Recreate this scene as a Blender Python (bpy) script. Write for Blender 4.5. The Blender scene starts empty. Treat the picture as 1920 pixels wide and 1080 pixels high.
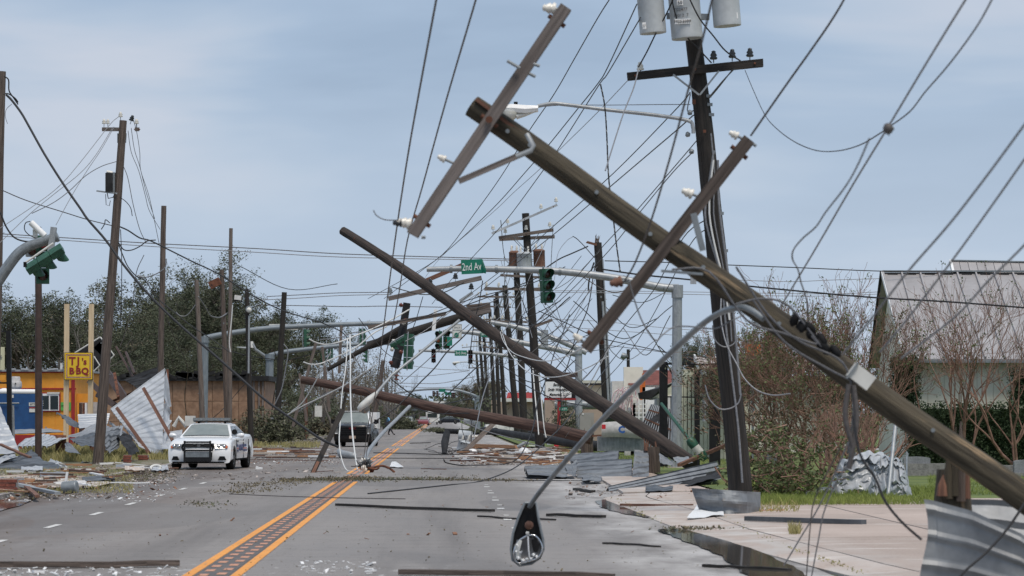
import bpy, bmesh, math, random
from mathutils import Vector, Matrix, noise
V = Vector
SC = bpy.context.scene
COL = SC.collection
random.seed(7)
# ---------------------------------------------------------------- camera, world, sun
FPX, CAMH, CX, HY = 5600.0, 1.70, 960.0, 778.0      # focal length in photo pixels, eye height, axis, horizon row
cam_d = bpy.data.cameras.new('camera'); cam = bpy.data.objects.new('camera', cam_d); COL.objects.link(cam)
cam.location = (0, 0, CAMH); cam.rotation_euler = (math.pi/2, 0, 0)
cam_d.sensor_width = 36; cam_d.lens = FPX/1920*36; cam_d.shift_y = (HY-540)/1920
cam_d.clip_start = 0.5; cam_d.clip_end = 9000
cam_d.dof.use_dof = True; cam_d.dof.focus_distance = 85; cam_d.dof.aperture_fstop = 4.8
SC.camera = cam
SUN_EL, SUN_AZ = math.radians(64), math.radians(155)   # azimuth clockwise from +Y
W = bpy.data.worlds.new('World'); SC.world = W; W.use_nodes = True
nt = W.node_tree; nt.nodes.clear()
def nd(t, **k):
    n = nt.nodes.new(t)
    for a, b in k.items(): setattr(n, a, b)
    return n
out = nd('ShaderNodeOutputWorld'); bg = nd('ShaderNodeBackground'); nt.links.new(bg.outputs[0], out.inputs[0])
sky = nd('ShaderNodeTexSky', sky_type='NISHITA', sun_disc=False, sun_elevation=SUN_EL, sun_rotation=SUN_AZ, dust_density=2.0)
tc = nd('ShaderNodeTexCoord')
mp = nd('ShaderNodeMapping'); mp.inputs['Scale'].default_value = (5.5, 5.5, 25); nt.links.new(tc.outputs['Generated'], mp.inputs[0])
n1 = nd('ShaderNodeTexNoise'); n1.inputs['Scale'].default_value = 1.0; n1.inputs['Detail'].default_value = 4.5; n1.inputs['Roughness'].default_value = 0.5
n1.inputs['Distortion'].default_value = 0.25
nt.links.new(mp.outputs[0], n1.inputs['Vector'])
cr = nd('ShaderNodeValToRGB'); nt.links.new(n1.outputs['Fac'], cr.inputs[0])
e = cr.color_ramp.elements; e[0].position = 0.36; e[0].color = (0.365, 0.475, 0.635, 1); e[1].position = 0.68; e[1].color = (0.60, 0.655, 0.765, 1)
m_ = e.new(0.47); m_.color = (0.41, 0.525, 0.69, 1); m2_ = e.new(0.55); m2_.color = (0.485, 0.585, 0.73, 1)
sk = nd('ShaderNodeMix', data_type='RGBA'); sk.inputs[0].default_value = 0.88
sc_ = nd('ShaderNodeVectorMath', operation='SCALE'); sc_.inputs[3].default_value = 0.09
nt.links.new(sky.outputs[0], sc_.inputs[0]); nt.links.new(sc_.outputs[0], sk.inputs[6]); nt.links.new(cr.outputs[0], sk.inputs[7])
sz = nd('ShaderNodeSeparateXYZ'); nt.links.new(tc.outputs['Generated'], sz.inputs[0])
hz = nd('ShaderNodeMapRange'); hz.inputs[1].default_value = 0.115; hz.inputs[2].default_value = 0.055; hz.inputs[3].default_value = 0; hz.inputs[4].default_value = 0.55; nt.links.new(sz.outputs[2], hz.inputs[0])
hm_ = nd('ShaderNodeMix', data_type='RGBA'); nt.links.new(hz.outputs[0], hm_.inputs[0]); nt.links.new(sk.outputs[2], hm_.inputs[6]); hm_.inputs[7].default_value = (0.55, 0.645, 0.77, 1)
nt.links.new(hm_.outputs[2], bg.inputs[0]); bg.inputs[1].default_value = 1.0
sl = bpy.data.lights.new('sun', 'SUN'); so = bpy.data.objects.new('sun', sl); COL.objects.link(so)
sl.energy = 2.6; sl.angle = math.radians(18); sl.color = (1, 0.90, 0.78)
sdir = V((math.sin(SUN_AZ)*math.cos(SUN_EL), math.cos(SUN_AZ)*math.cos(SUN_EL), math.sin(SUN_EL)))
so.rotation_euler = sdir.to_track_quat('Z', 'Y').to_euler()
SC.view_settings.view_transform = 'Standard'; SC.view_settings.look = 'None'
SC.view_settings.exposure = 0; SC.view_settings.gamma = 1; SC.view_settings.use_curve_mapping = False
# ---------------------------------------------------------------- placing
def P(px, py, d): return V(((px-CX)/FPX*d, d, CAMH+(HY-py)/FPX*d))       # world point seen at a photo pixel, d metres away
def GD(py): return CAMH*FPX/(py-HY)                                       # distance of a ground point seen at that row
def G(px, py, z=0.0):
    d = (CAMH-z)*FPX/(py-HY); return V(((px-CX)/FPX*d, d, z))
VPX = (827-CX)/FPX
def R(l, s, z=0.0): return V((l+VPX*s, s, z))                             # road coordinates: lateral, along
# ---------------------------------------------------------------- mesh building
class MB:
    def __init__(s): s.v = []; s.f = []; s.uv = []; s.sm = []
    def add(s, vs, fs, uvs=None, smooth=False):
        b = len(s.v); s.v += [tuple(x) for x in vs]
        for i, f in enumerate(fs):
            s.f.append([b+k for k in f]); s.sm.append(smooth)
            s.uv.append(uvs[i] if uvs else [(0, 0)]*len(f))
        return s
    def tube(s, pts, r, n=8, caps=True, smooth=True, flat=1.0):
        pts = [V(p) for p in pts]; m = len(pts)
        rs = r if isinstance(r, (list, tuple)) else [r]*m
        if len(rs) == 2 and m > 2: rs = [rs[0]+(rs[1]-rs[0])*i/(m-1) for i in range(m)]
        t0 = (pts[1]-pts[0]).normalized()
        u = t0.cross(V((0, 0, 1)))
        if u.length < 1e-3: u = t0.cross(V((1, 0, 0)))
        u.normalize(); vs = []; L = 0; Ls = [0]
        for i in range(m):
            t = (pts[min(i+1, m-1)]-pts[max(i-1, 0)])
            t = t.normalized() if t.length > 1e-9 else t0
            u = (u-t*u.dot(t)); u = u.normalized() if u.length > 1e-6 else t.orthogonal().normalized()
            w = t.cross(u)
            if i: L += (pts[i]-pts[i-1]).length; Ls.append(L)
            for k in range(n):
                a = 2*math.pi*k/n; vs.append(pts[i]+(u*math.cos(a)+w*math.sin(a)*flat)*rs[i])
        fs = []; uv = []; c = 2*math.pi*max(rs)
        for i in range(m-1):
            for k in range(n):
                k2 = (k+1) % n
                fs.append((i*n+k, i*n+k2, (i+1)*n+k2, (i+1)*n+k))
                uv.append([(c*k/n, Ls[i]), (c*(k+1)/n, Ls[i]), (c*(k+1)/n, Ls[i+1]), (c*k/n, Ls[i+1])])
        s.add(vs, fs, uv, smooth)
        if caps:
            s.add(vs[:n], [tuple(range(n))[::-1]]); s.add(vs[-n:], [tuple(range(n))])
        return s
    def cyl(s, a, b, r1, r2=None, n=12): return s.tube([a, b], [r1, r1 if r2 is None else r2], n)
    def beam(s, a, b, w, h, up=V((0, 0, 1)), jag=0):
        a, b = V(a), V(b); t = (b-a).normalized(); x = t.cross(V(up))
        if x.length < 1e-3: x = t.orthogonal()
        x.normalize(); y = x.cross(t); L = (b-a).length
        x = x*w/2; y = y*h/2; o = random.random()*9
        vs = [a-x-y, a+x-y, a+x+y, a-x+y, b-x-y, b+x-y, b+x+y, b-x+y]
        if jag:
            for k in range(4, 8): vs[k] = vs[k]+t*random.uniform(-jag, jag)
        fs = [(0, 1, 5, 4), (1, 2, 6, 5), (2, 3, 7, 6), (3, 0, 4, 7), (3, 2, 1, 0), (4, 5, 6, 7)]
        u = [[(o, 0), (o+d, 0), (o+d, L), (o, L)] for d in (w, h, w, h)]+[[(0, 0), (w, 0), (w, h), (0, h)]]*2
        return s.add(vs, fs, u)
    def box(s, c, size, M=None):
        c = V(c); hx, hy, hz = size[0]/2, size[1]/2, size[2]/2
        vs = [V((i*hx, j*hy, k*hz)) for k in (-1, 1) for j in (-1, 1) for i in (-1, 1)]
        if M is not None: vs = [M @ q for q in vs]
        vs = [q+c for q in vs]
        fs = [(0, 2, 3, 1), (4, 5, 7, 6), (0, 1, 5, 4), (2, 6, 7, 3), (0, 4, 6, 2), (1, 3, 7, 5)]
        dm = [(hy, hx), (hx, hy), (hx, hz), (hz, hx), (hz, hy), (hy, hz)]
        return s.add(vs, fs, [[(0, 0), (2*p, 0), (2*p, 2*q), (0, 2*q)] for p, q in dm])
    def lathe(s, o, ax, prof, n=12):
        o = V(o); ax = V(ax).normalized(); u = ax.orthogonal().normalized(); w = ax.cross(u); vs = []
        for r, h in prof:
            for k in range(n):
                a = 2*math.pi*k/n; vs.append(o+ax*h+(u*math.cos(a)+w*math.sin(a))*r)
        fs = [(i*n+k, i*n+(k+1) % n, (i+1)*n+(k+1) % n, (i+1)*n+k) for i in range(len(prof)-1) for k in range(n)]
        s.add(vs, fs, None, True)
        return s.add(vs[:n], [tuple(range(n))[::-1]]).add(vs[-n:], [tuple(range(n))])
    def grid(s, fn, nu, nv, smooth=True, su=1, sv=1):
        vs = [fn(i/nu, j/nv) for j in range(nv+1) for i in range(nu+1)]
        fs = []; uv = []
        for j in range(nv):
            for i in range(nu):
                a = j*(nu+1)+i; fs.append((a, a+1, a+nu+2, a+nu+1))
                uv.append([(i/nu*su, j/nv*sv), ((i+1)/nu*su, j/nv*sv), ((i+1)/nu*su, (j+1)/nv*sv), (i/nu*su, (j+1)/nv*sv)])
        return s.add(vs, fs, uv, smooth)
    def poly(s, pts, th=V((0, 0, 0))):
        n = len(pts); pts = [V(p) for p in pts]; th = V(th)
        if th.length < 1e-9: return s.add(pts, [tuple(range(n))])
        vs = pts+[p+th for p in pts]
        return s.add(vs, [tuple(range(n)), tuple(range(2*n-1, n-1, -1))]+[(k, k+n, (k+1) % n+n, (k+1) % n) for k in range(n)])
    def quad(s, a, b, c, d):
        a, b, c, d = map(V, (a, b, c, d))
        return s.add([a, b, c, d], [(0, 1, 2, 3)], [[(0, 0), ((b-a).length, 0), ((b-a).length, (d-a).length), (0, (d-a).length)]])
    def build(s, name, mat, parent=None, org=None):
        o0 = V(org) if org is not None else (parent['_o'] if False else V((0, 0, 0)))
        if parent is not None and org is None: o0 = ORG[parent.name]
        me = bpy.data.meshes.new(name)
        me.from_pydata([(x[0]-o0.x, x[1]-o0.y, x[2]-o0.z) for x in s.v], [], s.f)
        uvl = me.uv_layers.new(name='UVMap'); flat = [c for f in s.uv for p in f for c in p]
        if len(flat) == len(me.loops)*2: uvl.data.foreach_set('uv', flat)
        me.polygons.foreach_set('use_smooth', s.sm)
        if isinstance(mat, str): mat = MT[mat]
        me.materials.append(mat); me.update()
        o = bpy.data.objects.new(name, me); COL.objects.link(o)
        if parent is not None: o.parent = parent; ORG[o.name] = o0
        else: o.location = o0; ORG[o.name] = o0
        return o
ORG = {}
def thing(name, loc, label, cat, group=None):
    o = bpy.data.objects.new(name, None); COL.objects.link(o); o.location = loc; o.empty_display_size = 0.2
    ORG[o.name] = V(loc); return tag(o, label, cat, group)
def tag(o, label=None, cat=None, group=None, kind=None):
    if label: o['label'] = label
    if cat: o['category'] = cat
    if group: o['group'] = group
    if kind: o['kind'] = kind
    return o
def solo(name, mb, mat, label, cat, group=None, org=None):
    if org is None:
        xs = [v[0] for v in mb.v]; ys = [v[1] for v in mb.v]; zs = [v[2] for v in mb.v]
        org = V(((min(xs)+max(xs))/2, (min(ys)+max(ys))/2, min(zs)))
    return tag(mb.build(name, mat, None, org), label, cat, group)
def setting(name, mb, mat, parent=None): return tag(mb.build(name, mat, parent), kind='structure') if parent is None else mb.build(name, mat, parent)
def stuff(name, mb, mat, label=None, cat=None, parent=None):
    o = mb.build(name, mat, parent); return tag(o, label, cat, kind='stuff')
def smooth_path(pts, k=5):
    if len(pts) < 3: return [V(pts[0]).lerp(V(pts[1]), i/4) for i in range(5)]
    q = [V(p) for p in pts]; q = [q[0]*2-q[1]]+q+[q[-1]*2-q[-2]]; o = []
    for i in range(1, len(q)-2):
        for j in range(k):
            t = j/k; a, b, c, d = q[i-1:i+3]
            o.append(0.5*((2*b)+(c-a)*t+(2*a-5*b+4*c-d)*t*t+(3*b-a-3*c+d)*t**3))
    return o+[q[-2]]
def text(body, size, loc, mat, parent, rot=(math.pi/2, 0, 0), ext=0.004, shear=0, align='CENTER', name='lettering', sx=1.0, bold=0.0):
    c = bpy.data.curves.new('t', 'FONT'); c.body = body; c.size = size; c.extrude = ext; c.align_x = align; c.align_y = 'CENTER'
    c.shear = shear; c.resolution_u = 2; c.offset = bold
    t = bpy.data.objects.new('t', c); COL.objects.link(t); bpy.context.view_layer.update()
    me = bpy.data.meshes.new_from_object(t.evaluated_get(bpy.context.evaluated_depsgraph_get()))
    bpy.data.objects.remove(t); me.materials.clear(); me.materials.append(MT[mat] if isinstance(mat, str) else mat)
    o = bpy.data.objects.new(name, me); COL.objects.link(o); o.parent = parent
    o.location = V(loc)-ORG[parent.name]; o.rotation_euler = rot; o.scale = (sx, 1, 1)
    ORG[o.name] = ORG[parent.name]; return o
# ---------------------------------------------------------------- materials
MT = {}
def mat(name, c1, c2=None, scale=3.0, rough=0.8, metal=0.0, bump=0.0, uv=None, lo=0.35, hi=0.65, detail=6, spots=None, spec=0.5, fine=None, coat=0):
    """c1..c2 mixed by noise; uv=(su,sv) uses UV metres scaled; spots=(colour, scale, threshold) adds wear with a shape of its own."""
    m = bpy.data.materials.new(name); m.use_nodes = True; t = m.node_tree; N = t.nodes; Lk = t.links
    b = N['Principled BSDF']; b.inputs['Roughness'].default_value = rough; b.inputs['Metallic'].default_value = metal
    b.inputs['Specular IOR Level'].default_value = spec; b.inputs['Coat Weight'].default_value = coat
    MT[name] = m
    if c2 is None:
        b.inputs['Base Color'].default_value = (*c1, 1)
        if not bump: return m
        c2 = c1
    tcn = N.new('ShaderNodeTexCoord'); mpn = N.new('ShaderNodeMapping'); inf = N.new('ShaderNodeObjectInfo')
    Lk.new(tcn.outputs['UV' if uv else 'Object'], mpn.inputs[0])
    mpn.inputs['Scale'].default_value = (uv[0], uv[1], 1) if uv else (1, 1, 1)
    cmb = N.new('ShaderNodeCombineXYZ'); mu = N.new('ShaderNodeMath'); mu.operation = 'MULTIPLY'; mu.inputs[1].default_value = 50
    Lk.new(inf.outputs['Random'], mu.inputs[0]); Lk.new(mu.outputs[0], cmb.inputs[0]); Lk.new(cmb.outputs[0], mpn.inputs['Location'])
    nz = N.new('ShaderNodeTexNoise'); nz.inputs['Scale'].default_value = scale; nz.inputs['Detail'].default_value = detail; nz.inputs['Roughness'].default_value = 0.6
    Lk.new(mpn.outputs[0], nz.inputs['Vector'])
    rp = N.new('ShaderNodeValToRGB'); rp.color_ramp.elements[0].position = lo; rp.color_ramp.elements[1].position = hi
    rp.color_ramp.elements[0].color = (*c1, 1); rp.color_ramp.elements[1].color = (*c2, 1)
    Lk.new(nz.outputs['Fac'], rp.inputs[0]); col = rp.outputs[0]
    if fine:
        n3 = N.new('ShaderNodeTexNoise'); n3.inputs['Scale'].default_value = fine[0]; n3.inputs['Detail'].default_value = 3
        Lk.new(tcn.outputs['Object'], n3.inputs['Vector'])
        mr = N.new('ShaderNodeMapRange'); mr.inputs[3].default_value = 1-fine[1]; mr.inputs[4].default_value = 1+fine[1]
        mr.inputs[1].default_value = 0.3; mr.inputs[2].default_value = 0.7
        Lk.new(n3.outputs['Fac'], mr.inputs[0]); vm = N.new('ShaderNodeVectorMath'); vm.operation = 'SCALE'
        Lk.new(col, vm.inputs[0]); Lk.new(mr.outputs[0], vm.inputs[3]); col = vm.outputs[0]
    if spots:
        n2 = N.new('ShaderNodeTexNoise'); n2.inputs['Scale'].default_value = spots[1]; n2.inputs['Detail'].default_value = 5; n2.inputs['Roughness'].default_value = 0.65
        Lk.new(mpn.outputs[0] if uv else tcn.outputs['Object'], n2.inputs['Vector'])
        r2 = N.new('ShaderNodeMapRange'); r2.inputs[1].default_value = spots[2]; r2.inputs[2].default_value = spots[2]+0.06
        Lk.new(n2.outputs['Fac'], r2.inputs[0]); mx = N.new('ShaderNodeMix'); mx.data_type = 'RGBA'
        Lk.new(r2.outputs[0], mx.inputs[0]); Lk.new(col, mx.inputs[6]); mx.inputs[7].default_value = (*spots[0], 1); col = mx.outputs[2]
    Lk.new(col, b.inputs['Base Color'])
    if bump:
        bp = N.new('ShaderNodeBump'); bp.inputs['Strength'].default_value = bump; bp.inputs['Distance'].default_value = 0.03
        Lk.new(nz.outputs['Fac'], bp.inputs['Height']); Lk.new(bp.outputs[0], b.inputs['Normal'])
    return m
W9 = (14, 0.7)
mat('wood_dark', (0.010, 0.009, 0.0085), (0.036, 0.030, 0.026), 1.6, 0.85, bump=0.7, uv=W9, spots=((0.012, 0.01, 0.009), 0.8, 0.66))
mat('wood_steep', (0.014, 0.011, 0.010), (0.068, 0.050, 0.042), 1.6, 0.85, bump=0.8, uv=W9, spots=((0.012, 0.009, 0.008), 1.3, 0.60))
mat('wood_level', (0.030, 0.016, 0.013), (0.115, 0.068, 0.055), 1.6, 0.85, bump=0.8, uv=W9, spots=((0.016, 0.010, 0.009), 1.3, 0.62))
mat('wood_brown', (0.045, 0.034, 0.029), (0.155, 0.120, 0.102), 1.6, 0.85, bump=0.8, uv=W9, spots=((0.016, 0.011, 0.009), 1.3, 0.62))
mat('wood_grey', (0.085, 0.066, 0.056), (0.20, 0.165, 0.145), 1.7, 0.85, bump=0.6, uv=W9, spots=((0.05, 0.032, 0.026), 1.1, 0.62))
mat('wood_mossy', (0.022, 0.018, 0.012), (0.095, 0.078, 0.052), 1.5, 0.85, bump=0.9, uv=(11, 0.7), spots=((0.23, 0.165, 0.10), 0.9, 0.58))
mat('wood_weathered', (0.10, 0.084, 0.078), (0.215, 0.185, 0.172), 1.5, 0.85, bump=0.6, uv=(16, 0.6), spots=((0.17, 0.085, 0.06), 0.8, 0.66))
mat('wood_raw', (0.26, 0.12, 0.06), (0.48, 0.28, 0.16), 1.8, 0.8, bump=0.4, uv=W9)
mat('wood_red', (0.085, 0.040, 0.027), (0.23, 0.11, 0.07), 1.8, 0.8, bump=0.4, uv=W9)
mat('wood_pale', (0.52, 0.40, 0.26), (0.68, 0.54, 0.36), 1.2, 0.75, bump=0.2, uv=(10, 0.8), spots=((0.30, 0.17, 0.09), 1.5, 0.68))
mat('board_pale', (0.36, 0.30, 0.25), (0.62, 0.56, 0.5), 2, 0.8, uv=W9)
mat('wood_crossarm', (0.035, 0.026, 0.022), (0.115, 0.090, 0.078), 1.6, 0.85, bump=0.7, uv=(16, 0.6), spots=((0.02, 0.015, 0.012), 1.0, 0.6))
mat('wire_slate', (0.07, 0.072, 0.08), (0.13, 0.132, 0.145), 8, 0.5, uv=(1, 3))
mat('galv', (0.27, 0.29, 0.305), (0.38, 0.40, 0.415), 5, 0.5, 0.35, uv=(3, 0.6), fine=(14, 0.10))
mat('galv_dark', (0.17, 0.19, 0.205), (0.27, 0.295, 0.31), 4, 0.45, 0.35, uv=(3, 0.6), fine=(9, 0.15))
mat('mast_blue', (0.17, 0.20, 0.225), (0.25, 0.285, 0.31), 3, 0.5, 0.3, uv=(3, 0.6))
mat('sheet_light', (0.34, 0.36, 0.385), (0.52, 0.54, 0.56), 1.2, 0.5, 0.25, fine=(7, 0.08), spots=((0.36, 0.33, 0.30), 1.4, 0.70))
mat('sheet_grey', (0.19, 0.20, 0.213), (0.31, 0.325, 0.34), 1.3, 0.55, 0.25, fine=(8, 0.12), spots=((0.17, 0.15, 0.14), 1.6, 0.68))
mat('sheet_blue', (0.12, 0.13, 0.145), (0.21, 0.225, 0.24), 1.2, 0.6, 0.15, fine=(8, 0.15), spots=((0.13, 0.12, 0.11), 1.3, 0.66))
mat('sheet_dark', (0.055, 0.062, 0.070), (0.125, 0.135, 0.148), 1.5, 0.5, 0.3, fine=(8, 0.15))
mat('tar_black', (0.010, 0.010, 0.011), (0.032, 0.033, 0.036), 2, 0.8, spec=0.3)
mat('wire_black', (0.015, 0.015, 0.017), rough=0.55)
mat('wire_grey', (0.17, 0.175, 0.19), (0.26, 0.265, 0.28), 8, 0.5, 0.3, uv=(1, 3))
mat('wire_brown', (0.06, 0.052, 0.05), (0.11, 0.10, 0.098), 8, 0.6, uv=(1, 3))
mat('wire_white', (0.62, 0.63, 0.62), rough=0.55)
mat('porcelain', (0.72, 0.68, 0.60), (0.80, 0.78, 0.72), 12, 0.25)
mat('porcelain_red', (0.11, 0.03, 0.02), (0.16, 0.05, 0.035), 12, 0.25)
mat('glass_dark', (0.03, 0.032, 0.035), rough=0.15)
mat('black_paint', (0.008, 0.008, 0.009), (0.014, 0.014, 0.016), 6, 0.5, spec=0.3)
mat('steel_rust', (0.085, 0.032, 0.018), (0.19, 0.075, 0.042), 5, 0.85, bump=0.3, spots=((0.04, 0.02, 0.016), 4, 0.6))
mat('beam_brown', (0.045, 0.027, 0.022), (0.075, 0.044, 0.036), 3, 0.6)
mat('transformer_grey', (0.40, 0.43, 0.45), (0.50, 0.53, 0.55), 3, 0.4, fine=(9, 0.06), spots=((0.20, 0.15, 0.12), 5, 0.73))
mat('transformer_rust', (0.12, 0.055, 0.035), (0.22, 0.12, 0.085), 6, 0.8)
mat('green_paint', (0.012, 0.062, 0.036), (0.024, 0.10, 0.058), 3, 0.5, fine=(12, 0.2))
mat('green_sign', (0.004, 0.15, 0.095), (0.006, 0.18, 0.115), 2, 0.4)
mat('white_paint', (0.76, 0.77, 0.77), (0.82, 0.82, 0.82), 2, 0.45)
mat('off_white', (0.56, 0.56, 0.53), (0.68, 0.68, 0.65), 2, 0.6, fine=(6, 0.08))
mat('red_lens', (0.30, 0.012, 0.01), rough=0.3)
mat('dark_lens', (0.045, 0.018, 0.016), rough=0.3)
mat('red_back', (0.55, 0.02, 0.03), rough=0.5)
mat('car_white', (0.80, 0.81, 0.82), rough=0.28, coat=0.6)
mat('car_black', (0.007, 0.008, 0.012), rough=0.3, coat=0.2, spec=0.35)
mat('car_red', (0.20, 0.035, 0.04), rough=0.3, coat=0.5)
mat('plastic_black', (0.006, 0.006, 0.007), (0.012, 0.012, 0.013), 9, 0.7, spec=0.2)
mat('rubber', (0.007, 0.007, 0.007), (0.022, 0.021, 0.02), 9, 0.9, spec=0.2)
mat('rim_steel', (0.10, 0.10, 0.105), (0.20, 0.20, 0.205), 6, 0.45, 0.5)
mat('chrome', (0.62, 0.63, 0.65), rough=0.15, metal=1.0)
mat('window_glass', (0.035, 0.045, 0.045), rough=0.06, spec=1.0)
mat('windscreen_glass', (0.16, 0.185, 0.175), (0.24, 0.265, 0.25), 1.5, 0.08, spec=1.0)  # light greenish base paints in the sky reflected on windscreens
mat('headlight', (0.16, 0.165, 0.165), rough=0.1, spec=1.0)
mat('amber', (0.45, 0.10, 0.03), rough=0.3)
mat('stripe_blue', (0.03, 0.045, 0.16), rough=0.4)
mat('stripe_red', (0.48, 0.04, 0.035), rough=0.4)
mat('skin', (0.10, 0.055, 0.038), rough=0.6)
mat('cloth_blue', (0.13, 0.36, 0.62), (0.20, 0.45, 0.70), 6, 0.9)
mat('cloth_dark', (0.02, 0.022, 0.03), (0.04, 0.042, 0.05), 6, 0.9)
mat('wall_orange', (0.66, 0.27, 0.025), (0.76, 0.33, 0.04), 1.2, 0.75, fine=(3, 0.06), spots=((0.30, 0.13, 0.03), 2.2, 0.73))
mat('trim_red', (0.24, 0.012, 0.014), (0.32, 0.02, 0.02), 2, 0.6)
mat('trailer_blue', (0.01, 0.055, 0.17), (0.014, 0.08, 0.235), 1.4, 0.5, fine=(4, 0.1))
mat('sign_yellow', (0.72, 0.46, 0.02), (0.78, 0.52, 0.03), 2, 0.5)
mat('sign_cream', (0.62, 0.60, 0.42), rough=0.6)
mat('sign_green', (0.10, 0.42, 0.08), rough=0.6)
mat('ink_maroon', (0.25, 0.012, 0.02), rough=0.5)
mat('ink_black', (0.012, 0.012, 0.012), rough=0.6)
mat('ink_grey', (0.20, 0.21, 0.22), rough=0.6)
mat('ink_blue', (0.02, 0.10, 0.36), rough=0.5)
mat('plaster_grey', (0.38, 0.38, 0.38), (0.5, 0.5, 0.5), 3, 0.7, fine=(10, 0.1))
mat('wall_brown', (0.21, 0.125, 0.08), (0.33, 0.21, 0.14), 1.6, 0.85, fine=(5, 0.14))
mat('wall_beige', (0.50, 0.50, 0.40), (0.60, 0.59, 0.48), 1.2, 0.7, fine=(4, 0.05))
mat('wall_cream', (0.68, 0.65, 0.56), (0.76, 0.73, 0.64), 1.0, 0.7, fine=(4, 0.05), spots=((0.35, 0.32, 0.27), 1.3, 0.74))
mat('roof_metal', (0.32, 0.305, 0.305), (0.40, 0.385, 0.385), 0.6, 0.5, 0.2, fine=(6, 0.05))
mat('roof_tan', (0.36, 0.31, 0.28), (0.46, 0.40, 0.36), 0.8, 0.55, 0.2)
mat('roof_rust', (0.11, 0.032, 0.025), (0.21, 0.07, 0.055), 1.2, 0.8, fine=(5, 0.2))
mat('wall_tan', (0.34, 0.26, 0.21), (0.42, 0.33, 0.27), 1.0, 0.8)
mat('cabinet_grey', (0.27, 0.255, 0.24), (0.32, 0.305, 0.29), 2, 0.5)
mat('granite', (0.17, 0.18, 0.19), (0.26, 0.27, 0.285), 30, 0.5, fine=(3, 0.15))
mat('stone_rough', (0.16, 0.16, 0.155), (0.27, 0.265, 0.255), 12, 0.9, bump=0.5)
mat('brick_red', (0.15, 0.045, 0.032), (0.30, 0.10, 0.07), 6, 0.9, bump=0.4)
mat('mortar', (0.33, 0.30, 0.27), rough=0.9)
mat('orange_paint', (0.55, 0.13, 0.02), rough=0.6)
mat('foam_pink', (0.62, 0.30, 0.33), (0.75, 0.68, 0.68), 5, 0.8)
mat('clear_plastic', (0.50, 0.50, 0.46), (0.62, 0.62, 0.58), 8, 0.2)
mat('bark', (0.07, 0.056, 0.046), (0.15, 0.125, 0.105), 6, 0.9, bump=0.5)
mat('bark_grey', (0.085, 0.075, 0.066), (0.17, 0.155, 0.14), 6, 0.9)
mat('bark_red', (0.15, 0.078, 0.056), (0.33, 0.20, 0.15), 5, 0.8, bump=0.3)

def leafmat(name, c1, c2, rough=0.75, big=0.5):
    """each leaf or blade has its own tone (random per island) over a slow drift of colour through the plant"""
    m = bpy.data.materials.new(name); m.use_nodes = True; t = m.node_tree; N = t.nodes; b = N['Principled BSDF']; MT[name] = m
    b.inputs['Roughness'].default_value = rough; b.inputs['Specular IOR Level'].default_value = 0.3
    g = N.new('ShaderNodeNewGeometry'); tc_ = N.new('ShaderNodeTexCoord'); n_ = N.new('ShaderNodeTexNoise'); n_.inputs['Scale'].default_value = big; n_.inputs['Detail'].default_value = 3
    t.links.new(tc_.outputs['Object'], n_.inputs['Vector'])
    a = N.new('ShaderNodeMath'); a.operation = 'MULTIPLY_ADD'; a.inputs[1].default_value = 0.55; t.links.new(g.outputs['Random Per Island'], a.inputs[0])
    r = N.new('ShaderNodeMapRange'); r.inputs[1].default_value = 0.3; r.inputs[2].default_value = 0.7; r.inputs[4].default_value = 0.45; t.links.new(n_.outputs['Fac'], r.inputs[0]); t.links.new(r.outputs[0], a.inputs[2])
    x = N.new('ShaderNodeMix'); x.data_type = 'RGBA'; x.inputs[6].default_value = (*c1, 1); x.inputs[7].default_value = (*c2, 1); t.links.new(a.outputs[0], x.inputs[0]); t.links.new(x.outputs[2], b.inputs['Base Color'])
leafmat('leaf_dark', (0.026, 0.036, 0.021), (0.135, 0.150, 0.092))
leafmat('leaf_mid', (0.042, 0.052, 0.029), (0.17, 0.178, 0.115))
leafmat('leaf_olive', (0.065, 0.058, 0.034), (0.22, 0.185, 0.12))
leafmat('leaf_fresh', (0.040, 0.062, 0.022), (0.17, 0.20, 0.085))
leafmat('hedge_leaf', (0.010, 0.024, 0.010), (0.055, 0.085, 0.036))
leafmat('grass_green', (0.10, 0.15, 0.03), (0.30, 0.34, 0.09))
leafmat('grass_dry', (0.17, 0.18, 0.05), (0.46, 0.39, 0.19))
leafmat('litter', (0.045, 0.038, 0.022), (0.24, 0.20, 0.12))
leafmat('chips', (0.07, 0.05, 0.042), (0.60, 0.54, 0.50))
leafmat('splints', (0.06, 0.03, 0.02), (0.38, 0.20, 0.12))
# ================================================================ ground, road, pavements
def rawmat(name):
    m = bpy.data.materials.new(name); m.use_nodes = True; MT[name] = m; return m, m.node_tree
def nz(t, vec, scale, detail=5, rough=0.6, dist=0):
    n = t.nodes.new('ShaderNodeTexNoise'); n.inputs['Scale'].default_value = scale; n.inputs['Detail'].default_value = detail
    n.inputs['Roughness'].default_value = rough; n.inputs['Distortion'].default_value = dist; t.links.new(vec, n.inputs['Vector']); return n.outputs['Fac']
def mrange(t, v, a, b, c=0, d=1):
    n = t.nodes.new('ShaderNodeMapRange'); n.inputs[1].default_value = a; n.inputs[2].default_value = b; n.inputs[3].default_value = c; n.inputs[4].default_value = d
    t.links.new(v, n.inputs[0]); return n.outputs[0]
def mathn(t, op, a, b):
    n = t.nodes.new('ShaderNodeMath'); n.operation = op
    for i, x in enumerate((a, b)):
        if isinstance(x, (int, float)): n.inputs[i].default_value = x
        else: t.links.new(x, n.inputs[i])
    return n.outputs[0]
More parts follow.
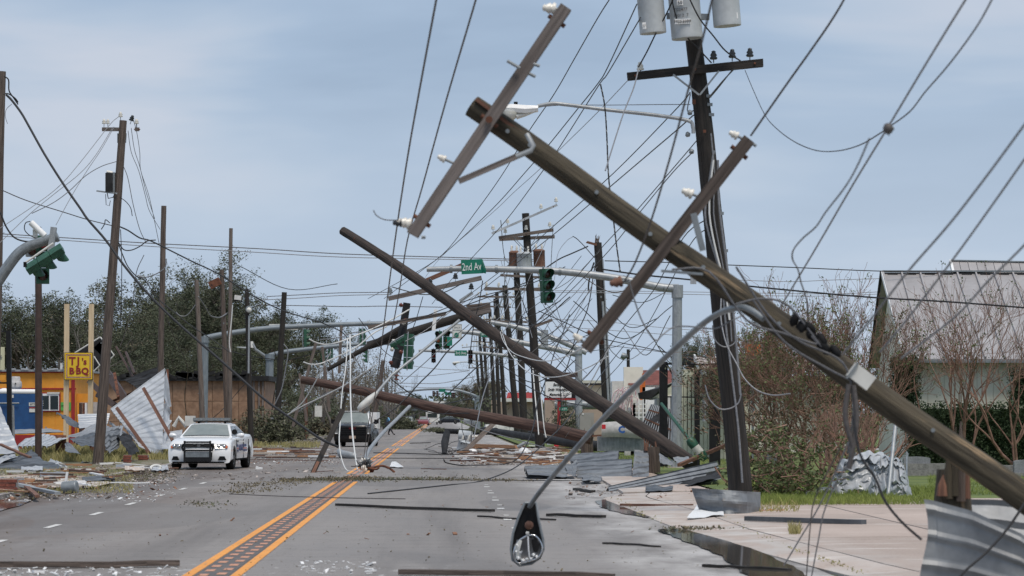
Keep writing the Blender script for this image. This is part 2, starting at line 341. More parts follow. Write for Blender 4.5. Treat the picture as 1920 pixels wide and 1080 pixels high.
def mixc(t, f, a, b):
    n = t.nodes.new('ShaderNodeMix'); n.data_type = 'RGBA'
    for i, x in ((0, f), (6, a), (7, b)):
        if isinstance(x, tuple): n.inputs[i].default_value = (*x, 1)
        elif isinstance(x, (int, float)): n.inputs[i].default_value = x
        else: t.links.new(x, n.inputs[i])
    return n.outputs[2]
def mapv(t, src, sc):
    n = t.nodes.new('ShaderNodeMapping'); n.inputs['Scale'].default_value = sc; t.links.new(src, n.inputs[0]); return n.outputs[0]
# asphalt: local x is the lateral position, local y the distance
m, t = rawmat('asphalt'); b = t.nodes['Principled BSDF']; oc = t.nodes.new('ShaderNodeTexCoord').outputs['Object']
sx = t.nodes.new('ShaderNodeSeparateXYZ'); t.links.new(oc, sx.inputs[0])
big = nz(t, mapv(t, oc, (0.35, 0.06, 1)), 1.0, 6); streak = nz(t, mapv(t, oc, (0.9, 0.035, 1)), 1.0, 5); grit = nz(t, oc, 38, 4); mid = nz(t, oc, 2.2, 6, 0.7)
c = mixc(t, mrange(t, big, 0.35, 0.65), (0.195, 0.180, 0.170), (0.255, 0.236, 0.222))
c = mixc(t, mrange(t, streak, 0.5, 0.72, 0, 0.7), c, (0.118, 0.107, 0.10))
c = mixc(t, mrange(t, grit, 0.35, 0.7, 0, 0.45), c, (0.34, 0.315, 0.295))
c = mixc(t, mrange(t, mid, 0.60, 0.66, 0, 0.5), c, (0.14, 0.108, 0.088))
# mud swept off the left-hand lane, silt along the gutter
dirt = mathn(t, 'MULTIPLY', mrange(t, sx.outputs[0], -3.2, -7.0), mrange(t, nz(t, mapv(t, oc, (0.8, 0.14, 1)), 1, 6, 0.65), 0.32, 0.56))
c = mixc(t, mathn(t, 'MULTIPLY', dirt, 0.85), c, (0.112, 0.082, 0.064))
spk = mathn(t, 'MULTIPLY', mrange(t, nz(t, mapv(t, oc, (5, 1.6, 1)), 1, 6, 0.75), 0.52, 0.62), mathn(t, 'MULTIPLY', dirt, mrange(t, sx.outputs[1], 45, 62)))
c = mixc(t, mathn(t, 'MULTIPLY', spk, 0.7), c, (0.075, 0.056, 0.045))
lane = mrange(t, mathn(t, 'ABSOLUTE', mathn(t, 'SUBTRACT', mathn(t, 'FRACT', mathn(t, 'DIVIDE', mathn(t, 'ADD', sx.outputs[0], 40.37), 3.5), 0), 0.5), 0), 0.36, 0.12, 0, 0.5)
c = mixc(t, mathn(t, 'MULTIPLY', lane, mrange(t, streak, 0.35, 0.65)), c, (0.115, 0.106, 0.10))
ptc = mrange(t, nz(t, mapv(t, oc, (0.22, 0.05, 1)), 1, 1, 0.3), 0.575, 0.582, 0, 0.5)
c = mixc(t, ptc, c, (0.155, 0.145, 0.138))
silt = mathn(t, 'MULTIPLY', mrange(t, mathn(t, 'ADD', sx.outputs[0], mathn(t, 'MULTIPLY', nz(t, mapv(t, oc, (0.5, 0.16, 1)), 1, 4), 2.6)), 3.2, 4.2), mrange(t, nz(t, mapv(t, oc, (1.6, 0.5, 1)), 1, 5), 0.35, 0.6))
c = mixc(t, mathn(t, 'MULTIPLY', silt, 0.8), c, (0.50, 0.485, 0.47))
flk = mathn(t, 'MULTIPLY', mrange(t, nz(t, mapv(t, oc, (4.5, 2.0, 1)), 1, 4, 0.7), 0.60, 0.64), mathn(t, 'MULTIPLY', mrange(t, sx.outputs[1], 34.5, 32.5), mrange(t, sx.outputs[0], 0.5, -0.5)))
c = mixc(t, mathn(t, 'MULTIPLY', flk, 0.8), c, (0.55, 0.55, 0.54))
crack = mrange(t, nz(t, mapv(t, oc, (0.12, 1.3, 1)), 1, 7, 0.7, 1.5), 0.493, 0.4965); crack2 = mrange(t, nz(t, mapv(t, oc, (0.12, 1.3, 1)), 1, 7, 0.7, 1.5), 0.5035, 0.50)
c = mixc(t, mathn(t, 'MULTIPLY', mathn(t, 'MULTIPLY', crack, crack2), 0.85), c, (0.05, 0.048, 0.046))
t.links.new(c, b.inputs['Base Color']); t.links.new(mrange(t, big, 0.3, 0.7, 0.62, 0.85), b.inputs['Roughness'])
bp = t.nodes.new('ShaderNodeBump'); bp.inputs['Strength'].default_value = 0.5; bp.inputs['Distance'].default_value = 0.01
t.links.new(grit, bp.inputs['Height']); t.links.new(bp.outputs[0], b.inputs['Normal'])
# concrete apron
m, t = rawmat('concrete'); b = t.nodes['Principled BSDF']; oc = t.nodes.new('ShaderNodeTexCoord').outputs['Object']
c = mixc(t, mrange(t, nz(t, mapv(t, oc, (0.5, 0.22, 1)), 1, 6), 0.35, 0.65), (0.33, 0.262, 0.222), (0.43, 0.35, 0.305))
c = mixc(t, mrange(t, nz(t, oc, 30, 4), 0.4, 0.7, 0, 0.4), c, (0.56, 0.48, 0.42))
c = mixc(t, mrange(t, nz(t, mapv(t, oc, (0.35, 2.2, 1)), 1, 5, 0.6), 0.585, 0.64, 0, 0.75), c, (0.66, 0.62, 0.58))
c = mixc(t, mrange(t, nz(t, mapv(t, oc, (1.2, 0.8, 1)), 1, 6, 0.7), 0.62, 0.70, 0, 0.6), c, (0.15, 0.115, 0.095))
sx = t.nodes.new('ShaderNodeSeparateXYZ'); t.links.new(oc, sx.inputs[0]); sl_ = mathn(t, 'MULTIPLY', mrange(t, mathn(t, 'ADD', sx.outputs[0], mathn(t, 'MULTIPLY', nz(t, mapv(t, oc, (.8, .25, 1)), 1, 4), 1.4)), 6.2, 5.0), mrange(t, nz(t, mapv(t, oc, (2.4, .8, 1)), 1, 5), 0.35, 0.6)); c = mixc(t, mathn(t, 'MULTIPLY', sl_, 0.7), c, (0.50, 0.48, 0.455))
oi = t.nodes.new('ShaderNodeObjectInfo'); vm = t.nodes.new('ShaderNodeVectorMath'); vm.operation = 'SCALE'; t.links.new(c, vm.inputs[0]); t.links.new(mrange(t, oi.outputs['Random'], 0, 1, 0.86, 1.06), vm.inputs[3])
t.links.new(vm.outputs[0], b.inputs['Base Color']); b.inputs['Roughness'].default_value = 0.85
bp = t.nodes.new('ShaderNodeBump'); bp.inputs['Strength'].default_value = 0.4; bp.inputs['Distance'].default_value = 0.01
t.links.new(nz(t, oc, 30, 4), bp.inputs['Height']); t.links.new(bp.outputs[0], b.inputs['Normal'])
# earth and lawn
m, t = rawmat('earth'); b = t.nodes['Principled BSDF']; oc = t.nodes.new('ShaderNodeTexCoord').outputs['Object']
c = mixc(t, mrange(t, nz(t, oc, 0.25, 6, 0.65), 0.4, 0.6), (0.105, 0.110, 0.042), (0.175, 0.150, 0.090))
c = mixc(t, mrange(t, nz(t, oc, 1.6, 6, 0.7), 0.50, 0.66), c, (0.24, 0.20, 0.165))
c = mixc(t, mrange(t, nz(t, oc, 9, 4, 0.7), 0.5, 0.7, 0, 0.6), c, (0.05, 0.045, 0.03))
t.links.new(c, b.inputs['Base Color']); b.inputs['Roughness'].default_value = 0.95
m, t = rawmat('lawn'); b = t.nodes['Principled BSDF']; oc = t.nodes.new('ShaderNodeTexCoord').outputs['Object']
c = mixc(t, mrange(t, nz(t, oc, 0.5, 6, 0.65), 0.4, 0.6), (0.085, 0.125, 0.028), (0.15, 0.19, 0.045))
c = mixc(t, mrange(t, nz(t, oc, 14, 4, 0.7), 0.45, 0.7, 0, 0.7), c, (0.04, 0.055, 0.018))
t.links.new(c, b.inputs['Base Color']); b.inputs['Roughness'].default_value = 0.95
m, t = rawmat('paint_yellow'); b = t.nodes['Principled BSDF']; oc = t.nodes.new('ShaderNodeTexCoord').outputs['Object']
c = mixc(t, mrange(t, nz(t, oc, 1.4, 5), 0.3, 0.7), (0.74, 0.29, 0.030), (0.84, 0.35, 0.045))
c = mixc(t, mrange(t, nz(t, mapv(t, oc, (1.6, .35, 1)), 9, 6, 0.8), 0.53, 0.64, 0, 0.7), c, (0.26, 0.19, 0.13))
t.links.new(c, b.inputs['Base Color']); b.inputs['Roughness'].default_value = 0.6
m, t = rawmat('paint_orange'); b = t.nodes['Principled BSDF']; oc = t.nodes.new('ShaderNodeTexCoord').outputs['Object']
c = mixc(t, mrange(t, nz(t, oc, 5, 5), 0.35, 0.65), (0.46, 0.17, 0.09), (0.66, 0.36, 0.22))
t.links.new(c, b.inputs['Base Color']); b.inputs['Roughness'].default_value = 0.6
m, t = rawmat('paint_white'); b = t.nodes['Principled BSDF']; oc = t.nodes.new('ShaderNodeTexCoord').outputs['Object']
c = mixc(t, mrange(t, nz(t, oc, 12, 5, 0.7), 0.55, 0.68, 0, 0.8), (0.62, 0.61, 0.58), (0.2, 0.19, 0.18))
t.links.new(c, b.inputs['Base Color']); b.inputs['Roughness'].default_value = 0.6
mat('strip_dark', (0.085, 0.079, 0.076), (0.14, 0.13, 0.125), 4, 0.8)
mat('water', (0.05, 0.047, 0.042), (0.11, 0.10, 0.09), 1.5, 0.05, spec=1.0)
mat('kerb_stone', (0.24, 0.215, 0.195), (0.36, 0.33, 0.31), 4, 0.85, bump=0.3)
ang = math.atan(-VPX)
def road_obj(name, mb, matn, z, kind='structure'):
    o = mb.build(name, matn); o.location = (0, 0, z); o.rotation_euler = (0, 0, ang)
    if kind: o['kind'] = kind
    return o
g = MB(); g.quad((-900, -60, 0), (900, -60, 0), (900, 6000, 0), (-900, 6000, 0)); o = setting('ground', g, 'earth'); o.location.z = -0.02
LE, RE, LC = -9.0, 4.15, -2.42
g = MB(); g.grid(lambda u, v: V((LE+(RE-LE)*u, 2+1198*v, 0)), 8, 60, False); road_obj('road', g, 'asphalt', 0.0)
# side street at the first crossing
g = MB(); g.quad((-60, 139, 0), (LE, 139, 0), (LE, 152, 0), (-60, 152, 0)); g.quad((RE, 139, 0), (60, 139, 0), (60, 152, 0), (RE, 152, 0)); road_obj('side_street', g, 'asphalt', 0.003)
# painted lines (object-local road coordinates), broken where the photograph breaks them
mk = thing('road_markings', (0, 0, 0.004), None, None); mk['kind'] = 'structure'; mk.rotation_euler = (0, 0, ang)
def strip(mb, l0, l1, s0, s1, z=0): mb.quad((l0, s0, z), (l1, s0, z), (l1, s1, z), (l0, s1, z))
def mpart(name, mb, matn, z=0.004):
    o = mb.build(name, matn, mk, V((0, 0, 0))); o.location = (0, 0, z-0.004); return o
g = MB()
for a, b_ in ((20, 76), (86, 152), (163, 181), (184, 205), (212, 380), (390, 620)):
    strip(g, LC-0.31, LC-0.20, a, b_); strip(g, LC+0.20, LC+0.31, a, b_)
mpart('centre_line', g, 'paint_yellow', 0.006)
g = MB(); strip(g, LC-0.185, LC+0.185, 20, 84); mpart('rumble_strip', g, 'strip_dark', 0.006)
mr_ = MB().quad((-0.05, -0.2, 0), (0.05, -0.2, 0), (0.05, 0.2, 0), (-0.05, 0.2, 0)).build('marker_dash', 'paint_orange', mk, V((0, 0, 0)))
first = True; s = 27.0
while s < 84:
    for sx_ in (-0.088, 0.088):
        o = mr_ if first else mr_.copy()
        if not first: COL.objects.link(o); o.parent = mk
        o.location = (LC+sx_+random.uniform(-.004, .004), s+(0.25 if sx_ > 0 else 0), 0.006); first = False
    s += 0.93
g = MB()
for a, b_ in ((86, 150), (163, 181), (184, 205), (212, 620)): strip(g, LC-0.14, LC-0.05, a, b_); strip(g, LC+0.05, LC+0.14, a, b_)
mpart('thin_line', g, 'paint_orange', 0.006)
wd = None
for l, ss in ((LC-3.5, [34.2+5.75*k for k in range(8)]), (LC+3.5, [37, 42.7, 48.4, 54.1, 59.4, 64.9, 70.5, 98, 103.5, 109, 114.5, 120])):
    for s in ss:
        g = MB(); strip(g, -0.055, 0.055, -0.75, 0.75)
        if wd is None: wd = g.build('lane_dash', 'paint_white', mk, V((0, 0, 0))); o = wd
        else: o = wd.copy(); COL.objects.link(o); o.parent = mk
        o.location = (l, s, 0.002)
        if l > 0:
            o.scale = (1.2, 0.42, 1); o2 = wd.copy(); COL.objects.link(o2); o2.parent = mk; o2.location = (l+0.02, s+2.1, 0.002); o2.scale = (0.8, 0.25, 1)
# verges, kerbs, concrete apron
g = MB(); g.grid(lambda u, v: V((-130+(130+LE-0.2)*u, 20+118*v, 0)), 4, 20, False); g.grid(lambda u, v: V((-130+(130+LE-0.2)*u, 153+700*v, 0)), 4, 20, False); road_obj('verge', g, 'earth', 0.06)
g = MB(); g.box((LE-0.1, 78, 0.03), (0.2, 120, 0.07)); g.box((LE-0.1, 500, 0.03), (0.2, 694, 0.07)); road_obj('kerb', g, 'kerb_stone', 0.0)
g = MB()
# flared driveway edge on the near right
def redge(s):
    for (a, b_), (c_, d_) in zip(EDGE[:-1], EDGE[1:]):
        if a <= s <= c_: return b_+(d_-b_)*(s-a)/(c_-a)
    return EDGE[-1][1]
EDGE = [(20, 5.2), (33, 4.15), (43, 3.55), (52, 3.35), (60, 3.2), (64, 3.9), (78, 4.15), (138, 4.15)]
JT = [(20, 5.9), (33, 4.9), (43, 4.45), (52, 4.4), (60, 4.1), (64, 4.5), (78, 4.5), (138, 4.5)]
E_ = sorted(set([20+3*k for k in range(40)]+[a for a, _ in EDGE]))
def jedge(s):
    for (a, b_), (c_, d_) in zip(JT[:-1], JT[1:]):
        if a <= s <= c_: return b_+(d_-b_)*(s-a)/(c_-a)
    return JT[-1][1]
ap = thing('pavement', (0, 0, 0), None, None); ap['kind'] = 'structure'; ap.rotation_euler = (0, 0, ang)
def slab(l0f, l1f, s0, s1, z0, z1, name='slab'):
    n = max(1, int((s1-s0)/1.5)); mb = MB(); gp = 0.012
    mb.grid(lambda u, v: V((l0f(s0+gp+(s1-s0-2*gp)*v)*(1-u)+l1f(s0+gp+(s1-s0-2*gp)*v)*u, s0+gp+(s1-s0-2*gp)*v, z0+(z1-z0)*u)), 3, n, False)
    a = [mb.v[i] for i in (0, 3)]; k = len(mb.v)-4; c_ = [mb.v[k], mb.v[k+3]]
    for p, q in ((a[0], a[1]), (a[1], c_[1]), (c_[1], c_[0]), (c_[0], a[0])):
        mb.add([p, q, (q[0], q[1], q[2]-0.12), (p[0], p[1], p[2]-0.12)], [(0, 3, 2, 1)])
    return mb.build(name, 'concrete', ap, V((0, 0, 0)))
# gutter band, then wide slabs with recessed joints
cuts = [22, 27, 31.5, 36, 40, 44.5, 49, 53.5, 57.5]
for i in range(len(cuts)-1):
    a, b_ = cuts[i], cuts[i+1]; h = random.uniform(-.006, .006)
    slab(redge, lambda s: jedge(s)-0.012, a, b_, 0.012, 0.05)
    slab(lambda s: jedge(s)+0.012, lambda s: 6.9+0.0*s, a, b_, 0.055+h, 0.075+h)
    slab(lambda s: 6.93, lambda s: 9.6, a, b_, 0.078+h, 0.085+h)
    slab(lambda s: 9.63, lambda s: 12.6, a, b_, 0.086-h, 0.09-h)
slab(redge, lambda s: jedge(s)-0.012, 57.5, 63.5, 0.012, 0.05); slab(lambda s: jedge(s)+0.012, lambda s: 6.2, 57.5, 63.5, 0.055, 0.07)
for a in [64+4*k for k in range(18)]:
    slab(redge, lambda s: 5.9, a, a+4, 0.05, 0.07)
g = MB(); g.grid(lambda u, v: V((6.0+120*u, 57.4+80*v, 0.075)), 6, 12, False); g.grid(lambda u, v: V((RE+0.2+120*u, 153+700*v, 0.07)), 6, 20, False)
g.grid(lambda u, v: V((12.62+60*u, 20+37.3*v, 0.08)), 4, 8, False); road_obj('lawn_ground', g, 'lawn', 0.0)
g = MB(); q = [G(x, y, .075) for x, y in ((-60, 893), (60, 891), (150, 897), (215, 904), (180, 912), (90, 914), (20, 918), (-60, 920))]; g.poly(q); o = g.build('footpath', 'concrete'); o['kind'] = 'structure'
# puddles lie against the gutter
def blob_poly(cs, n=6, j=0.06):
    o = []
    q = [V((*c_, 0)) for c_ in cs]; m_ = len(q)
    for i in range(m_):
        a, b_, c_, d_ = q[(i-1) % m_], q[i], q[(i+1) % m_], q[(i+2) % m_]
        for k in range(n):
            tt = k/n; p = 0.5*((2*b_)+(c_-a)*tt+(2*a-5*b_+4*c_-d_)*tt*tt+(3*b_-a-3*c_+d_)*tt**3)
            o.append(p+V((random.uniform(-j, j)*.6, random.uniform(-j, j)*1.2, 0)))
    return o
def puddle(pxs, z, label=None):
    pts = [G(x, y, z) for x, y in pxs]; mb = MB(); poly = blob_poly([(p.x, p.y) for p in pts]); c_ = sum(poly, V((0, 0, 0)))/len(poly)
    c_.z = z; vs = [c_]+[V((p.x, p.y, z)) for p in poly]; n = len(poly)
    mb.add(vs[1:], [tuple(range(n))]); o = mb.build('puddle', 'water'); o['kind'] = 'structure'
puddle([(1118, 940), (1150, 936), (1196, 947), (1238, 963), (1214, 970), (1168, 962), (1134, 953)], 0.014)
puddle([(1236, 992), (1300, 995), (1372, 1016), (1440, 1040), (1505, 1072), (1540, 1110), (1440, 1104), (1392, 1072), (1340, 1036), (1275, 1010)], 0.016)
puddle([(0, 930), (60, 918), (130, 906), (150, 912), (80, 930), (30, 950), (-30, 962)], 0.016)
# ================================================================ utility poles
def fine_shaft(pts, rs, nu=40, nv=90, seed=0.0, depth=.07):
    """a log with drying cracks, flats and knots modelled into its surface"""
    path = [V(p) for p in pts]; n = len(path); mb = MB(); vs = []; L = (path[-1]-path[0]).length; t0 = (path[-1]-path[0]).normalized(); u = t0.cross(V((0, 1, 0))).normalized(); w = t0.cross(u); kn = [(random.random()*6.28, random.random()) for _ in range(int(L*1.2)+3)]
    rf = (lambda q: rs[0]+(rs[1]-rs[0])*q)
    for j in range(nv+1):
        q = j/nv*(n-1); i = min(int(q), n-2); c = path[i].lerp(path[i+1], q-i); r0 = rf(j/nv); z = j/nv*L
        for k in range(nu):
            a = 2*math.pi*k/nu; ca, sa = math.cos(a), math.sin(a); g = noise.noise(V((ca*5+seed, sa*5, z*.45))); g2 = noise.noise(V((ca*11, sa*11+seed, z*.9))); cr = max(0, 1-abs(g)*9)*.75+max(0, 1-abs(g2)*8)*.4
            r = r0*(1-depth*cr+.03*noise.noise(V((ca*1.5, sa*1.5+seed, z*.8))))
            for ka, kz in kn:
                da = abs((a-ka+math.pi) % (2*math.pi)-math.pi)*r0; dz = abs(z-kz*L)
                if dz < .12 and da < .08: r += r0*.05*(1-dz/.12)*(1-da/.08)
            vs.append(c+(u*ca+w*sa)*r)
    fs = [(j*nu+k, j*nu+(k+1) % nu, (j+1)*nu+(k+1) % nu, (j+1)*nu+k) for j in range(nv) for k in range(nu)]
    cc = 2*math.pi*rs[0]; uv = [[(cc*k/nu, L*j/nv), (cc*(k+1)/nu, L*j/nv), (cc*(k+1)/nu, L*(j+1)/nv), (cc*k/nu, L*(j+1)/nv)] for j in range(nv) for k in range(nu)]
    mb.add(vs, fs, uv, True); mb.add(vs[:nu], [tuple(range(nu))[::-1]]); mb.add(vs[-nu:], [tuple(range(nu))]); return mb
INS_P = [(0.012, -0.12), (0.012, 0.0), (0.05, 0.0), (0.062, 0.02), (0.04, 0.045), (0.055, 0.06), (0.03, 0.10), (0.036, 0.115), (0.012, 0.13)]
def insulator(parent, p, ax, k=1.0, m='porcelain', pin=0.12):
    ax = V(ax).normalized(); p = V(p); mb = MB().lathe(p+ax*pin, ax, [(r*k*1.0, h*k) for r, h in INS_P[2:]], 10)
    o = mb.build('insulator', m, parent)
    MB().cyl(p, p+ax*(pin+0.02), 0.011, n=6).build('pin', 'galv_dark', parent); return o
def crossarm(parent, a, b, w=0.10, h=0.12, ins=(), insm='porcelain', m='wood_grey', up=V((0, 0, 1)), k=1.0, name='crossarm', bolts=True):
    a, b = V(a), V(b); o = MB().beam(a, b, w, h, up, jag=0.012).build(name, m, parent)
    for t in ins:
        s = 1 if t >= 0 else -1; t = abs(t); insulator(o, a.lerp(b, t)+V(up).normalized()*h/2*s, V(up)*s, k, insm)
    if bolts:
        bb = MB(); d = (b-a).normalized().cross(V(up)).normalized()
        for t in (0.06, 0.5, 0.94):
            c = a.lerp(b, t); bb.cyl(c-d*(w/2+0.03), c+d*(w/2+0.03), 0.02, n=6)
        bb.build('bolt', 'steel_rust', o)
    return o
def shaft(parent, pts, rb, rt, m='wood_dark', name='shaft', n=14, bend=0.0):
    pts = [V(p) for p in pts]
    if len(pts) == 2:
        a, b = pts; L = (b-a).length; k = 9; sd = random.random()*50
        pts = [a.lerp(b, i/k)+V((noise.noise(V((i*.35, sd, 0))), noise.noise(V((i*.35, sd, 7))), 0))*(0.03*L/10+bend) for i in range(k+1)]
        pts[0] = a
    mm = len(pts); rs = [(rb+(rt-rb)*i/(mm-1))*(1+0.03*noise.noise(V((i*1.7, rb*99, 1)))) for i in range(mm)]
    return MB().tube(pts, rs, n).build(name, m, parent)
def hardware(parent, a, b, n=5, r=0.15, m='galv_dark'):
    """steps, washers and clamps along a shaft"""
    mb = MB(); a, b = V(a), V(b)
    for i in range(n):
        c = a.lerp(b, random.uniform(0.2, 0.97)); an = random.choice((-1, 1)); mb.cyl(c+V((an*r*0.8, -0.05, 0)), c+V((an*(r+0.09), -0.05, 0)), 0.012, n=6)
        if random.random() < .6: mb.box(c+V((0, -r, 0.1)), (0.07, 0.02, 0.09))
    if n: mb.build('step_bolt', m, parent)
PG = 'upright utility poles'
def pole(top, base, d, rb, rt, m, label, group=PG, hw=3, dt=None, name='utility_pole'):
    a = P(base[0], base[1], d); a.z = max(a.z, -0.05) if a.z > -0.6 else a.z
    b = P(top[0], top[1], dt or d)
    if a.z > 0.02: a = a+(a-b)*((a.z+0.05)/max(1e-3, (b.z-a.z)))
    t = thing(name, a, label, 'utility pole', group); shaft(t, [a, b], rb, rt, m); hardware(t, a, b, hw, rt)
    return t, a, b
# --- the tall pole beside the yellow sign, crossarms seen end on
t, a, b = pole((232, 226), (183, 873), 100, 0.185, 0.125, 'wood_brown', 'tall leaning brown pole with end-on crossarms and a grey metal box, beside the yellow sign')
for dx in (-0.17, 0.17):
    c = P(232+dx*56, 240, 100)+V((dx*.6, 0, 0)); crossarm(t, c+V((dx*1.6, -1.0, -0.14)), c+V((dx*0.4, 1.1, 0.06)), 0.10, 0.13, (0.04, 0.3), k=1.2, m='wood_grey')
insulator(t, P(226, 226, 100), (0, 0, 1), 1.3, 'porcelain'); insulator(t, P(244, 233, 100), (0.3, 0, 1), 1.5, 'glass_dark')
MB().beam(P(221, 250, 100), P(221, 268, 100), .04, .02).beam(P(237, 250, 100), P(236, 268, 100), .04, .02).build('strap', 'galv_dark', t)
bx = MB().box(P(205, 342, 99.8), (0.24, 0.22, 0.62)); o = bx.build('switch_box', 'tar_black', t)
MB().box(P(213, 342, 99.9), (0.10, 0.24, 0.66)).build('box_side', 'galv_dark', o)
MB().beam(P(181, 358, 99.8), P(220, 363, 99.8), 0.05, 0.05).build('bracket', 'galv', t)
MB().cyl(P(200, 322, 99.8), P(211, 324, 99.8), 0.05).build('fuse', 'porcelain', t)
ob = MB().tube([P(201, 362, 99.7), P(203, 372, 99.7), P(212, 370, 99.7), P(216, 362, 99.7)], 0.018, 6).tube([P(198, 364, 99.7), P(199, 384, 99.7), P(205, 386, 99.7), P(207, 376, 99.7)], 0.012, 6).build('lead_wire', 'wire_black', t)
# --- more poles of the left roadside
t, a, b = pole((307, 386), (299, 858), 128, 0.15, 0.11, 'wood_brown', 'straight bare brown pole rising behind the tilted corrugated sheet')
t, a, b = pole((368, 525), (382, 832), 176, 0.16, 0.13, 'wood_grey', 'short greyish pole just in front of the blue-grey mast column')
t, a, b = pole((416, 505), (428, 834), 168, 0.17, 0.13, 'wood_brown', 'reddish-brown pole carrying a tilted wooden box behind the police car')
MB().box(P(403, 531, 167.6), (0.66, 0.3, 0.42), Matrix.Rotation(math.radians(-27), 3, 'Y')).build('wooden_box', 'steel_rust', t)
t, a, b = pole((433, 428), (430, 836), 163, 0.125, 0.10, 'wood_grey', 'thin grey pole with a floodlight halfway up')
fl = MB().box(P(446, 559, 162.6), (0.46, 0.12, 0.34), Matrix.Rotation(math.radians(8), 3, 'Y')).build('floodlight', 'plastic_black', t)
MB().box(P(446, 558, 162.52), (0.38, 0.05, 0.25), Matrix.Rotation(math.radians(8), 3, 'Y')).build('lamp_glass', 'off_white', fl)
t, a, b = pole((463, 542), (471, 835), 160, 0.16, 0.11, 'wood_dark', 'dark pole with a small round hooded lamp on its side')
o = MB().lathe(P(467, 580, 159.7), (0, -1, 0), [(0.02, -.12), (0.17, -0.02), (0.19, 0.05), (0.17, 0.06)], 14).build('lamp_hood', 'galv_dark', t)
MB().lathe(P(467, 581, 159.66), (0, -1, 0), [(0.14, 0.03), (0.10, 0.07), (0.03, 0.09)], 12).build('lamp_glass', 'off_white', o)
MB().cyl(P(467, 592, 159.8), P(466, 700, 159.8), 0.05).build('conduit', 'galv', t)
t, a, b = pole((533, 548), (517, 832), 176, 0.20, 0.15, 'wood_dark', 'near-black slightly leaning pole by the square mast column', hw=5)
t, a, b = pole((72, 515), (72, 868), 104, 0.12, 0.12, 'beam_brown', 'slim dark steel pole in front of the blue trailer', hw=0)
MB().box(P(86, 801.5, 103.8), (0.05, 0.05, 0.05)).build('bolt', 'galv', t)
t, a, b = pole((4, 134), (-14, 873), 100, 0.18, 0.13, 'wood_brown', 'brown pole cut by the edge of the picture with a thick black cable', hw=4)
t, a, b = pole((719, 676), (694, 833), 172, 0.15, 0.12, 'wood_brown', 'short stubby leaning pole beside the parked pickup', hw=4)
t, a, b = pole((573, 746), (575, 822), 205, 0.12, 0.12, 'steel_rust', 'rust-coloured thin post by the white signboard back', hw=0)
for (x0, y0, x1, y1), lb in zip([(593, 642, 549, 800), (562, 700, 575, 790), (604, 650, 618, 772), (640, 610, 636, 700)], ['grey beam leaning against the mass of trees', 'thin grey slanting batten beneath the leaning beam', 'thin dead trunk leaning in the woodland edge', 'thin wire-wrapped batten behind the white cables']):
    solo('leaning_beam', MB().beam(P(x0, y0, 150), P(x1, y1, 150), 0.17 if x0 == 593 else 0.1, 0.14), 'wood_grey', lb, 'beam')
# --- row of poles receding on the right roadside
rowd = [((985, 400), (1013, 846), 140, 0.225, 0.17, 'wood_dark', 'thick pole with double crossarms and three transformers at the head of the receding row'),
 ((966, 470), (984, 827), 194, 0.25, 0.2, 'wood_dark', 'second pole of the receding row, with a pair of long crossarms'),
 ((946, 535), (971, 823), 212, 0.24, 0.18, 'wood_dark', 'third pole of the receding row, behind the fallen beam'),
 ((931, 548), (949, 815), 257, 0.20, 0.16, 'wood_dark', 'fourth pole of the receding row, slightly crooked'),
 ((928, 560), (937, 813), 272, 0.19, 0.15, 'wood_dark', 'fifth pole of the receding row, close beside the fourth'),
 ((918, 580), (929, 811), 288, 0.22, 0.16, 'wood_dark', 'sixth pole of the receding row, with low short crossarms'),
 ((905, 600), (918, 808), 317, 0.19, 0.15, 'wood_dark', 'seventh pole of the receding row, thin and dark'),
 ((899, 625), (911, 805), 352, 0.22, 0.16, 'wood_dark', 'eighth pole of the receding row'),
 ((893, 662), (903, 801), 413, 0.22, 0.16, 'wood_dark', 'ninth and farthest dark pole of the receding row')]
NP = []
for i, (tp, bs, d, rb, rt, m, lb) in enumerate(rowd):
    t, a, b = pole(tp, bs, d, rb, rt, m, lb, hw=4); NP.append((t, a, b, d))
def arm_at(i, px0, px1, py0, py1, ins=(0.03, 0.25, 0.75, 0.97), w=0.14, h=0.15, m='wood_grey', dd=-0.25, brace=True, k=1.6, im='porcelain'):
    t, a, b, d = NP[i]; A, B = P(px0, py0, d+dd), P(px1, py1, d+dd); crossarm(t, A, B, w, h, ins, im, m, k=k)
    if brace:
        c = A.lerp(B, 0.5); lo = c+(a-b).normalized()*0.8; mb = MB()
        for q in (0.25, 0.75): mb.beam(A.lerp(B, q), lo, 0.05, 0.03)
        mb.build('brace', 'galv_dark', t)
arm_at(0, 935, 1038, 446, 431, (0.12, 0.5, 0.93)); arm_at(0, 936, 1040, 449, 444, (), dd=0.25, m='wood_weathered'); arm_at(0, 922, 1045, 438, 384, (0.02, 0.24, 0.75, 0.98), m='sheet_light', w=.1, h=.1, dd=-0.5, brace=False)
arm_at(1, 938, 1012, 516, 520); arm_at(1, 909, 1014, 540, 544); arm_at(2, 908, 1014, 543, 541); arm_at(3, 895, 965, 556, 557); arm_at(3, 907, 960, 603, 602); arm_at(4, 900, 958, 574, 576, brace=False)
arm_at(5, 895, 945, 600, 598); arm_at(5, 902, 942, 625, 626, brace=False); arm_at(6, 886, 930, 618, 622); arm_at(7, 884, 922, 640, 642); arm_at(8, 880, 912, 676, 678); arm_at(8, 878, 910, 690, 689, brace=False)
arm_at(2, 925, 990, 602, 604, brace=False); arm_at(4, 905, 950, 650, 655, brace=False); arm_at(6, 866, 903, 652, 648, m='galv', brace=False, w=.1, h=.1)
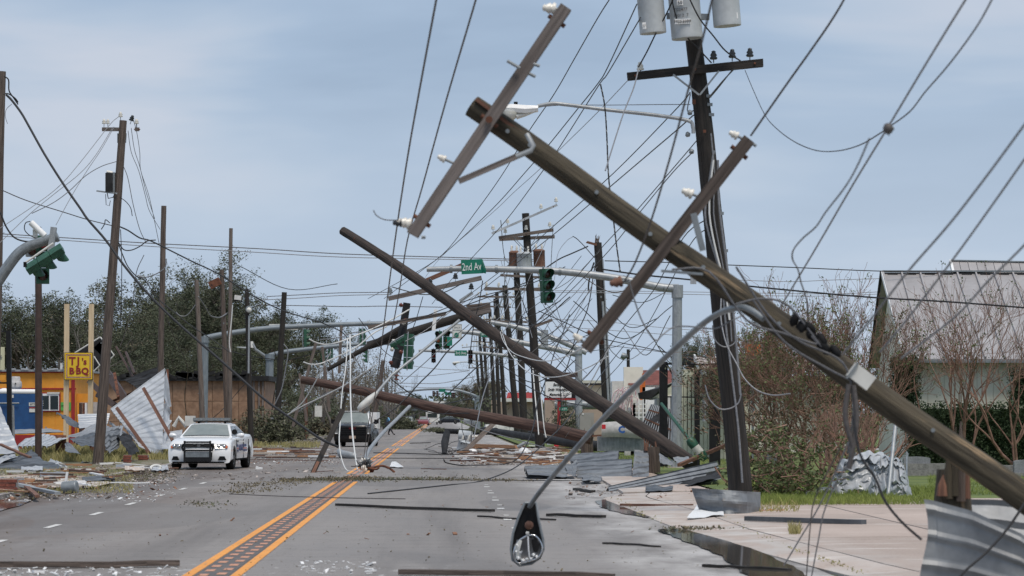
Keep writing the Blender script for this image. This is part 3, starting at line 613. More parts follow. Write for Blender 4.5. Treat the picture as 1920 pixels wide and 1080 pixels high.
# broken pole with grey conduit
t, a, b = pole((1121, 455), (1143, 850), 131, 0.225, 0.17, 'wood_dark', 'dark pole with a splintered top and grey conduits down its side', hw=6)
mb = MB()
for k in range(7): mb.tube([b+V((random.uniform(-.12, .12), random.uniform(-.1, .1), -0.2)), b+V((random.uniform(-.16, .14), 0, random.uniform(.15, .5)))], [0.06, 0.006], 5)
mb.build('splinter', 'wood_brown', t); MB().beam(b+V((-0.05, -.1, -0.1)), b+V((-0.48, -.1, .02)), .12, .1, jag=.05).build('splinter', 'wood_red', t)
u = (b-a); mb = MB()
for dx, f0, f1, r in ((0.08, 0.0, 0.72, .055), (0.19, 0.0, .92, .03)): mb.tube([a+u*f0+V((dx, -.24, 0)), a+u*f1+V((dx-.02, -.2, 0))], r, 8)
mb.build('conduit', 'galv', t)
# stumps
for lb, x, y0, d, r, m in [('broken stub of a dark pole propping the long fallen pole', 1101, 812, 124, .27, 'wood_brown'), ('splintered stump of a post between the dented grey sheets', 1223, 838, 84, .24, 'wood_brown')]:
    a = P(x, 778, d); a.z = -.05; b = P(x-1, y0, d); t = thing('pole_stump', a, lb, 'pole stump', 'broken pole stumps'); shaft(t, [a, b], r, r*.92, m)
    mb = MB()
    for k in range(8):
        q = b+V((random.uniform(-.8, .8)*r, random.uniform(-.8, .8)*r, -.1)); mb.tube([q, q+V((random.uniform(-.05, .05), 0, random.uniform(.15, .35)))], [.05, .005], 5)
    mb.build('splinter', 'wood_red', t)
# --- transformers
def transformer(c, h, r, m, label, group, lean=V((0, 0, 1)), num=None, face=True):
    ax = V(lean).normalized(); c = V(c); base = c-ax*h/2; t = thing('transformer', base, label, 'transformer', group)
    MB().lathe(base, ax, [(r*.99, 0), (r, .012*h), (r, .05*h), (r, .86*h), (r*1.04, .87*h), (r*1.04, .91*h), (r, .92*h), (r*.8, .97*h), (r*.3, h)], 24).build('tank', m, t)
    for q in (-.5, .5):
        p = base+ax*h*.95+V((q*r, 0, 0)); MB().lathe(p, ax, [(.03, 0), (.06, .05), (.04, .1), (.06, .14), (.04, .19), (.05, .23), (.02, .3)], 8).build('bushing', 'porcelain', t)
    for q in (-.45, 0, .45): MB().cyl(base+ax*h*.72+V((q*r, -r*.9, 0)), base+ax*h*.72+V((q*r, -r*1.1, 0)), .03, n=8).build('terminal', 'glass_dark', t)
    mb = MB()
    for q in (.25, .75): mb.box(base+ax*h*q+V((0, r*.95, 0)), (.14, .16, .08))
    mb.build('bracket', 'galv_dark', t); return t
TG = 'transformers of the thick pole in the receding row'
transformer(P(964, 489, 139.6), 0.95, .24, 'transformer_rust', 'dark rusty transformer on the far side of the thick row pole', TG, (0, 0, 1))
transformer(P(983, 491, 139.2), 0.95, .35, 'transformer_grey', 'pale grey transformer in the middle between two rusty ones', TG)
transformer(P(1011, 484, 139.6), 0.85, .27, 'transformer_rust', 'brown rusted transformer next to the hanging traffic light', TG, (-.03, 0, 1))
# --- transformer pole, near right
t = thing('utility_pole', P(1390, 778, 51)-V((0, 0, 1.75)), 'big dark curved pole with three grey transformers, its foot in bent sheet metal', 'utility pole', PG)
tpts = [P(1391, 968, 51), P(1387, 900, 51), P(1378, 800, 51), P(1362, 660, 51), P(1346, 500, 51), P(1334, 380, 51), P(1320, 240, 51), P(1305, 110, 51), P(1292, 0, 51), P(1282, -90, 51)]
fine_shaft(smooth_path(tpts, 3), (.215, .125), 40, 130, 5.0, .08).build('shaft', 'wood_dark', t)
ca = crossarm(t, P(1176, 144, 50.8), P(1430, 118, 50.8), .11, .135, (), m='wood_dark')
insulator(ca, P(1201, 136, 50.8), (-.05, 0, 1), 1.1, 'porcelain', .04)
for x, y in ((1338, 118), (1373, 115), (1406, 113)): insulator(ca, P(x, y, 50.8), (0, 0, 1), 1.15, 'glass_dark', .06)
MB().beam(P(1262, 140, 50.7), P(1311, 178, 50.7), .04, .03).beam(P(1348, 133, 50.7), P(1312, 178, 50.7), .04, .03).build('brace', 'galv', t)
mb = MB()
for x, y in ((1300, 212), (1296, 253), (1303, 285)): mb.lathe(P(x-2, y, 50.8), (-1, 0, .2), [(.03, 0), (.05, .05), (.03, .08)], 8)
for x, y in ((1336, 285), (1341, 330), (1352, 400), (1360, 470), (1329, 180), (1331, 196), (1334, 215)): mb.box(P(x, y, 50.9), (.09, .05, .05))
mb.build('hardware', 'galv_dark', t); MB().box(P(1301, 191, 50.78), (.06, .02, .08)).box(P(1321, 246, 50.78), (.05, .02, .05)).build('tag_plate', 'steel_rust', t)
mb = MB(); pl = [[(1338, 285), (1330, 340), (1322, 400), (1332, 450), (1352, 520), (1362, 620), (1372, 700), (1384, 800), (1392, 905)], [(1333, 250), (1340, 330), (1338, 400), (1350, 470), (1366, 560), (1372, 640)], [(1346, 300), (1348, 380), (1359, 470), (1372, 560), (1380, 640), (1388, 740)]]
for q, r in zip(pl, (.02, .014, .022)): mb.tube(smooth_path([P(x, y, 50.66) for x, y in q], 3), r, 6)
mb.build('riser_cable', 'wire_grey', t); MB().tube(smooth_path([P(x, y, 50.6) for x, y in [(1338, 300), (1333, 340), (1330, 400), (1340, 460), (1356, 525), (1368, 600)]], 3), .018, 6).build('riser_cable', 'wire_white', t)
MB().box(P(1300, 505, 50.75), (.10, .06, .5)).build('junction_box', 'galv', t)
TG = 'grey transformers on the big dark pole'
tr = []
for (x, y, h, r), lb in zip([(1219, -4, 1.20, .225), (1283, 5, 1.22, .265), (1358, -22, 1.28, .235)], ['grey can transformer hung over the white insulator end of the crossarm', 'middle grey transformer lettered 50 on the front of the big dark pole', 'grey can transformer over the dark insulators of the crossarm']):
    tr.append(transformer(P(x, y, 50.35), h, r, 'transformer_grey', lb, TG, (-.085, 0, 1)))
tl = math.radians(-5)
rr = (math.pi/2, math.radians(-5), 0)
def plate(parent, x, y, d, w, h, m, rz=-5): return MB().box(P(x, y, d), (w, .006, h), Matrix.Rotation(math.radians(rz), 3, 'Y')).build('number_plate', m, parent)
plate(tr[1], 1275, 5, 50.07, .10, .085, 'white_paint'); text('50', .085, P(1275, 5, 50.055), 'ink_black', tr[1], rr)
text('T02477', .075, P(1276, 18, 50.06), 'ink_black', tr[1], rr); text('120/ 2  7', .07, P(1277, 29, 50.06), 'ink_black', tr[1], rr)
plate(tr[1], 1280, 40, 50.07, .27, .085, 'white_paint', -2); text('M253099', .075, P(1280, 40, 50.055), 'ink_black', tr[1], (math.pi/2, math.radians(-2), 0))
plate(tr[0], 1208, 48, 50.12, .06, .11, 'white_paint'); text('37', .05, P(1208, 48, 50.1), 'ink_black', tr[0], rr); plate(tr[2], 1381, 29, 50.18, .045, .10, 'white_paint')
MB().beam(P(1250, 30, 50.6), P(1330, 32, 50.6), .09, .1).build('mounting_bar', 'galv', t)
# --- foreground fallen pole with two crossarms
g1 = P(885, 198, 24.5); g2 = P(1990, 985, 24.0)
t = thing('fallen_utility_pole', g2, 'huge mossy pole falling across the street with two crossarms, out-of-focus and close', 'utility pole', 'fallen utility poles')
k = 12; fp = [g1.lerp(g2, i/k)+V((0, 0, .012*math.sin(i*1.3))) for i in range(k+1)]
fine_shaft(fp, (.092, .118), 64, 200, 3.3, .10).build('shaft', 'wood_mossy', t)
mb = MB()
for q in (.06, .1, .22, .31, .4, .52, .66, .78): c_ = g1.lerp(g2, q)+V((random.uniform(-.03, .03), -.10, random.uniform(-.03, .03))); mb.cyl(c_, c_+V((0, -.03, 0)), .018, n=7)
mb.build('bolt', 'galv_dark', t)
ax_ = (g2-g1).normalized(); upn = V((ax_.z*-1, 0, ax_.x)); upn.normalize()
MB().beam(P(893, 186, 24.4), P(998, 266, 24.4), .04, .03, upn).build('wood_strip', 'wood_red', t)
c1 = crossarm(t, P(1061, 14, 24.3), P(774, 440, 24.3), .10, .125, (), m='wood_weathered', up=V((0, -1, 0)))
c2 = crossarm(t, P(1404, 262, 24.3), P(1098, 656, 24.3), .105, .14, (), m='wood_crossarm', up=V((0, -1, 0)))
def ins_on(arm, x, y, dx, dy, k=1.15, m='porcelain', d=24.3, pin=.06):
    v = V((dx, 0, -dy)).normalized(); p = P(x, y, d)
    MB().cyl(p, p+v*(pin+.02), .012, n=6).build('pin', 'galv_dark', arm); return MB().lathe(p+v*pin, v, [(r*k, h*k) for r, h in INS_P[2:]], 12).build('insulator', m, arm)
ins_on(c1, 1056, 18, -1, -.1, .85); ins_on(c1, 850, 306, -1, -.45, .55, pin=.07); ins_on(c1, 784, 424, -1, -.25, .85); ins_on(c1, 768, 418, -1, 0, .6, 'glass_dark')
ins_on(c2, 1396, 262, -1, -.5, .62); ins_on(c2, 1312, 370, -1, -.4, .75); ins_on(c2, 1180, 524, -.9, .2, .8, 'transformer_rust'); ins_on(c2, 1098, 645, -1, -.8, .6, pin=.05)
mb = MB()
for x, y, dx, dy in ((1000, 120, 12, 4), (992, 138, 12, 6), (975, 128, -24, -14), (790, 445, 8, 0), (1412, 270, 6, 4)): mb.cyl(P(x, y, 24.2), P(x+dx, y+dy, 24.2), .014, n=6)
mb.build('bolt_hole', 'galv_dark', c1); MB().cyl(P(917, 224, 24.22), P(917, 224, 24.18), .028, n=14).build('washer', 'steel_rust', c1)
o = MB().beam(P(860, 340, 24.2), P(976, 290, 24.2), .045, .05, V((0, -1, 0))).build('brace', 'wood_weathered', t)
MB().tube([P(968, 294, 24.1), P(996, 282, 24.1), P(1000, 274, 24.1), P(988, 252, 24.15)], .022, 8).build('brace_fitting', 'galv', o)
MB().beam(P(1240, 508, 24.15), P(1318, 514, 24.1), .05, .02).beam(P(1300, 400, 24.1), P(1318, 470, 24.1), .05, .02, V((0, -1, 0))).build('brace', 'galv_dark', t)
o = MB(); o.box(P(1614, 706, 23.8), (.20, .10, .125), Matrix.Rotation(math.radians(37), 3, 'Y')); bb = o.build('cable_box', 'off_white', t)
MB().box(P(1598, 695, 23.74), (.015, .03, .15), Matrix.Rotation(math.radians(37), 3, 'Y')).build('strap', 'galv_dark', bb)
mb = MB()
for q in range(9):
    x = 1490+q*9; y = 600+q*7; mb.lathe(P(x+random.uniform(-8, 8), y+random.uniform(-6, 6), 23.83), (random.uniform(-1, 1), -.3, random.uniform(-1, 1)), [(.01, -.06), (.035, -.03), (.035, .03), (.01, .06)], 7)
mb.build('clamp', 'plastic_black', t)
mb = MB()
for q in [[(1380, 500), (1440, 590), (1500, 640), (1580, 680), (1600, 760), (1590, 850)], [(1260, 505), (1330, 510), (1400, 600), (1470, 625), (1530, 645), (1520, 628)], [(1410, 560), (1470, 640), (1550, 690), (1610, 720)], [(1380, 570), (1430, 560), (1480, 575), (1540, 650)]]:
    mb.tube(smooth_path([P(x, y, 23.8) for x, y in q], 5), .009, 7)
mb.build('lashed_cable', 'wire_slate', t)
mb = MB()
for q in [[(1592, 720), (1585, 780), (1600, 840)], [(1600, 722), (1606, 790), (1592, 880)]]: mb.tube(smooth_path([P(x, y, 23.7) for x, y in q], 5), .022, 7)
mb.build('cable_bundle', 'wire_brown', t)
# its broken stump, splintered
sb = P(1785, 778, 24.8); sb.z = 0.05
t = thing('pole_stump', sb, 'upright splintered stump with torn orange wood under the huge mossy pole', 'pole stump', 'broken pole stumps')
MB().tube([sb, P(1786, 960, 24.8), P(1786, 880, 24.8)], [.17, .165, .13], 16).build('shaft', 'wood_mossy', t)
for x, y0, y1, w, m in ((1768, 930, 890, .06, 'wood_red'), (1790, 930, 800, .05, 'wood_mossy'), (1803, 940, 815, .05, 'wood_brown'), (1812, 935, 850, .04, 'wood_red'), (1778, 935, 840, .05, 'wood_mossy'), (1800, 900, 790, .03, 'wood_brown')):
    MB().tube([P(x, y0, 24.65), P(x, (y0+y1)/2, 24.65), P(x+2, y1, 24.65)], [w, w*.8, .008], 6).build('splinter', m, t)
# --- long poles fallen across the road
t = thing('fallen_utility_pole', P(1290, 870, 88), 'long brown pole leaning steeply down from upper air to the heap of sheets', 'utility pole', 'fallen utility poles')
a, b = P(643, 433, 98), P(1296, 872, 86)
fp = [a.lerp(b, i/16)+V((0, 0, .06*math.sin(i*.55))) for i in range(17)]
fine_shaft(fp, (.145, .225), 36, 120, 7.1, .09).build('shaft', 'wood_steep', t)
mb = MB()
for q in (.04, .12, .2, .27, .34, .4): c = a.lerp(b, q); mb.cyl(c+V((0, -.12, 0)), c+V((0, -.2, 0)), .045, n=8)
mb.build('bolt_hole', 'steel_rust', t)
a, b = P(566, 712, 125), P(1110, 822, 122)
t = thing('fallen_utility_pole', b, 'long reddish-brown pole lying nearly level on a stub, above the road', 'utility pole', 'fallen utility poles')
fp = [a.lerp(b, i/12)+V((0, 0, .04*math.sin(i*.8))) for i in range(13)]
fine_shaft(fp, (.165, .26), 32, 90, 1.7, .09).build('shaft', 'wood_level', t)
MB().beam(b+V((0, -.1, .1)), b+V((.55, -.1, .13)), .1, .08, jag=.08).build('splinter', 'wood_red', t)
t = thing('fallen_utility_pole', G(1180, 850), 'black tarred pole lying flat on the ground behind the sheets', 'utility pole', 'fallen utility poles')
shaft(t, [P(905, 806, 160), P(1120, 838, 128)], .17, .2, 'tar_black'); shaft(t, [P(1090, 833, 128), P(1345, 855, 112)], .21, .18, 'tar_black')
t = thing('fallen_utility_pole', G(1000, 812), 'dark leafy trunk-like pole lying across the far lane', 'utility pole', 'fallen utility poles')
shaft(t, [P(820, 808, 245), P(1000, 813, 232)], .22, .2, 'tar_black')
t = thing('fallen_utility_pole', P(610, 695, 142), 'dark pole sloping up through the tangled wires toward the crossarms', 'utility pole', 'fallen utility poles')
shaft(t, [P(614, 693, 142), P(758, 612, 142)], .10, .15, 'wood_dark'); shaft(t, [P(690, 648, 142.5), P(918, 578, 142)], .2, .22, 'wood_dark')
tt = thing('broken_pole', P(738, 690, 138), 'blackened vertical pole section hanging in the wires with reddish insulators', 'utility pole')
shaft(tt, [P(740, 690, 138), P(752, 640, 138), P(763, 568, 138)], .22, .17, 'tar_black')
for x, y, m in ((752, 572, 'porcelain_red'), (760, 601, 'porcelain_red'), (757, 605, 'porcelain'), (752, 660, 'porcelain_red'), (735, 655, 'porcelain'), (738, 640, 'porcelain'), (764, 640, 'porcelain_red'), (733, 680, 'porcelain_red')):
    MB().lathe(P(x, y, 137.6), (random.uniform(-1, 1), -.3, .5), [(.03, -.1), (.10, -.05), (.06, 0), (.11, .04), (.03, .1)], 10).build('insulator', m, tt)
prof = []
for q in range(6): prof += [(.035, q*.18), (.15, q*.18+.03), (.10, q*.18+.07), (.03, q*.18+.10)]
MB().lathe(P(743, 713, 138), (.12, 0, 1), prof, 10).build('insulator_string', 'porcelain_red', tt)
# loose crossarms hanging in the tangle
AG = 'crossarms hanging in the tangled wires'
for (x0, y0, x1, y1, w, d, m, ins), lb in zip([(728, 560, 903, 521, .17, 128, 'wood_weathered', (.02, .45, .72)), (797, 527, 885, 489, .16, 129, 'wood_red', ()), (690, 614, 836, 588, .14, 130, 'wood_grey', ()), (875, 577, 919, 572, .2, 127, 'wood_brown', ()), (880, 590, 920, 581, .17, 126.5, 'wood_weathered', ()), (862, 565, 886, 549, .12, 126, 'galv', (.9,)), (1003, 612, 1035, 600, .1, 126, 'wood_grey', ())],
   ['long pale grey crossarm with small insulators below the street name sign', 'rust-red beam crossing in front of the signal arm end', 'grey-brown crossarm lying against the dark sloping pole', 'short dark brown broken timber above a pale one', 'short pale timber just under the dark brown one', 'small galvanised arm with a white insulator', 'tiny grey arm by the row poles']):
    A, B = P(x0, y0, d), P(x1, y1, d); o = MB().beam(A, B, w, w*1.15, jag=.02).build('crossarm', m, None, A); tag(o, lb, 'crossarm', AG)
    for q in ins: insulator(o, A.lerp(B, q)+V((0, 0, w/2)), (0, 0, 1), 2.0, 'glass_dark' if q != .02 else 'galv_dark')
a, b = P(642, 770, 90), P(584, 893, 88)
t = thing('crossarm', b, 'dark board standing on its end on the road in front of the black pickup', 'crossarm'); MB().beam(a, b, .15, .13, V((0, -1, 0)), jag=.04).build('timber', 'wood_dark', t)
MB().beam(a.lerp(b, .78)+V((0, -.1, 0)), b+V((0, -.1, 0)), .09, .02, V((0, -1, 0))).build('wood_strip', 'wood_red', t)
# transformers and arm lying in the road
TG = 'transformers lying among the planks in the road'
for (x, y, h, r, d, ax), lb in zip([(881, 787, .60, .235, 150, (1, 0, -.12)), (873, 817, .62, .235, 136, (1, -.1, -.1)), (869, 836, .50, .27, 134, (.30, -.15, 1))], ['white can transformer hanging in wires over the road', 'white transformer with rust spots lying above another', 'grey dented transformer lowest on the road by the leaning arm']):
    tr_ = transformer(P(x, y, d), h, r, 'transformer_grey', lb, TG, ax)
a, b = P(930, 790, 131), P(866, 852, 128); solo('crossarm', MB().beam(a, b, .2, .16, V((0, -1, 0)), jag=.04), 'wood_grey', 'grey crossarm leaning down onto the transformer in the road', 'crossarm', 'crossarms in the road')
a, b = P(836, 806, 130), P(833, 852, 128); t = thing('tangled_bracket', b, 'black burnt stub with a knot of wires at its foot in the road', 'bracket'); MB().tube([b, P(834, 830, 129), P(838, 812, 130)], [.10, .17, .15], 9).build('stub', 'tar_black', t)
mb = MB()
for k in range(22):
    c = P(834+random.uniform(-14, 14), 848+random.uniform(-12, 10), 129); c2 = c+V((random.uniform(-.9, .9), random.uniform(-.3, .3), random.uniform(-.3, .4))); mb.tube(smooth_path([c, (c+c2)/2+V((random.uniform(-.2, .2), 0, random.uniform(-.3, .3))), c2], 4), .012, 5)
mb.build('wire_knot', 'wire_black', t)
# --- insulator clump where the wires reach the road
c = G(683, 886); t = thing('insulator_cluster', c, 'clump of torn insulators and wire ends touching the road by the yellow lines', 'insulators')
for k, (dx, dz, m) in enumerate([(0, .08, 'porcelain'), (.14, .12, 'glass_dark'), (-.08, .14, 'glass_dark'), (.05, .22, 'glass_dark'), (.2, .05, 'porcelain_red'), (-.05, .3, 'porcelain'), (.12, .3, 'galv_dark')]):
    MB().lathe(c+V((dx, -.1+.05*k, dz+.04)), (random.uniform(-1, 1), -.2, 1), [(.03, -.1), (.09, -.05), (.06, 0), (.1, .04), (.04, .1)], 10).build('insulator', m, t)
mb = MB().tube(smooth_path([c+V((.15, 0, .12)), c+V((.5, 0, .2)), c+V((.75, 0, .12)), c+V((.9, 0, .0))], 4), .035, 7).tube(smooth_path([c+V((.1, -.1, .15)), c+V((.35, -.1, .1)), c+V((.45, -.1, .16))], 4), .03, 7); mb.build('bent_bracket', 'steel_rust', t)
mb = MB()
for k in range(14):
    a = c+V((random.uniform(-.1, .1), 0, random.uniform(.02, .3))); b = a+V((random.uniform(-.35, .35), random.uniform(-.2, .2), random.uniform(-.1, .25))); b.z = max(b.z, .02); mb.tube([a, b], .012, 5)
mb.build('wire_end', 'wire_black', t)
# --- grey cylinder lying on the road
a, b = G(640, 855, .12), G(662, 862, .12); t = thing('lamp_housing', a, 'grey cylinder lying on the road in front of the pickup', 'cylinder'); MB().tube([P(636, 846, 118), P(640, 851, 117), P(664, 855, 116), P(668, 856, 116)], [.10, .16, .13, .03], 12).build('shell', 'galv', t)
# ================================================================ mast arms, signals, street signs, lamps
def mast(name, label, path, d, r0, r1, col, rc, m='galv', group='signal mast arms', nring=4, d2=None):
    """col: foot and head of the column (px), path: arm points (px)"""
    A = P(col[0][0], col[0][1], d); A.z = 0; B = P(col[1][0], col[1][1], d)
    t = thing(name, A, label, 'signal mast', group)
    if B.z > A.z+.5:
        MB().tube([A, A.lerp(B, .5), B], [rc, rc*.95, rc*.9], 8, smooth=False).build('column', m, t)
        MB().box(A+V((0, 0, .05)), (rc*3.2, rc*3.2, .1)).build('base_plate', 'concrete', t)
        MB().tube([B+V((0, 0, -.35)), B+V((0, 0, .04))], rc*1.12, 10).build('collar', m, t)
    n = len(path); dd = [d+(0 if d2 is None else (d2-d)*i/(n-1)) for i in range(n)]
    pts = smooth_path([P(x, y, q) for (x, y), q in zip(path, dd)], 5)
    arm = MB().tube(pts, [r0+(r1-r0)*i/(len(pts)-1) for i in range(len(pts))], 12).build('arm', m, t)
    mb = MB()
    for k in range(nring):
        c = pts[int((k+.7)/(nring+.4)*len(pts))]; c2 = pts[int((k+.7)/(nring+.4)*len(pts))-1]; dv = (c-c2).normalized(); rr_ = (r0+r1)/2*1.2; mb.cyl(c-dv*.04, c+dv*.04, rr_, n=12)
    if nring: mb.build('strap', 'galv_dark', arm)
    return t
mast('signal_mast', 'tall galvanised mast reaching left over the road with the first street name sign', [(1272, 541), (1235, 538), (1150, 521), (1050, 509), (950, 505), (860, 504), (800, 505)], 92, .14, .08, ((1268, 862), (1270, 537)), .165, nring=5)
mast('signal_mast', 'grey mast column with two parallel arms sloping up behind the fallen crossarm', [(1100, 661), (1040, 635), (980, 616), (920, 604)], 170, .17, .12, ((1085, 833), (1085, 652)), .22, nring=3)
mast('signal_mast', 'lower thicker twin arm joined to the double-arm mast column', [(1090, 666), (1040, 654), (980, 643), (900, 626), (860, 622), (830, 622)], 171, .19, .10, ((1090, 833), (1090, 833)), .16, nring=4)
mast('signal_mast', 'straight arm carrying the second street name sign and two dark signals', [(1003, 672), (960, 668), (900, 662), (840, 659), (785, 657)], 250, .17, .11, ((1003, 817), (1003, 668)), .2, nring=3)
mast('signal_mast', 'tiny distant curved arm over the road near the bridge', [(894, 744), (880, 738), (850, 731), (800, 730), (740, 737)], 330, .17, .10, ((896, 800), (894, 742)), .3, nring=0, m='mast_blue')
mast('signal_mast', 'blue-grey square-cornered mast rising behind the police car with a long arm', [(383, 635), (420, 627), (500, 616), (600, 610), (690, 607), (742, 606)], 184, .19, .13, ((381, 830), (384, 632)), .26, 'mast_blue', nring=7)
mast('signal_mast', 'second blue-grey mast farther along with a lower arm', [(505, 667), (540, 659), (620, 650), (680, 645), (730, 644)], 200, .17, .10, ((503, 818), (506, 665)), .29, 'mast_blue', nring=4)
t = mast('signal_mast', 'curved grey arm end entering at the picture edge with a twisted green signal', [(-60, 650), (-20, 556), (0, 522), (30, 480), (52, 463), (80, 453), (107, 444)], 82, .17, .13, ((-66, 894), (-66, 640)), .25, 'galv_dark', nring=0)
MB().beam(P(101, 426, 81.6), P(94, 478, 81.6), .16, .14, V((0, -1, 0))).build('bracket', 'galv', t)
MB().cyl(P(104, 445, 81.8), P(109, 443, 81.8), .15, .14, 16).build('arm_cap', 'galv_dark', t)
t = thing('traffic_camera', P(80, 440, 81), 'white tube camera clamped on the curved arm beside the twisted signal', 'camera'); MB().cyl(P(58, 417, 81.2), P(84, 442, 81.2), .085, n=14).build('tube', 'white_paint', t)
MB().tube(smooth_path([P(57, 415, 81.1), P(48, 418, 81.1), P(46, 430, 81.1), P(54, 440, 81.1), P(68, 447, 81.1)], 4), .014, 6).build('cable', 'wire_black', t); MB().box(P(66, 438, 81.3), (.12, .1, .22)).build('clamp', 'off_white', t); MB().box(P(75, 428, 81.3), (.06, .06, .08)).build('knob', 'plastic_black', t)
def signal(c, h, label, yaw=0, tilt=0, n=3, group='traffic lights', lens=('dark_lens',)*3, m='green_paint', w=.32, vis=True, bracket=True, pitch=0):
    c = V(c); M = Matrix.Rotation(math.radians(tilt), 3, 'Y') @ Matrix.Rotation(math.radians(yaw), 3, 'Z') @ Matrix.Rotation(math.radians(pitch), 3, 'X')
    w = h*w; sec = h/n; t = thing('traffic_light', c-V((0, 0, h/2)), label, 'traffic light', group)
    L = lambda x, y, z: c+M @ V((x, y, z))
    for i in range(n):
        z = h/2-sec*(i+.5); o = MB().box(L(0, 0, z), (w, w*.55, sec*.965), M).build('housing', m, t)
        MB().lathe(L(0, -w*.27, z), M @ V((0, -1, 0)), [(w*.36, 0), (w*.36, .012), (w*.30, .03), (w*.1, .045)], 16).build('lens', lens[i], o)
        if vis:
            mb = MB(); R_ = w*.44; dp = w*.85
            def fn(u, v, z=z):
                a = math.radians(-40+260*u); ln = dp*(0.35+.65*max(0, math.sin(math.radians(180*u)))) * v
                return L(math.cos(a)*R_, -w*.27-ln, z+math.sin(a)*R_)
            mb.grid(fn, 14, 3); mb.build('visor', m, o)
    if bracket: MB().tube([L(0, w*.35, h/2+.08), L(0, w*.5, h*.3), L(0, w*.5, -h*.3), L(0, w*.3, -h/2-.05)], .03, 6).build('bracket', 'galv', t)
    return t
signal(P(1024, 536, 91.5), 1.06, 'large green traffic light hanging from the tall galvanised mast, unlit', yaw=28, tilt=-3)
signal(P(823, 638, 170), 1.05, 'one of a close pair of signals, the one nearer the white board', yaw=-18, lens=('dark_lens', 'amber', 'dark_lens'))
signal(P(837, 637, 170), 1.05, 'one of a close pair of signals, the one beside the green-dot sign', yaw=20, lens=('dark_lens', 'amber', 'dark_lens'))
signal(P(813, 667, 249), 1.15, 'dark signal with a red lens beside the second street name sign, road-centre side', lens=('dark_lens', 'red_lens', 'dark_lens'), m='tar_black')
signal(P(882, 669, 249), 1.15, 'dark signal with a red lens just past the second street name sign', lens=('dark_lens', 'red_lens', 'dark_lens'), m='tar_black')
signal(P(766, 659, 134), 1.6, 'weathered green signal seen from behind next to the blackened hanging pole', yaw=165, tilt=2, w=.25)
signal(P(748, 640, 135), .9, 'green signal body skewed across the blackened pole', yaw=100, tilt=60, w=.3)
signal(P(676, 631, 183), 1.0, 'edge-on green signal hanging from the long blue-grey arm, first of two', yaw=90, vis=False, w=.24); signal(P(683, 631, 183), 1.0, 'edge-on green signal hanging from the long blue-grey arm, second of two', yaw=95, vis=False, w=.24)
signal(P(620, 660, 234), 1.1, 'plain green signal on the lower blue-grey arm', yaw=180, vis=False, w=.33)
signal(P(687, 668, 234), 1.0, 'green signal with visors in profile at the lower arm end', yaw=-90, w=.3)
signal(P(572, 634, 183), 1.1, 'green signal with a pointed visor below the white sign back', yaw=100, w=.28); signal(P(606, 672, 234), 1.1, 'green signal low against the trees, by the lower arm', yaw=170, w=.3); signal(P(494, 690, 236), .5, 'small green signal at the column of the second blue-grey mast', n=1, w=1)
signal(P(84, 486, 81), 1.15, 'green signal twisted flat on its side with a white bar, by the dark pole', yaw=120, tilt=58, w=.3, bracket=False); tw = bpy.data.objects['traffic_light'].name
t = thing('signal_bar', P(46, 494, 80.6), 'pale steel rod lying along the twisted green signal', 'bar'); MB().cyl(P(47, 493, 80.6), P(100, 456, 80.6), .03).build('rod', 'off_white', t); MB().box(P(47, 496, 80.6), (.08, .08, .14)).build('end_clamp', 'plastic_black', t)
signal(P(80, 487, 82.6), 1.35, 'upright green signal with red faces behind the twisted one', yaw=10, w=.27, lens=('red_back', 'red_back', 'dark_lens'), bracket=False)
signal(P(62, 470, 83), .35, 'small dark signal box under the curved arm', n=1, w=1.1, m='galv_dark', vis=False)
for x in (765, 771): signal(P(x+48 if x == 765 else x+49, 738, 329), .6, 'dark tiny signal over the far road, '+('first' if x == 765 else 'second')+' of a pair', w=.45, vis=False, m='tar_black', bracket=False)
for x, q in ((848, 'first'), (852, 'second'), (866, 'third')): signal(P(x, 741, 329), .6, 'tiny distant green signal seen through the haze, '+q+' of three', w=.5, vis=False, bracket=False)
def sign_plate(x, y, d, w, h, m, label, txts=(), border=None, rz=0, cat='sign', name='street_sign', th=.03, group=None):
    c = P(x, y, d); t = thing(name, c-V((0, 0, h/2)), label, cat, group); M = Matrix.Rotation(math.radians(rz), 3, 'Y')
    MB().box(c, (w, th, h), M).build('plate', m, t)
    if border:
        mb = MB(); q = border[1]
        for sx, sz, ww, hh in ((0, h/2-q, w-q, q*.6), (0, -h/2+q, w-q, q*.6), (w/2-q, 0, q*.6, h-2*q), (-w/2+q, 0, q*.6, h-2*q)): mb.box(c+M @ V((sx, -th/2-.004, sz)), (ww, .006, hh), M)
        mb.build('border', border[0], t)
    for z in txts: text(z[0], z[1], c+M @ V((z[2], -th/2-.008, z[3])), z[4], t, (math.pi/2, math.radians(rz), 0), sx=z[5] if len(z) > 5 else 1)
    return t
t = sign_plate(885, 500, 91.5, .66, .44, 'green_sign', 'bent green street name sign reading 2nd Av on the tall mast arm', [('2nd Av', .33, -.01, -.01, 'white_paint', .62)], rz=-3)
MB().poly([P(903, 486, 91.49), P(905, 487, 91.49), P(912, 507, 91.2), P(911, 513, 91.2), P(903, 511, 91.49)], (0, .02, 0)).build('folded_edge', 'green_sign', t)
sign_plate(864, 662, 249.4, 1.02, .46, 'green_sign', 'small green street name sign reading 3rd Ave', [('3rd Ave', .38, 0, 0, 'white_paint', .72)])
sign_plate(911, 626, 169.5, .60, .34, 'green_sign', 'green street name sign half hidden by the leaning pole, lettering Smit', [('Smit', .26, -.04, 0, 'white_paint')])
sign_plate(829, 732, 329.5, .72, .36, 'green_sign', 'tiny green street name plate above the far pair of signals'); sign_plate(840, 738, 329.5, .7, .3, 'green_sign', 'tiny lower green plate beside the far street name plate')
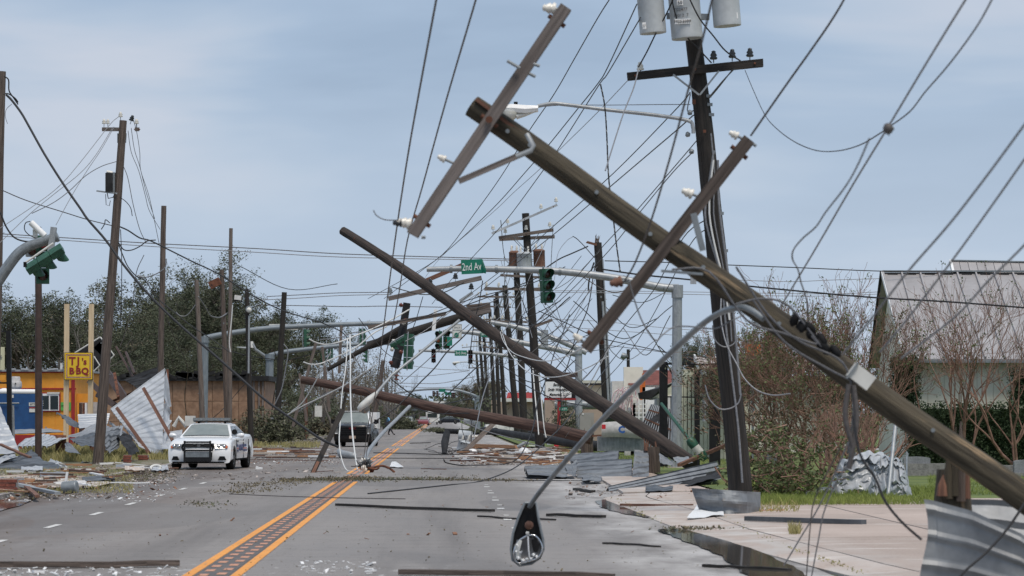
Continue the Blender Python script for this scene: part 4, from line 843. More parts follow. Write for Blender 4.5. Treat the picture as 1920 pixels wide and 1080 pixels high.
sign_plate(857, 621, 169.4, .54, .82, 'off_white', 'white regulation sign with one green disc on the lower twin arm', [('ONLY', .13, 0, .2, 'ink_grey'), ('ON GREEN', .09, 0, .05, 'ink_grey')], border=('ink_grey', .03), rz=1)
t = bpy.data.objects[[o.name for o in bpy.data.objects if o.get('label', '').startswith('white regulation')][0]]; MB().cyl(P(856, 628, 169.38), P(856, 628, 169.3), .13, n=20).build('green_disc', 'green_sign', t)
sign_plate(532, 613, 184.6, 1.8, .36, 'off_white', 'long white sign back fixed above the long blue-grey arm'); sign_plate(1021, 635, 169.5, .42, 1.0, 'galv', 'narrow grey sign seen edge-wise between the twin arms')
sign_plate(597, 771, 205, .5, .75, 'off_white', 'white sign board back by the dark post, roadside'); sign_plate(1056, 767, 150, .42, .17, 'green_sign', 'small green cross-street sign under the memorials board', [('3rd ST', .13, 0, 0, 'white_paint')])
t = sign_plate(815, 600, 134, .16, .95, 'white_paint', 'narrow white board hanging upright in the tangle', rz=6, name='white_board'); sign_plate(843, 640, 169, .3, .5, 'green_sign', 'small green box above the pair of signals', name='signal_box')
# street lamps
def lamp_head(parent, a, b, r, m='off_white', lensm='headlight'):
    """a: socket end, b: tip"""
    a, b = V(a), V(b); pts = [a, a.lerp(b, .15), a.lerp(b, .4), a.lerp(b, .75), a.lerp(b, .95), b]
    o = MB().tube(pts, [r*.35, r*.6, r*.9, r, r*.75, r*.2], 14, flat=.55).build('lamp_head', m, parent)
    MB().lathe(a.lerp(b, .7)+V((0, 0, -r*.35)), (0, 0, -1), [(r*.75, 0), (r*.7, r*.3), (r*.4, r*.62), (.02, r*.72)], 16).build('lens', lensm, o); return o
t = thing('street_lamp', P(1300, 250, 50.7), 'cobra-head street lamp on a long thin arm from the big dark pole', 'street lamp', 'street lamps')
MB().tube(smooth_path([P(1300, 250, 50.7), P(1299, 238, 50.7), P(1290, 226, 50.7), P(1230, 216, 50.7), P(1140, 206, 50.7), P(1060, 196, 50.7), P(1035, 194, 50.7), P(1008, 199, 50.7)], 4), .032, 8).build('arm', 'galv', t)
o = MB(); c0 = P(1009, 205, 50.7)
secs = [(1009, 199, 209), (985, 198, 213), (960, 196, 211), (945, 197, 210), (938, 200, 208)]
vs = []; 
for x, y0, y1 in secs:
    for (yy, xx) in ((-.13, .5), (-.10, 0), (.10, 0), (.13, .5), (.10, 1), (-.10, 1)): p = P(x, y0+(y1-y0)*xx, 50.7); vs.append(p+V((0, yy, 0)))
fs = [(i*6+k, i*6+(k+1) % 6, (i+1)*6+(k+1) % 6, (i+1)*6+k) for i in range(4) for k in range(6)]+[(0, 1, 2, 3, 4, 5), (29, 28, 27, 26, 25, 24)]
hd = MB().add(vs, fs).build('lamp_head', 'white_paint', t); MB().lathe(P(955, 211, 50.7), (0, 0, -1), [(.15, -.02), (.15, .03), (.13, .08), (.07, .13), (.02, .14)], 16).build('lens', 'clear_plastic', hd)
MB().tube([P(1006, 208, 50.7), P(985, 215, 50.7), P(968, 218, 50.7)], [.02, .05, .09], 8, flat=.6).build('door', 'off_white', hd); MB().cyl(P(967, 196, 50.7), P(967, 191, 50.7), .035, n=10).build('photocell', 'plastic_black', hd)
# lamp hanging to the ground from the foreground pole
t = thing('street_lamp', P(990, 1062, 32), 'cobra-head street lamp hanging upside down to the asphalt on a long grey pipe', 'street lamp', 'street lamps')
pth = smooth_path([P(1432, 598, 23.9), P(1405, 580, 24), P(1382, 577, 24.2), P(1340, 592, 24.8), P(1280, 640, 26), P(1140, 775, 28.5), P(1060, 865, 30), P(1010, 925, 31.6), P(993, 950, 32)], 4)
MB().tube(pth, [.026]*len(pth), 10).build('arm', 'galv_dark', t)
def LP(x, y, d=32): return P(x, y, d)
ol = [(984, 943), (1005, 943), (1010, 975), (1018, 1010), (1019, 1030), (1012, 1046), (996, 1057), (974, 1060), (961, 1050), (958, 1030), (962, 1000), (972, 970)]
MB().poly([LP(x, y, 32.05) for x, y in ol], (0, .16, 0)).build('lamp_head', 'plastic_black', t)
rim = [LP(x, y, 32.0) for x, y in ol+[ol[0]]]; MB().tube(rim, .014, 8).build('rim', 'galv_dark', t)
lr = [(975, 1012), (990, 1004), (1004, 1005), (1014, 1018), (1016, 1032), (1008, 1046), (990, 1053), (972, 1056), (964, 1044), (966, 1026), (975, 1012)]
MB().tube(smooth_path([LP(x, y, 31.96) for x, y in lr], 3), .011, 8).build('lens_ring', 'chrome', t)
MB().grid(lambda u, v: LP(963+54*u, 1008+47*v, 31.97+.05*(1-4*((u-.5)**2+(v-.5)**2))) if (u-.5)**2+(v-.5)**2 < .3 else LP(990+54*(u-.5)*.8, 1031+47*(v-.5)*.8, 31.98), 10, 10).build('lens', 'rim_steel', t)
MB().poly([LP(966, 1022, 31.92), LP(974, 1012, 31.92), LP(979, 1014, 31.92), LP(974, 1032, 31.9), LP(978, 1050, 31.92), LP(967, 1048, 31.92)], (0, .01, 0)).build('reflector', 'off_white', t)
MB().poly([LP(996, 1012, 31.92), LP(1006, 1010, 31.92), LP(1012, 1022, 31.92), LP(1008, 1036, 31.92), LP(1000, 1034, 31.92)], (0, .01, 0)).build('reflector', 'plastic_black', t)
MB().tube([LP(990, 1006, 31.9), LP(991, 1030, 31.88), LP(993, 1046, 31.9)], .008, 8).build('bulb', 'white_paint', t)
mb = MB()
for x, y, r in ((972, 1046, .03), (980, 1051, .035), (988, 1049, .03), (1000, 1040, .03), (968, 1034, .018), (976, 1036, .022), (996, 1048, .03), (1006, 1043, .022), (970, 1022, .014)): mb.lathe(LP(x, y, 31.9), (random.uniform(-1, 1), -1, random.uniform(-1, 1)), [(.004, -.02), (r*.8, 0), (r*.3, .012), (.004, .03)], 5)
mb.build('reflector_scrap', 'white_paint', t); MB().lathe(LP(992, 985, 31.98), (0, -1, .2), [(.01, -.03), (.05, 0), (.04, .03), (.01, .05)], 9).build('ballast', 'transformer_rust', t); MB().cyl(LP(986, 1000, 31.95), LP(992, 1000, 31.95), .02).build('socket', 'off_white', t)
# lamps tangled mid-road
t = thing('street_lamp', P(690, 752, 110), 'pale oval lamp head over the pickup bonnet at the end of a grey pipe', 'street lamp', 'street lamps')
MB().tube([P(862, 600, 112), P(780, 668, 111.5), P(735, 703, 111), P(705, 738, 110)], .055, 8).build('arm', 'galv', t); lamp_head(t, P(708, 735, 110), P(672, 770, 110), .29)
t = thing('street_lamp', P(672, 880, 90), 'bent grey lamp pipe propped under the level fallen pole', 'pipe', 'street lamps')
MB().tube(smooth_path([P(768, 762, 112), P(740, 790, 108), P(715, 815, 103), P(690, 848, 97), P(680, 880, 92)], 4), .065, 8).build('arm', 'galv', t)
t = thing('street_lamp', P(500, 668, 205), 'white lamp on a short slanting arm beside the second blue-grey mast', 'street lamp', 'street lamps'); MB().tube([P(503, 672, 206), P(478, 655, 205), P(473, 645, 205)], .12, 8).build('arm', 'galv', t); MB().cyl(P(472, 652, 205), P(472, 640, 205), .16, .10).build('lamp_head', 'off_white', t); MB().tube([P(444, 651, 205), P(466, 653, 205)], [.03, .1], 8).build('bracket', 'galv', t)
t = thing('street_lamp', P(890, 682, 260), 'small far cobra-head lamp below the second street name sign', 'street lamp', 'street lamps'); MB().tube(smooth_path([P(893, 684, 260), P(880, 679, 260), P(862, 679, 260)], 3), .05, 6).build('arm', 'galv', t); lamp_head(t, P(863, 679, 260), P(848, 681, 260), .2)
t = thing('street_lamp', P(1178, 760, 200), 'round grey lamp on a short post over the rust-red roof', 'street lamp', 'street lamps'); MB().cyl(P(1178, 800, 200), P(1178, 655, 200), .11).build('post', 'wood_dark', t); MB().tube([P(1165, 666, 200), P(1170, 668, 200), P(1178, 668, 200)], [.2, .24, .1], 10).build('lamp_head', 'galv_dark', t)
# ================================================================ buildings
def wallbox(t, name, c, s, m, M=None): return MB().box(c, s, M).build(name, m, t)
# --- restaurant with orange walls and red trim
t = thing('restaurant', (-26, 150, 0), 'orange restaurant with dark red trim and a white sliding window', 'building')
D = 150; zt = P(0, 697, D).z; x1 = P(141, 0, D).x
w = MB().box((x1-9, D+6, zt/2), (18, 12, zt)).build('wall', 'wall_orange', t)
for k in range(9): MB().box((x1-1-2*k-.0, D-.008, zt/2), (.012, .016, zt)).build('panel_seam', 'wall_orange', w)
for y0, y1, nm in ((695, 699, 'cornice'), (727.5, 730.5, 'trim_band')):
    a, b = P(0, y0, D-.05), P(0, y1, D-.05); MB().box((x1-9, D-.03, (a.z+b.z)/2), (18.1, .06, a.z-b.z)).build(nm, 'trim_red', t)
a = P(136, 712, D-.04); MB().box((P(137.5, 0, D).x, D-.05, zt/2), (.17, .08, zt)).build('corner_post', 'trim_red', t)
rf = MB(); rf.box((x1-9, D+6, zt+.06), (18.4, 12.4, .1)); ro = rf.build('roof', 'galv', t)
mb = MB()
for k in range(26): mb.box((x1-.4-k*.7, D-.15, zt+.13), (random.uniform(.2, .6), .2, random.uniform(.02, .08)), Matrix.Rotation(random.uniform(-.1, .1), 3, 'Y'))
mb.build('flashing', 'sheet_light', ro); MB().box(P(115, 690, D), (.1, .1, .5)).build('vent_pipe', 'off_white', ro)
a, b = P(76, 738, D-.08), P(111, 770, D-.08); cc = (a+b)/2; win = MB().box(cc, (b.x-a.x+.14, .06, a.z-b.z+.12)).build('window', 'trim_red', t)
MB().box(cc+V((0, -.04, 0)), (b.x-a.x, .06, a.z-b.z)).build('frame', 'white_paint', win)
for q in (-.25, .25): MB().box(cc+V((q*(b.x-a.x), -.08, -.02)), ((b.x-a.x)*.42, .03, (a.z-b.z)*.80)).build('pane', 'window_glass', win)
MB().box(P(100, 737, D-.16), (.62, .06, .09)).build('awning_stub', 'off_white', t)
for k, (x, y, s) in enumerate([(76, 756, .07), (77, 760, .05), (76, 764, .05), (76, 752, .06)]): MB().box(P(x+2, y, D-.2), (s*2.6, .01, s*.6)).build('window_lettering', 'off_white', win)
mb = MB().box(P(123, 762, D-.03), (.52, .03, .42)); gs = mb.build('notice', 'sign_green', t); text('METAL', .12, P(122, 761, D-.06), 'ink_black', gs)
# broken corner: doorway, frames
for x, wd, m in ((147, .10, 'wall_orange'), (151, .14, 'beam_brown'), (157, .12, 'steel_rust'), (161, .08, 'white_paint')): MB().box(P(x, 0, D+.3)*1.0-V((0, 0, P(x, 0, D+.3).z-1.15)), (wd, .12, 2.3)).build('door_post', m, t)
MB().box((P(166, 0, D+1.5).x, D+1.5, 1.2), (1.2, .1, 2.3)).build('wall', 'plaster_grey', t)
MB().box((P(154, 0, D+.6).x, D+.6, 2.55), (.9, .1, .45)).build('lintel', 'wall_orange', t)
MB().box((x1-9, D-.1, .35), (18, .1, .7)).build('base_wall', 'trim_red', t)
# --- blue trailer
t = thing('trailer', P(20, 800, 140)*1.0, 'blue food trailer with a white roof edge and a small warning notice', 'trailer')
D = 138; a, b = P(-60, 737, D), P(66, 812, D); MB().box(((a.x+b.x)/2, D+1.1, (a.z+b.z)/2), (b.x-a.x, 2.2, a.z-b.z)).build('body', 'trailer_blue', t)
MB().tube([V((a.x, D+.1, a.z+.07)), V((b.x+.05, D+.1, a.z+.05))], .13, 10).build('roof_edge', 'white_paint', t)
MB().lathe(P(8, 731, D+.4), (0, 0, 1), [(.26, -.05), (.2, .04), (.05, .08)], 12).build('roof_vent', 'white_paint', t)
mb = MB().box(P(60, 758, D-.02), (.28, .02, .16)); n_ = mb.build('notice', 'off_white', t); text('OTT', .12, P(61, 758, D-.04), 'ink_black', n_); MB().box(P(61, 768, D-.02), (.3, .02, .24)).build('notice', 'off_white', t); MB().box(P(61, 764.5, D-.035), (.3, .01, .06)).build('notice_bar', 'trim_red', t)
MB().tube([P(-5, 756, D-.1), P(36, 756, D-.1)], .035, 6).build('handrail', 'galv', t); MB().box(P(24, 743, D-.1), (.08, .08, .14)).build('latch', 'off_white', t)
for q in (1, -1): MB().lathe(V((P(0, 0, D).x, D+1.1+q*.9, .38)), (0, 1, 0), [(.38, -.1), (.38, .1)], 18).build('wheel', 'rubber', t)
t = thing('exhaust_hood', P(30, 733, 137.9), 'round whitewashed vent tank standing on the blue trailer roof', 'vent'); MB().lathe(P(29, 732, 138.6), (0, 0, 1), [(.22, 0), (.22, .06), (.29, .12), (.30, .2), (.29, .24), (.30, .3), (.27, .42), (.22, .46), (.22, .60), (.19, .64), (.02, .65)], 20).build('drum', 'plaster_grey', t)
MB().cyl(P(29, 719, 138.3), P(29, 719, 138.25), .035, n=10).build('hole', 'ink_black', t)
# --- road sign at the picture edge: black frame with a cream panel
t = thing('roadside_sign', G(12, 868), 'black framed roadside sign with a cream lettered panel, cut by the picture edge', 'sign')
D = 104
MB().beam(P(16, 620, D), V((P(19, 0, D).x, D, 0)), .16, .16).build('post', 'black_paint', t)
MB().beam(P(-40, 621, D), P(18, 621, D), .05, .04).beam(P(-40, 718, D), P(12, 718, D), .1, .06).build('frame', 'black_paint', t); MB().box(P(-14, 672, D+.02), (.85, .03, .80)).build('panel', 'sign_cream', t)
text('s', .22, P(2, 668, D-.02), 'ink_grey', t, (math.pi/2, -.2, 0)); MB().box(P(-10, 708, D), (.95, .03, .18)).build('panel', 'wall_orange', t); MB().tube([V((P(24, 0, D).x, D+.3, 0)), P(24, 760, D+.3)], .05, 6).build('side_post', 'galv', t)
# --- yellow BBQ sign on two pale posts
t = thing('barbecue_sign', V((P(147, 0, 138).x, 138, 0)), "square yellow TJ's BBQ sign with a maroon border on two pale timber posts", 'sign')
D = 138
for x0, x1_, y in ((125.5, 123, 570), (171.5, 168.5, 570)): MB().beam(V((P(x1_, 0, D).x, D+.1, 0)), P(x0, y, D+.1), .23, .14, V((0, -1, 0))).build('post', 'wood_pale', t)
c = P(147.3, 686.5, D-.08); MB().box(c, (1.27, .10, 1.22)).build('panel', 'sign_yellow', t); MB().box(c+V((0, .04, 0)), (1.31, .08, 1.26)).build('back_frame', 'black_paint', t)
for q, ww, m in ((.07, .022, 'ink_maroon'), (.095, .010, 'white_paint'), (.118, .016, 'ink_maroon')):
    mb = MB(); h_ = .61-q; w_ = .635-q
    for sx, sz, a_, b_ in ((0, h_, 2*w_+ww, ww), (0, -h_, 2*w_+ww, ww), (w_, 0, ww, 2*h_-ww), (-w_, 0, ww, 2*h_-ww)): mb.box(c+V((sx, -.054, sz)), (a_, .008, b_))
    mb.build('border', m, t)
text('T', .50, c+V((-.28, -.065, .22)), 'ink_maroon', t, bold=.014); text('J', .50, c+V((0, -.065, .22)), 'ink_maroon', t, bold=.014); text("'s", .40, c+V((.27, -.065, .20)), 'ink_maroon', t, bold=.012)
for q, k in ((-.31, 'B'), (0, 'B'), (.31, 'Q')): text(k, .42, c+V((q, -.065, -.24)), 'ink_maroon', t, bold=.014)
MB().cyl(c+V((-.15, -.055, -.22)), c+V((-.15, -.07, -.22)), .02, n=10).cyl(c+V((.155, -.055, -.22)), c+V((.155, -.07, -.22)), .02, n=10).build('dot', 'ink_maroon', t)
# tumbled sign panels and bent trusses behind
t = thing('tumbled_sign', P(180, 700, 142), 'dark diamond-shaped sign frame with white edging tipped on its corner behind the posts', 'sign')
for pts in ([(176, 641), (190, 633), (213, 664), (200, 676), (175, 652)], [(140, 662), (168, 646), (175, 660), (150, 668)], [(175, 664), (186, 686), (176, 696), (170, 690)], [(176, 652), (188, 640), (205, 670), (186, 686), (176, 664)]):
    pp = [P(x, y, 142) for x, y in pts]; MB().poly(pp, (0, .12, 0)).build('panel', 'tar_black', t)
for q in ([(140, 662), (188, 632)], [(188, 632), (214, 666), (200, 680)], [(176, 696), (187, 685), (176, 668)]): MB().tube([P(x, y, 141.8) for x, y in q], .035, 6, smooth=False).build('edging', 'off_white', t)
for k, (x0, y0, x1_, y1, w, lb) in enumerate([(202, 700, 237, 752, .34, 'broad brown steel beam slanting down behind the tilted sheet'), (168, 715, 215, 762, .22, 'brown steel beam nearest the grey broken wall'), (184, 740, 232, 770, .26, 'low brown beam half under the white sheets'), (218, 650, 262, 730, .09, 'thin brown rod slanting in front of the tree shade'), (236, 660, 252, 700, .10, 'short brown rod by the thin slanting rod'), (205, 755, 262, 730, .10, 'rusty angle bar crossing behind the sheet'), (215, 700, 222, 745, .12, 'upright rusty bar behind the tall leaning pole'), (314, 693, 317, 800, .09, 'thin rusty upright pipe at the far edge of the tilted sheet')]):
    solo('steel_beam', MB().beam(P(x0, y0, 140-k*.4), P(x1_, y1, 136), w, w*.8, V((0, -1, 0))), 'beam_brown' if k < 5 else 'steel_rust', lb, 'beam', 'twisted steel beams of the wrecked canopy')
# --- long brown plywood-clad building
t = thing('long_building', (-20, 190, 0), 'long low brown board-clad building with a black roof edge behind the poles', 'building')
D = 188; zt = P(0, 714, D).z; x0, x1 = P(150, 0, D).x, P(497, 0, D).x
n = 14; ww = (x1-x0)/n; w = MB().box(((x0+x1)/2, D+4.1, zt/2-.02), (x1-x0-.04, 8, zt)).build('wall', 'wall_brown', t)
hb = [zt*k/3 for k in range(4)]
for i in range(n):
    for j in range(3): MB().box((x0+ww*(i+.5), D+.05+random.uniform(-.015, .015), zt*(j+.5)/3), (ww-.03, .06, zt/3-.025)).build('board', 'wall_brown', w)
ro = MB().box(((x0+x1)/2, D+4, zt+.15), (x1-x0+.5, 8.6, .32)).build('roof', 'tar_black', t)
mb = MB()
for k in range(40): mb.box((random.uniform(x0, x1), D-.25, zt+random.uniform(.2, .5)), (random.uniform(.2, 1.2), .2, random.uniform(.05, .3)), Matrix.Rotation(random.uniform(-.4, .4), 3, 'Y'))
mb.build('torn_felt', 'tar_black', ro)
for x in (486, 493, 476): MB().box((P(x, 0, D).x, D-.05, zt/2), (.12, .12, zt+.6)).build('post', 'wood_weathered', t)
# --- right side: big barn with standing-seam roof
t = thing('barn', (14, 99, 0), 'big pale barn with a steep grey standing-seam metal roof', 'building')
pk0 = P(1655, 512, 99); e0 = P(1698, 674, 92.0); e1 = P(1632, 688, 106); L = 16.0; run = V((1, .02, 0)).normalized()
pk1 = pk0+run*L; E1 = e0+run*L; B1 = e1+run*L
ro = MB().poly([e0, E1, pk1, pk0], (0, 0, -.05)).build('roof', 'roof_metal', t); MB().poly([e1, B1, pk1, pk0], (0, 0, -.05)).build('roof_slope', 'roof_metal', t)
nrm = (pk0-e0).cross(run).normalized(); nrm = nrm if nrm.z > 0 else -nrm
npan = 26
for i in range(npan):
    a = i*L/npan; b_ = (i+1)*L/npan; q = MB().poly([e0+run*(a+.02)+nrm*.02, e0+run*(b_-.02)+nrm*.02, pk0+run*(b_-.02)+nrm*.02, pk0+run*(a+.02)+nrm*.02], nrm*-.015); q.build('roof_panel', 'roof_metal', ro)
sm = MB()
for i in range(npan+1): sm.beam(e0+run*(i*L/npan)+nrm*.05, pk0+run*(i*L/npan)+nrm*.05, .05, .10, nrm)
sm.build('seam', 'roof_metal', ro); MB().beam(pk0+V((0, 0, .06)), pk1+V((0, 0, .06)), .34, .05).build('ridge_cap', 'galv_dark', ro)
sm = MB()
for i in range(npan): sm.box(pk0+run*((i+.5)*L/npan)+V((0, -.2, -.03)), (.33, .03, .06))
sm.build('ridge_closure', 'tar_black', ro)
MB().beam(e0-run*.03, pk0-run*.03, .05, .14, nrm).build('rake_trim', 'white_paint', t); MB().beam(e1-run*.05, pk0-run*.05, .08, .13).build('rake_trim', 'tar_black', t)
gw = [e0+V((.25, .4, -.05)), pk0+V((.25, 0, -.15)), e1+V((.25, -.4, -.05)), V((e1.x+.25, e1.y-.4, 0)), V((e0.x+.25, e0.y+.4, 0))]
MB().poly(gw, (.1, 0, 0)).build('gable_wall', 'wall_cream', t)
MB().beam(V((e0.x+.15, e0.y+.1, 0)), e0+V((.1, .1, -.05)), .10, .08).build('corner_post', 'galv_dark', t)
wz = e0.z-.1; fw = MB().box((e0.x+L/2+.35, e0.y+.62, wz/2), (L-.5, .1, wz)).build('wall', 'wall_cream', t)
for i in range(30):
    xx = e0.x+.5+i*.51; MB().box((xx, e0.y+.555, wz/2), (.48, .02, wz-.02)).build('siding_panel', 'wall_cream', fw)
MB().beam(e0+V((0, -.03, -.06)), E1+V((0, -.03, -.06)), .1, .08).build('eave_trim', 'galv_dark', t)
t = thing('rear_barn', (18, 126, 0), 'second grey metal roof rising behind the big barn', 'building')
a, b = P(1782, 490, 125), P(1990, 494, 125); c, d_ = b+V((0, -5, -3.4)), a+V((0, -5, -3.4)); ro = MB().poly([a, b, c, d_], (0, 0, -.05)).build('roof', 'roof_metal', t)
for i in range(13):
    q = (a.lerp(b, i/13), d_.lerp(c, i/13)); r_ = (a.lerp(b, (i+.94)/13), d_.lerp(c, (i+.94)/13)); up = V((0, -.03, .04)); MB().poly([q[1]+up, r_[1]+up, r_[0]+up, q[0]+up], (0, 0, -.01)).build('roof_panel', 'roof_metal', ro)
MB().beam(a+V((0, 0, .04)), b+V((0, 0, .04)), .3, .05).build('ridge_cap', 'galv_dark', ro); MB().beam(d_, a, .1, .2).build('rake_trim', 'white_paint', t)
MB().box(((a.x+b.x)/2+.2, 126.5, 3.7), (b.x-a.x, 4, 7.4)).build('wall', 'wall_cream', t)
# --- beige gabled shed, lean-to and wreckage
t = thing('metal_shed', (7, 112, 0), 'beige ribbed-metal shed with a small brown gable roof', 'building')
D = 110; a = P(1303, 671, D); e = P(1297, 691, D); f = P(1322, 692, D-.0)
ro = MB().poly([P(1303, 670, D), P(1352, 668, D+1), P(1400, 668, D+1), P(1400, 691, D-2.5), P(1311, 690, D-2.5)], (0, 0, -.04)).build('roof', 'roof_tan', t)
for i in range(8):
    MB().beam(P(1306+i*11, 671, D+.2)+V((0, 0, .03)), P(1314+i*11, 690, D-2.4)+V((0, 0, .05)), .05, .03).build('roof_rib', 'roof_tan', ro)
MB().beam(P(1302, 670, D-.1), P(1311, 691, D-2.6), .06, .22).build('barge_board', 'white_paint', t); MB().beam(P(1302, 670, D+.1), P(1292, 694, D+.1), .06, .3).build('barge_board', 'wood_dark', t)
wx0, wx1 = P(1281, 0, D).x, P(1402, 0, D).x; zt = P(0, 692, D).z; n = 16; w = MB().box(((wx0+wx1)/2, D+3, zt/2), (wx1-wx0, 6, zt-.02)).build('wall', 'wall_beige', t)
for i in range(n): ww = (wx1-wx0)/n; MB().box((wx0+ww*(i+.5), D-.02, zt/2), (ww-.035, .03, zt-.03)).build('siding_panel', 'wall_beige', w)
MB().poly([P(1262, 735, D), P(1285, 700, D), P(1300, 690, D), P(1300, 815, D), P(1262, 815, D)], (0, .1, 0)).build('side_wall', 'wall_beige', t)
t = thing('lean_to', (4.5, 108, 0), 'torn lean-to roof with a dark fascia sloping off the beige shed', 'canopy')
MB().poly([P(1197, 738, 104), P(1222, 736, 104), P(1262, 716, 106), P(1300, 690, 108), P(1302, 700, 108), P(1262, 740, 106), P(1224, 750, 104), P(1199, 748, 104)], (0, .5, 0)).build('fascia', 'wall_beige', t)
MB().poly([P(1196, 737, 103.9), P(1240, 727, 103.9), P(1262, 718, 105), P(1258, 724, 105), P(1222, 747, 103.9), P(1199, 748, 103.9)], (0, .08, 0)).build('fascia_end', 'tar_black', t)
for x in (1232, 1262): MB().beam(P(x, 745, 106), V((P(x, 0, 106).x, 106, 0)), .14, .14).build('post', 'galv_dark', t)
t = thing('sign_frame', V((P(1300, 0, 94).x, 94, 0)), 'empty black steel sign frame on three square posts in front of the beige shed', 'sign frame')
for x, y0, w_ in ((1244, 678, .26), (1307, 693, .17), (1340, 681, .34)): MB().beam(V((P(x, 0, 94).x, 94, 0)), P(x, y0, 94), w_, w_*.8, V((0, -1, 0))).build('post', 'black_paint', t)
MB().beam(P(1243, 682, 93.8), P(1347, 684, 93.8), .05, .06).beam(P(1243, 744, 93.8), P(1332, 745, 93.8), .04, .04).beam(P(1250, 682, 93.8), P(1262, 704, 93.8), .05, .05).beam(P(1307, 704, 93.9), P(1316, 694, 93.9), .1, .1).build('rail', 'black_paint', t)
MB().tube([P(1322, 790, 93), P(1322, 705, 93), P(1316, 694, 93)], .09, 10).build('conduit', 'galv', t); MB().cyl(P(1322, 705, 92.95), P(1322, 736, 92.95), .095, n=10).build('red_sleeve', 'transformer_rust', t)
mb = MB()
for q in range(3): mb.tube(smooth_path([P(1282+q*4, 681, 94), P(1284+q*4, 672, 94), P(1291+q*3, 674, 94), P(1290, 682, 94)], 4), .025, 6)
mb.build('wire_coil', 'wire_black', t)
for (x0, y0, x1_, y1, dd, h, m, nm, lb) in [(1178, 694, 1262, 722, 150, 7, 'roof_rust', 'low_building', 'low building showing a rust-red roof slope behind the arm'), ]:
    t = thing(nm, (P(1220, 0, 150).x, 150, 0), lb, 'building'); MB().poly([P(x0, y0, dd), P(x1_, y0, dd), P(x1_, y1, dd-2), P(x0, y1, dd-2)], (0, .2, 0)).build('roof', m, t)
    MB().box((P(1215, 0, 150).x, 151, 1.7), (3.6, 2, 3.4)).build('wall', 'off_white', t); MB().box((P(1188, 0, 148).x, 148.5, P(0, 722, 148).z-.1), (.95, .5, 2)).build('chimney', 'wall_cream', t)
    MB().box((P(1202, 0, 147).x, 147, 1.6), (.12, .12, 3.2)).build('post', 'orange_paint', t)
    for k in range(6): MB().box(P(1218+k*7, 722, 149.4), (.16, .1, .9)).build('siding_panel', 'white_paint', t)
t = thing('wrecked_shed', (P(1195, 0, 120).x, 120, 0), 'wrecked white shed wall with shredded pink insulation beside the lean-to', 'shed')
for x, w_, y0, m in ((1178, .3, 770, 'plaster_grey'), (1187, .2, 756, 'galv'), (1196, .5, 750, 'off_white'), (1207, .12, 700, 'orange_paint'), (1216, .5, 726, 'white_paint'), (1228, .25, 757, 'wall_tan')): MB().box((P(x, 0, 120).x, 120, P(0, y0, 120).z/2), (w_, .2, P(0, y0, 120).z)).build('wall_piece', m, t)
mb = MB()
for y in (758, 766, 774, 782): mb.box(P(1208, y, 119.7), (.75, .06, .05))
for x in (1198, 1206, 1214): mb.box(P(x, 770, 119.65), (.05, .06, .9))
mb.build('window_grid', 'white_paint', t)
for mm, q in (('foam_pink', 50), ('off_white', 26)):
    mb = MB()
    for k in range(q):
        a = P(random.uniform(1160, 1192), random.uniform(724, 745), 119+random.random()); b = a+V((random.uniform(-.35, .1), 0, random.uniform(-.9, -.1))); mb.tube(smooth_path([a, (a+b)/2+V((random.uniform(-.1, .1), 0, .1)), b], 3), .018, 4)
    mb.build('insulation_strip', mm, t)
# --- memorials sign board
t = thing('memorials_sign', (P(1048, 0, 158).x, 158, 0), 'white memorials-company sign board in a black frame on a dark red post', 'sign')
D = 158
MB().box(P(1050, 729, D+.1), (1.62, .2, 1.05)).build('frame', 'black_paint', t); MB().box(P(1052, 703, D+.05), (1.75, .3, .26)).build('top_rail', 'beam_brown', t); MB().box(P(1050, 748.5, D+.03), (1.68, .32, .10)).build('red_rail', 'trim_red', t)
pn = MB().box(P(1047, 730.5, D-.03), (1.38, .05, .84)).build('panel', 'white_paint', t)
for k, (s, q) in enumerate([('Beranger', .22), ('Smith Wooddrum', .215), ('Memorials, LLC', .215)]): text(s, q, P(1047, 721.5+9.2*k, D-.07), 'ink_black', pn, shear=.35, bold=.006, sx=.70)
MB().box(V((P(1048, 0, D).x, D, P(0, 750, D).z/2)), (.16, .16, P(0, 750, D).z)).build('post', 'trim_red', t)
# --- other roadside buildings
t = thing('shop', (7, 175, 0), 'low tan shop with a grey rounded roof behind the equipment cabinet', 'building')
MB().box((P(1095, 0, 176).x, 178, 1.35), (4.6, 4, 2.7)).build('wall', 'wall_tan', t); MB().tube([P(1040, 759, 174), P(1130, 759, 174)], .28, 10).build('roof_edge', 'galv_dark', t); MB().box(P(1105, 732, 180), (2.2, 1, 1.2)).build('upper_wall', 'wall_beige', t); MB().box(P(1108, 720.5, 179.6), (2.5, 1.2, .12)).build('parapet', 'tar_black', t)
t = thing('fast_food_shop', (P(960, 0, 300).x, 300, 0), 'distant shop with a red mansard roof and tan wall seen between poles', 'building')
MB().box((P(962, 0, 300).x+.4, 304, 1.6), (5.2, 6, 3.2)).build('wall', 'wall_tan', t); MB().poly([P(948, 752, 300), P(1012, 752, 300), P(1008, 736, 301), P(952, 736, 301)], (0, .4, 0)).build('roof', 'trim_red', t); MB().box(P(975, 750, 299.8), (4.4, .1, .35)).build('stripe', 'off_white', t)
t = thing('equipment_cabinet', (P(1100, 0, 168).x, 168, 0), 'tall grey-brown traffic equipment cabinet beside the mast column', 'cabinet'); MB().box((P(1100, 0, 168).x, 168.3, .95), (.82, .6, 1.75)).build('body', 'cabinet_grey', t); MB().box((P(1097.5, 0, 168).x, 167.97, 1.0), (.62, .04, 1.5)).build('door', 'cabinet_grey', t); MB().box((P(1093, 0, 168).x, 167.93, 1.75), (.1, .02, .06)).build('label', 'white_paint', t); MB().box((P(1100, 0, 168).x, 168.3, .06), (1, .8, .12)).build('plinth', 'concrete', t)
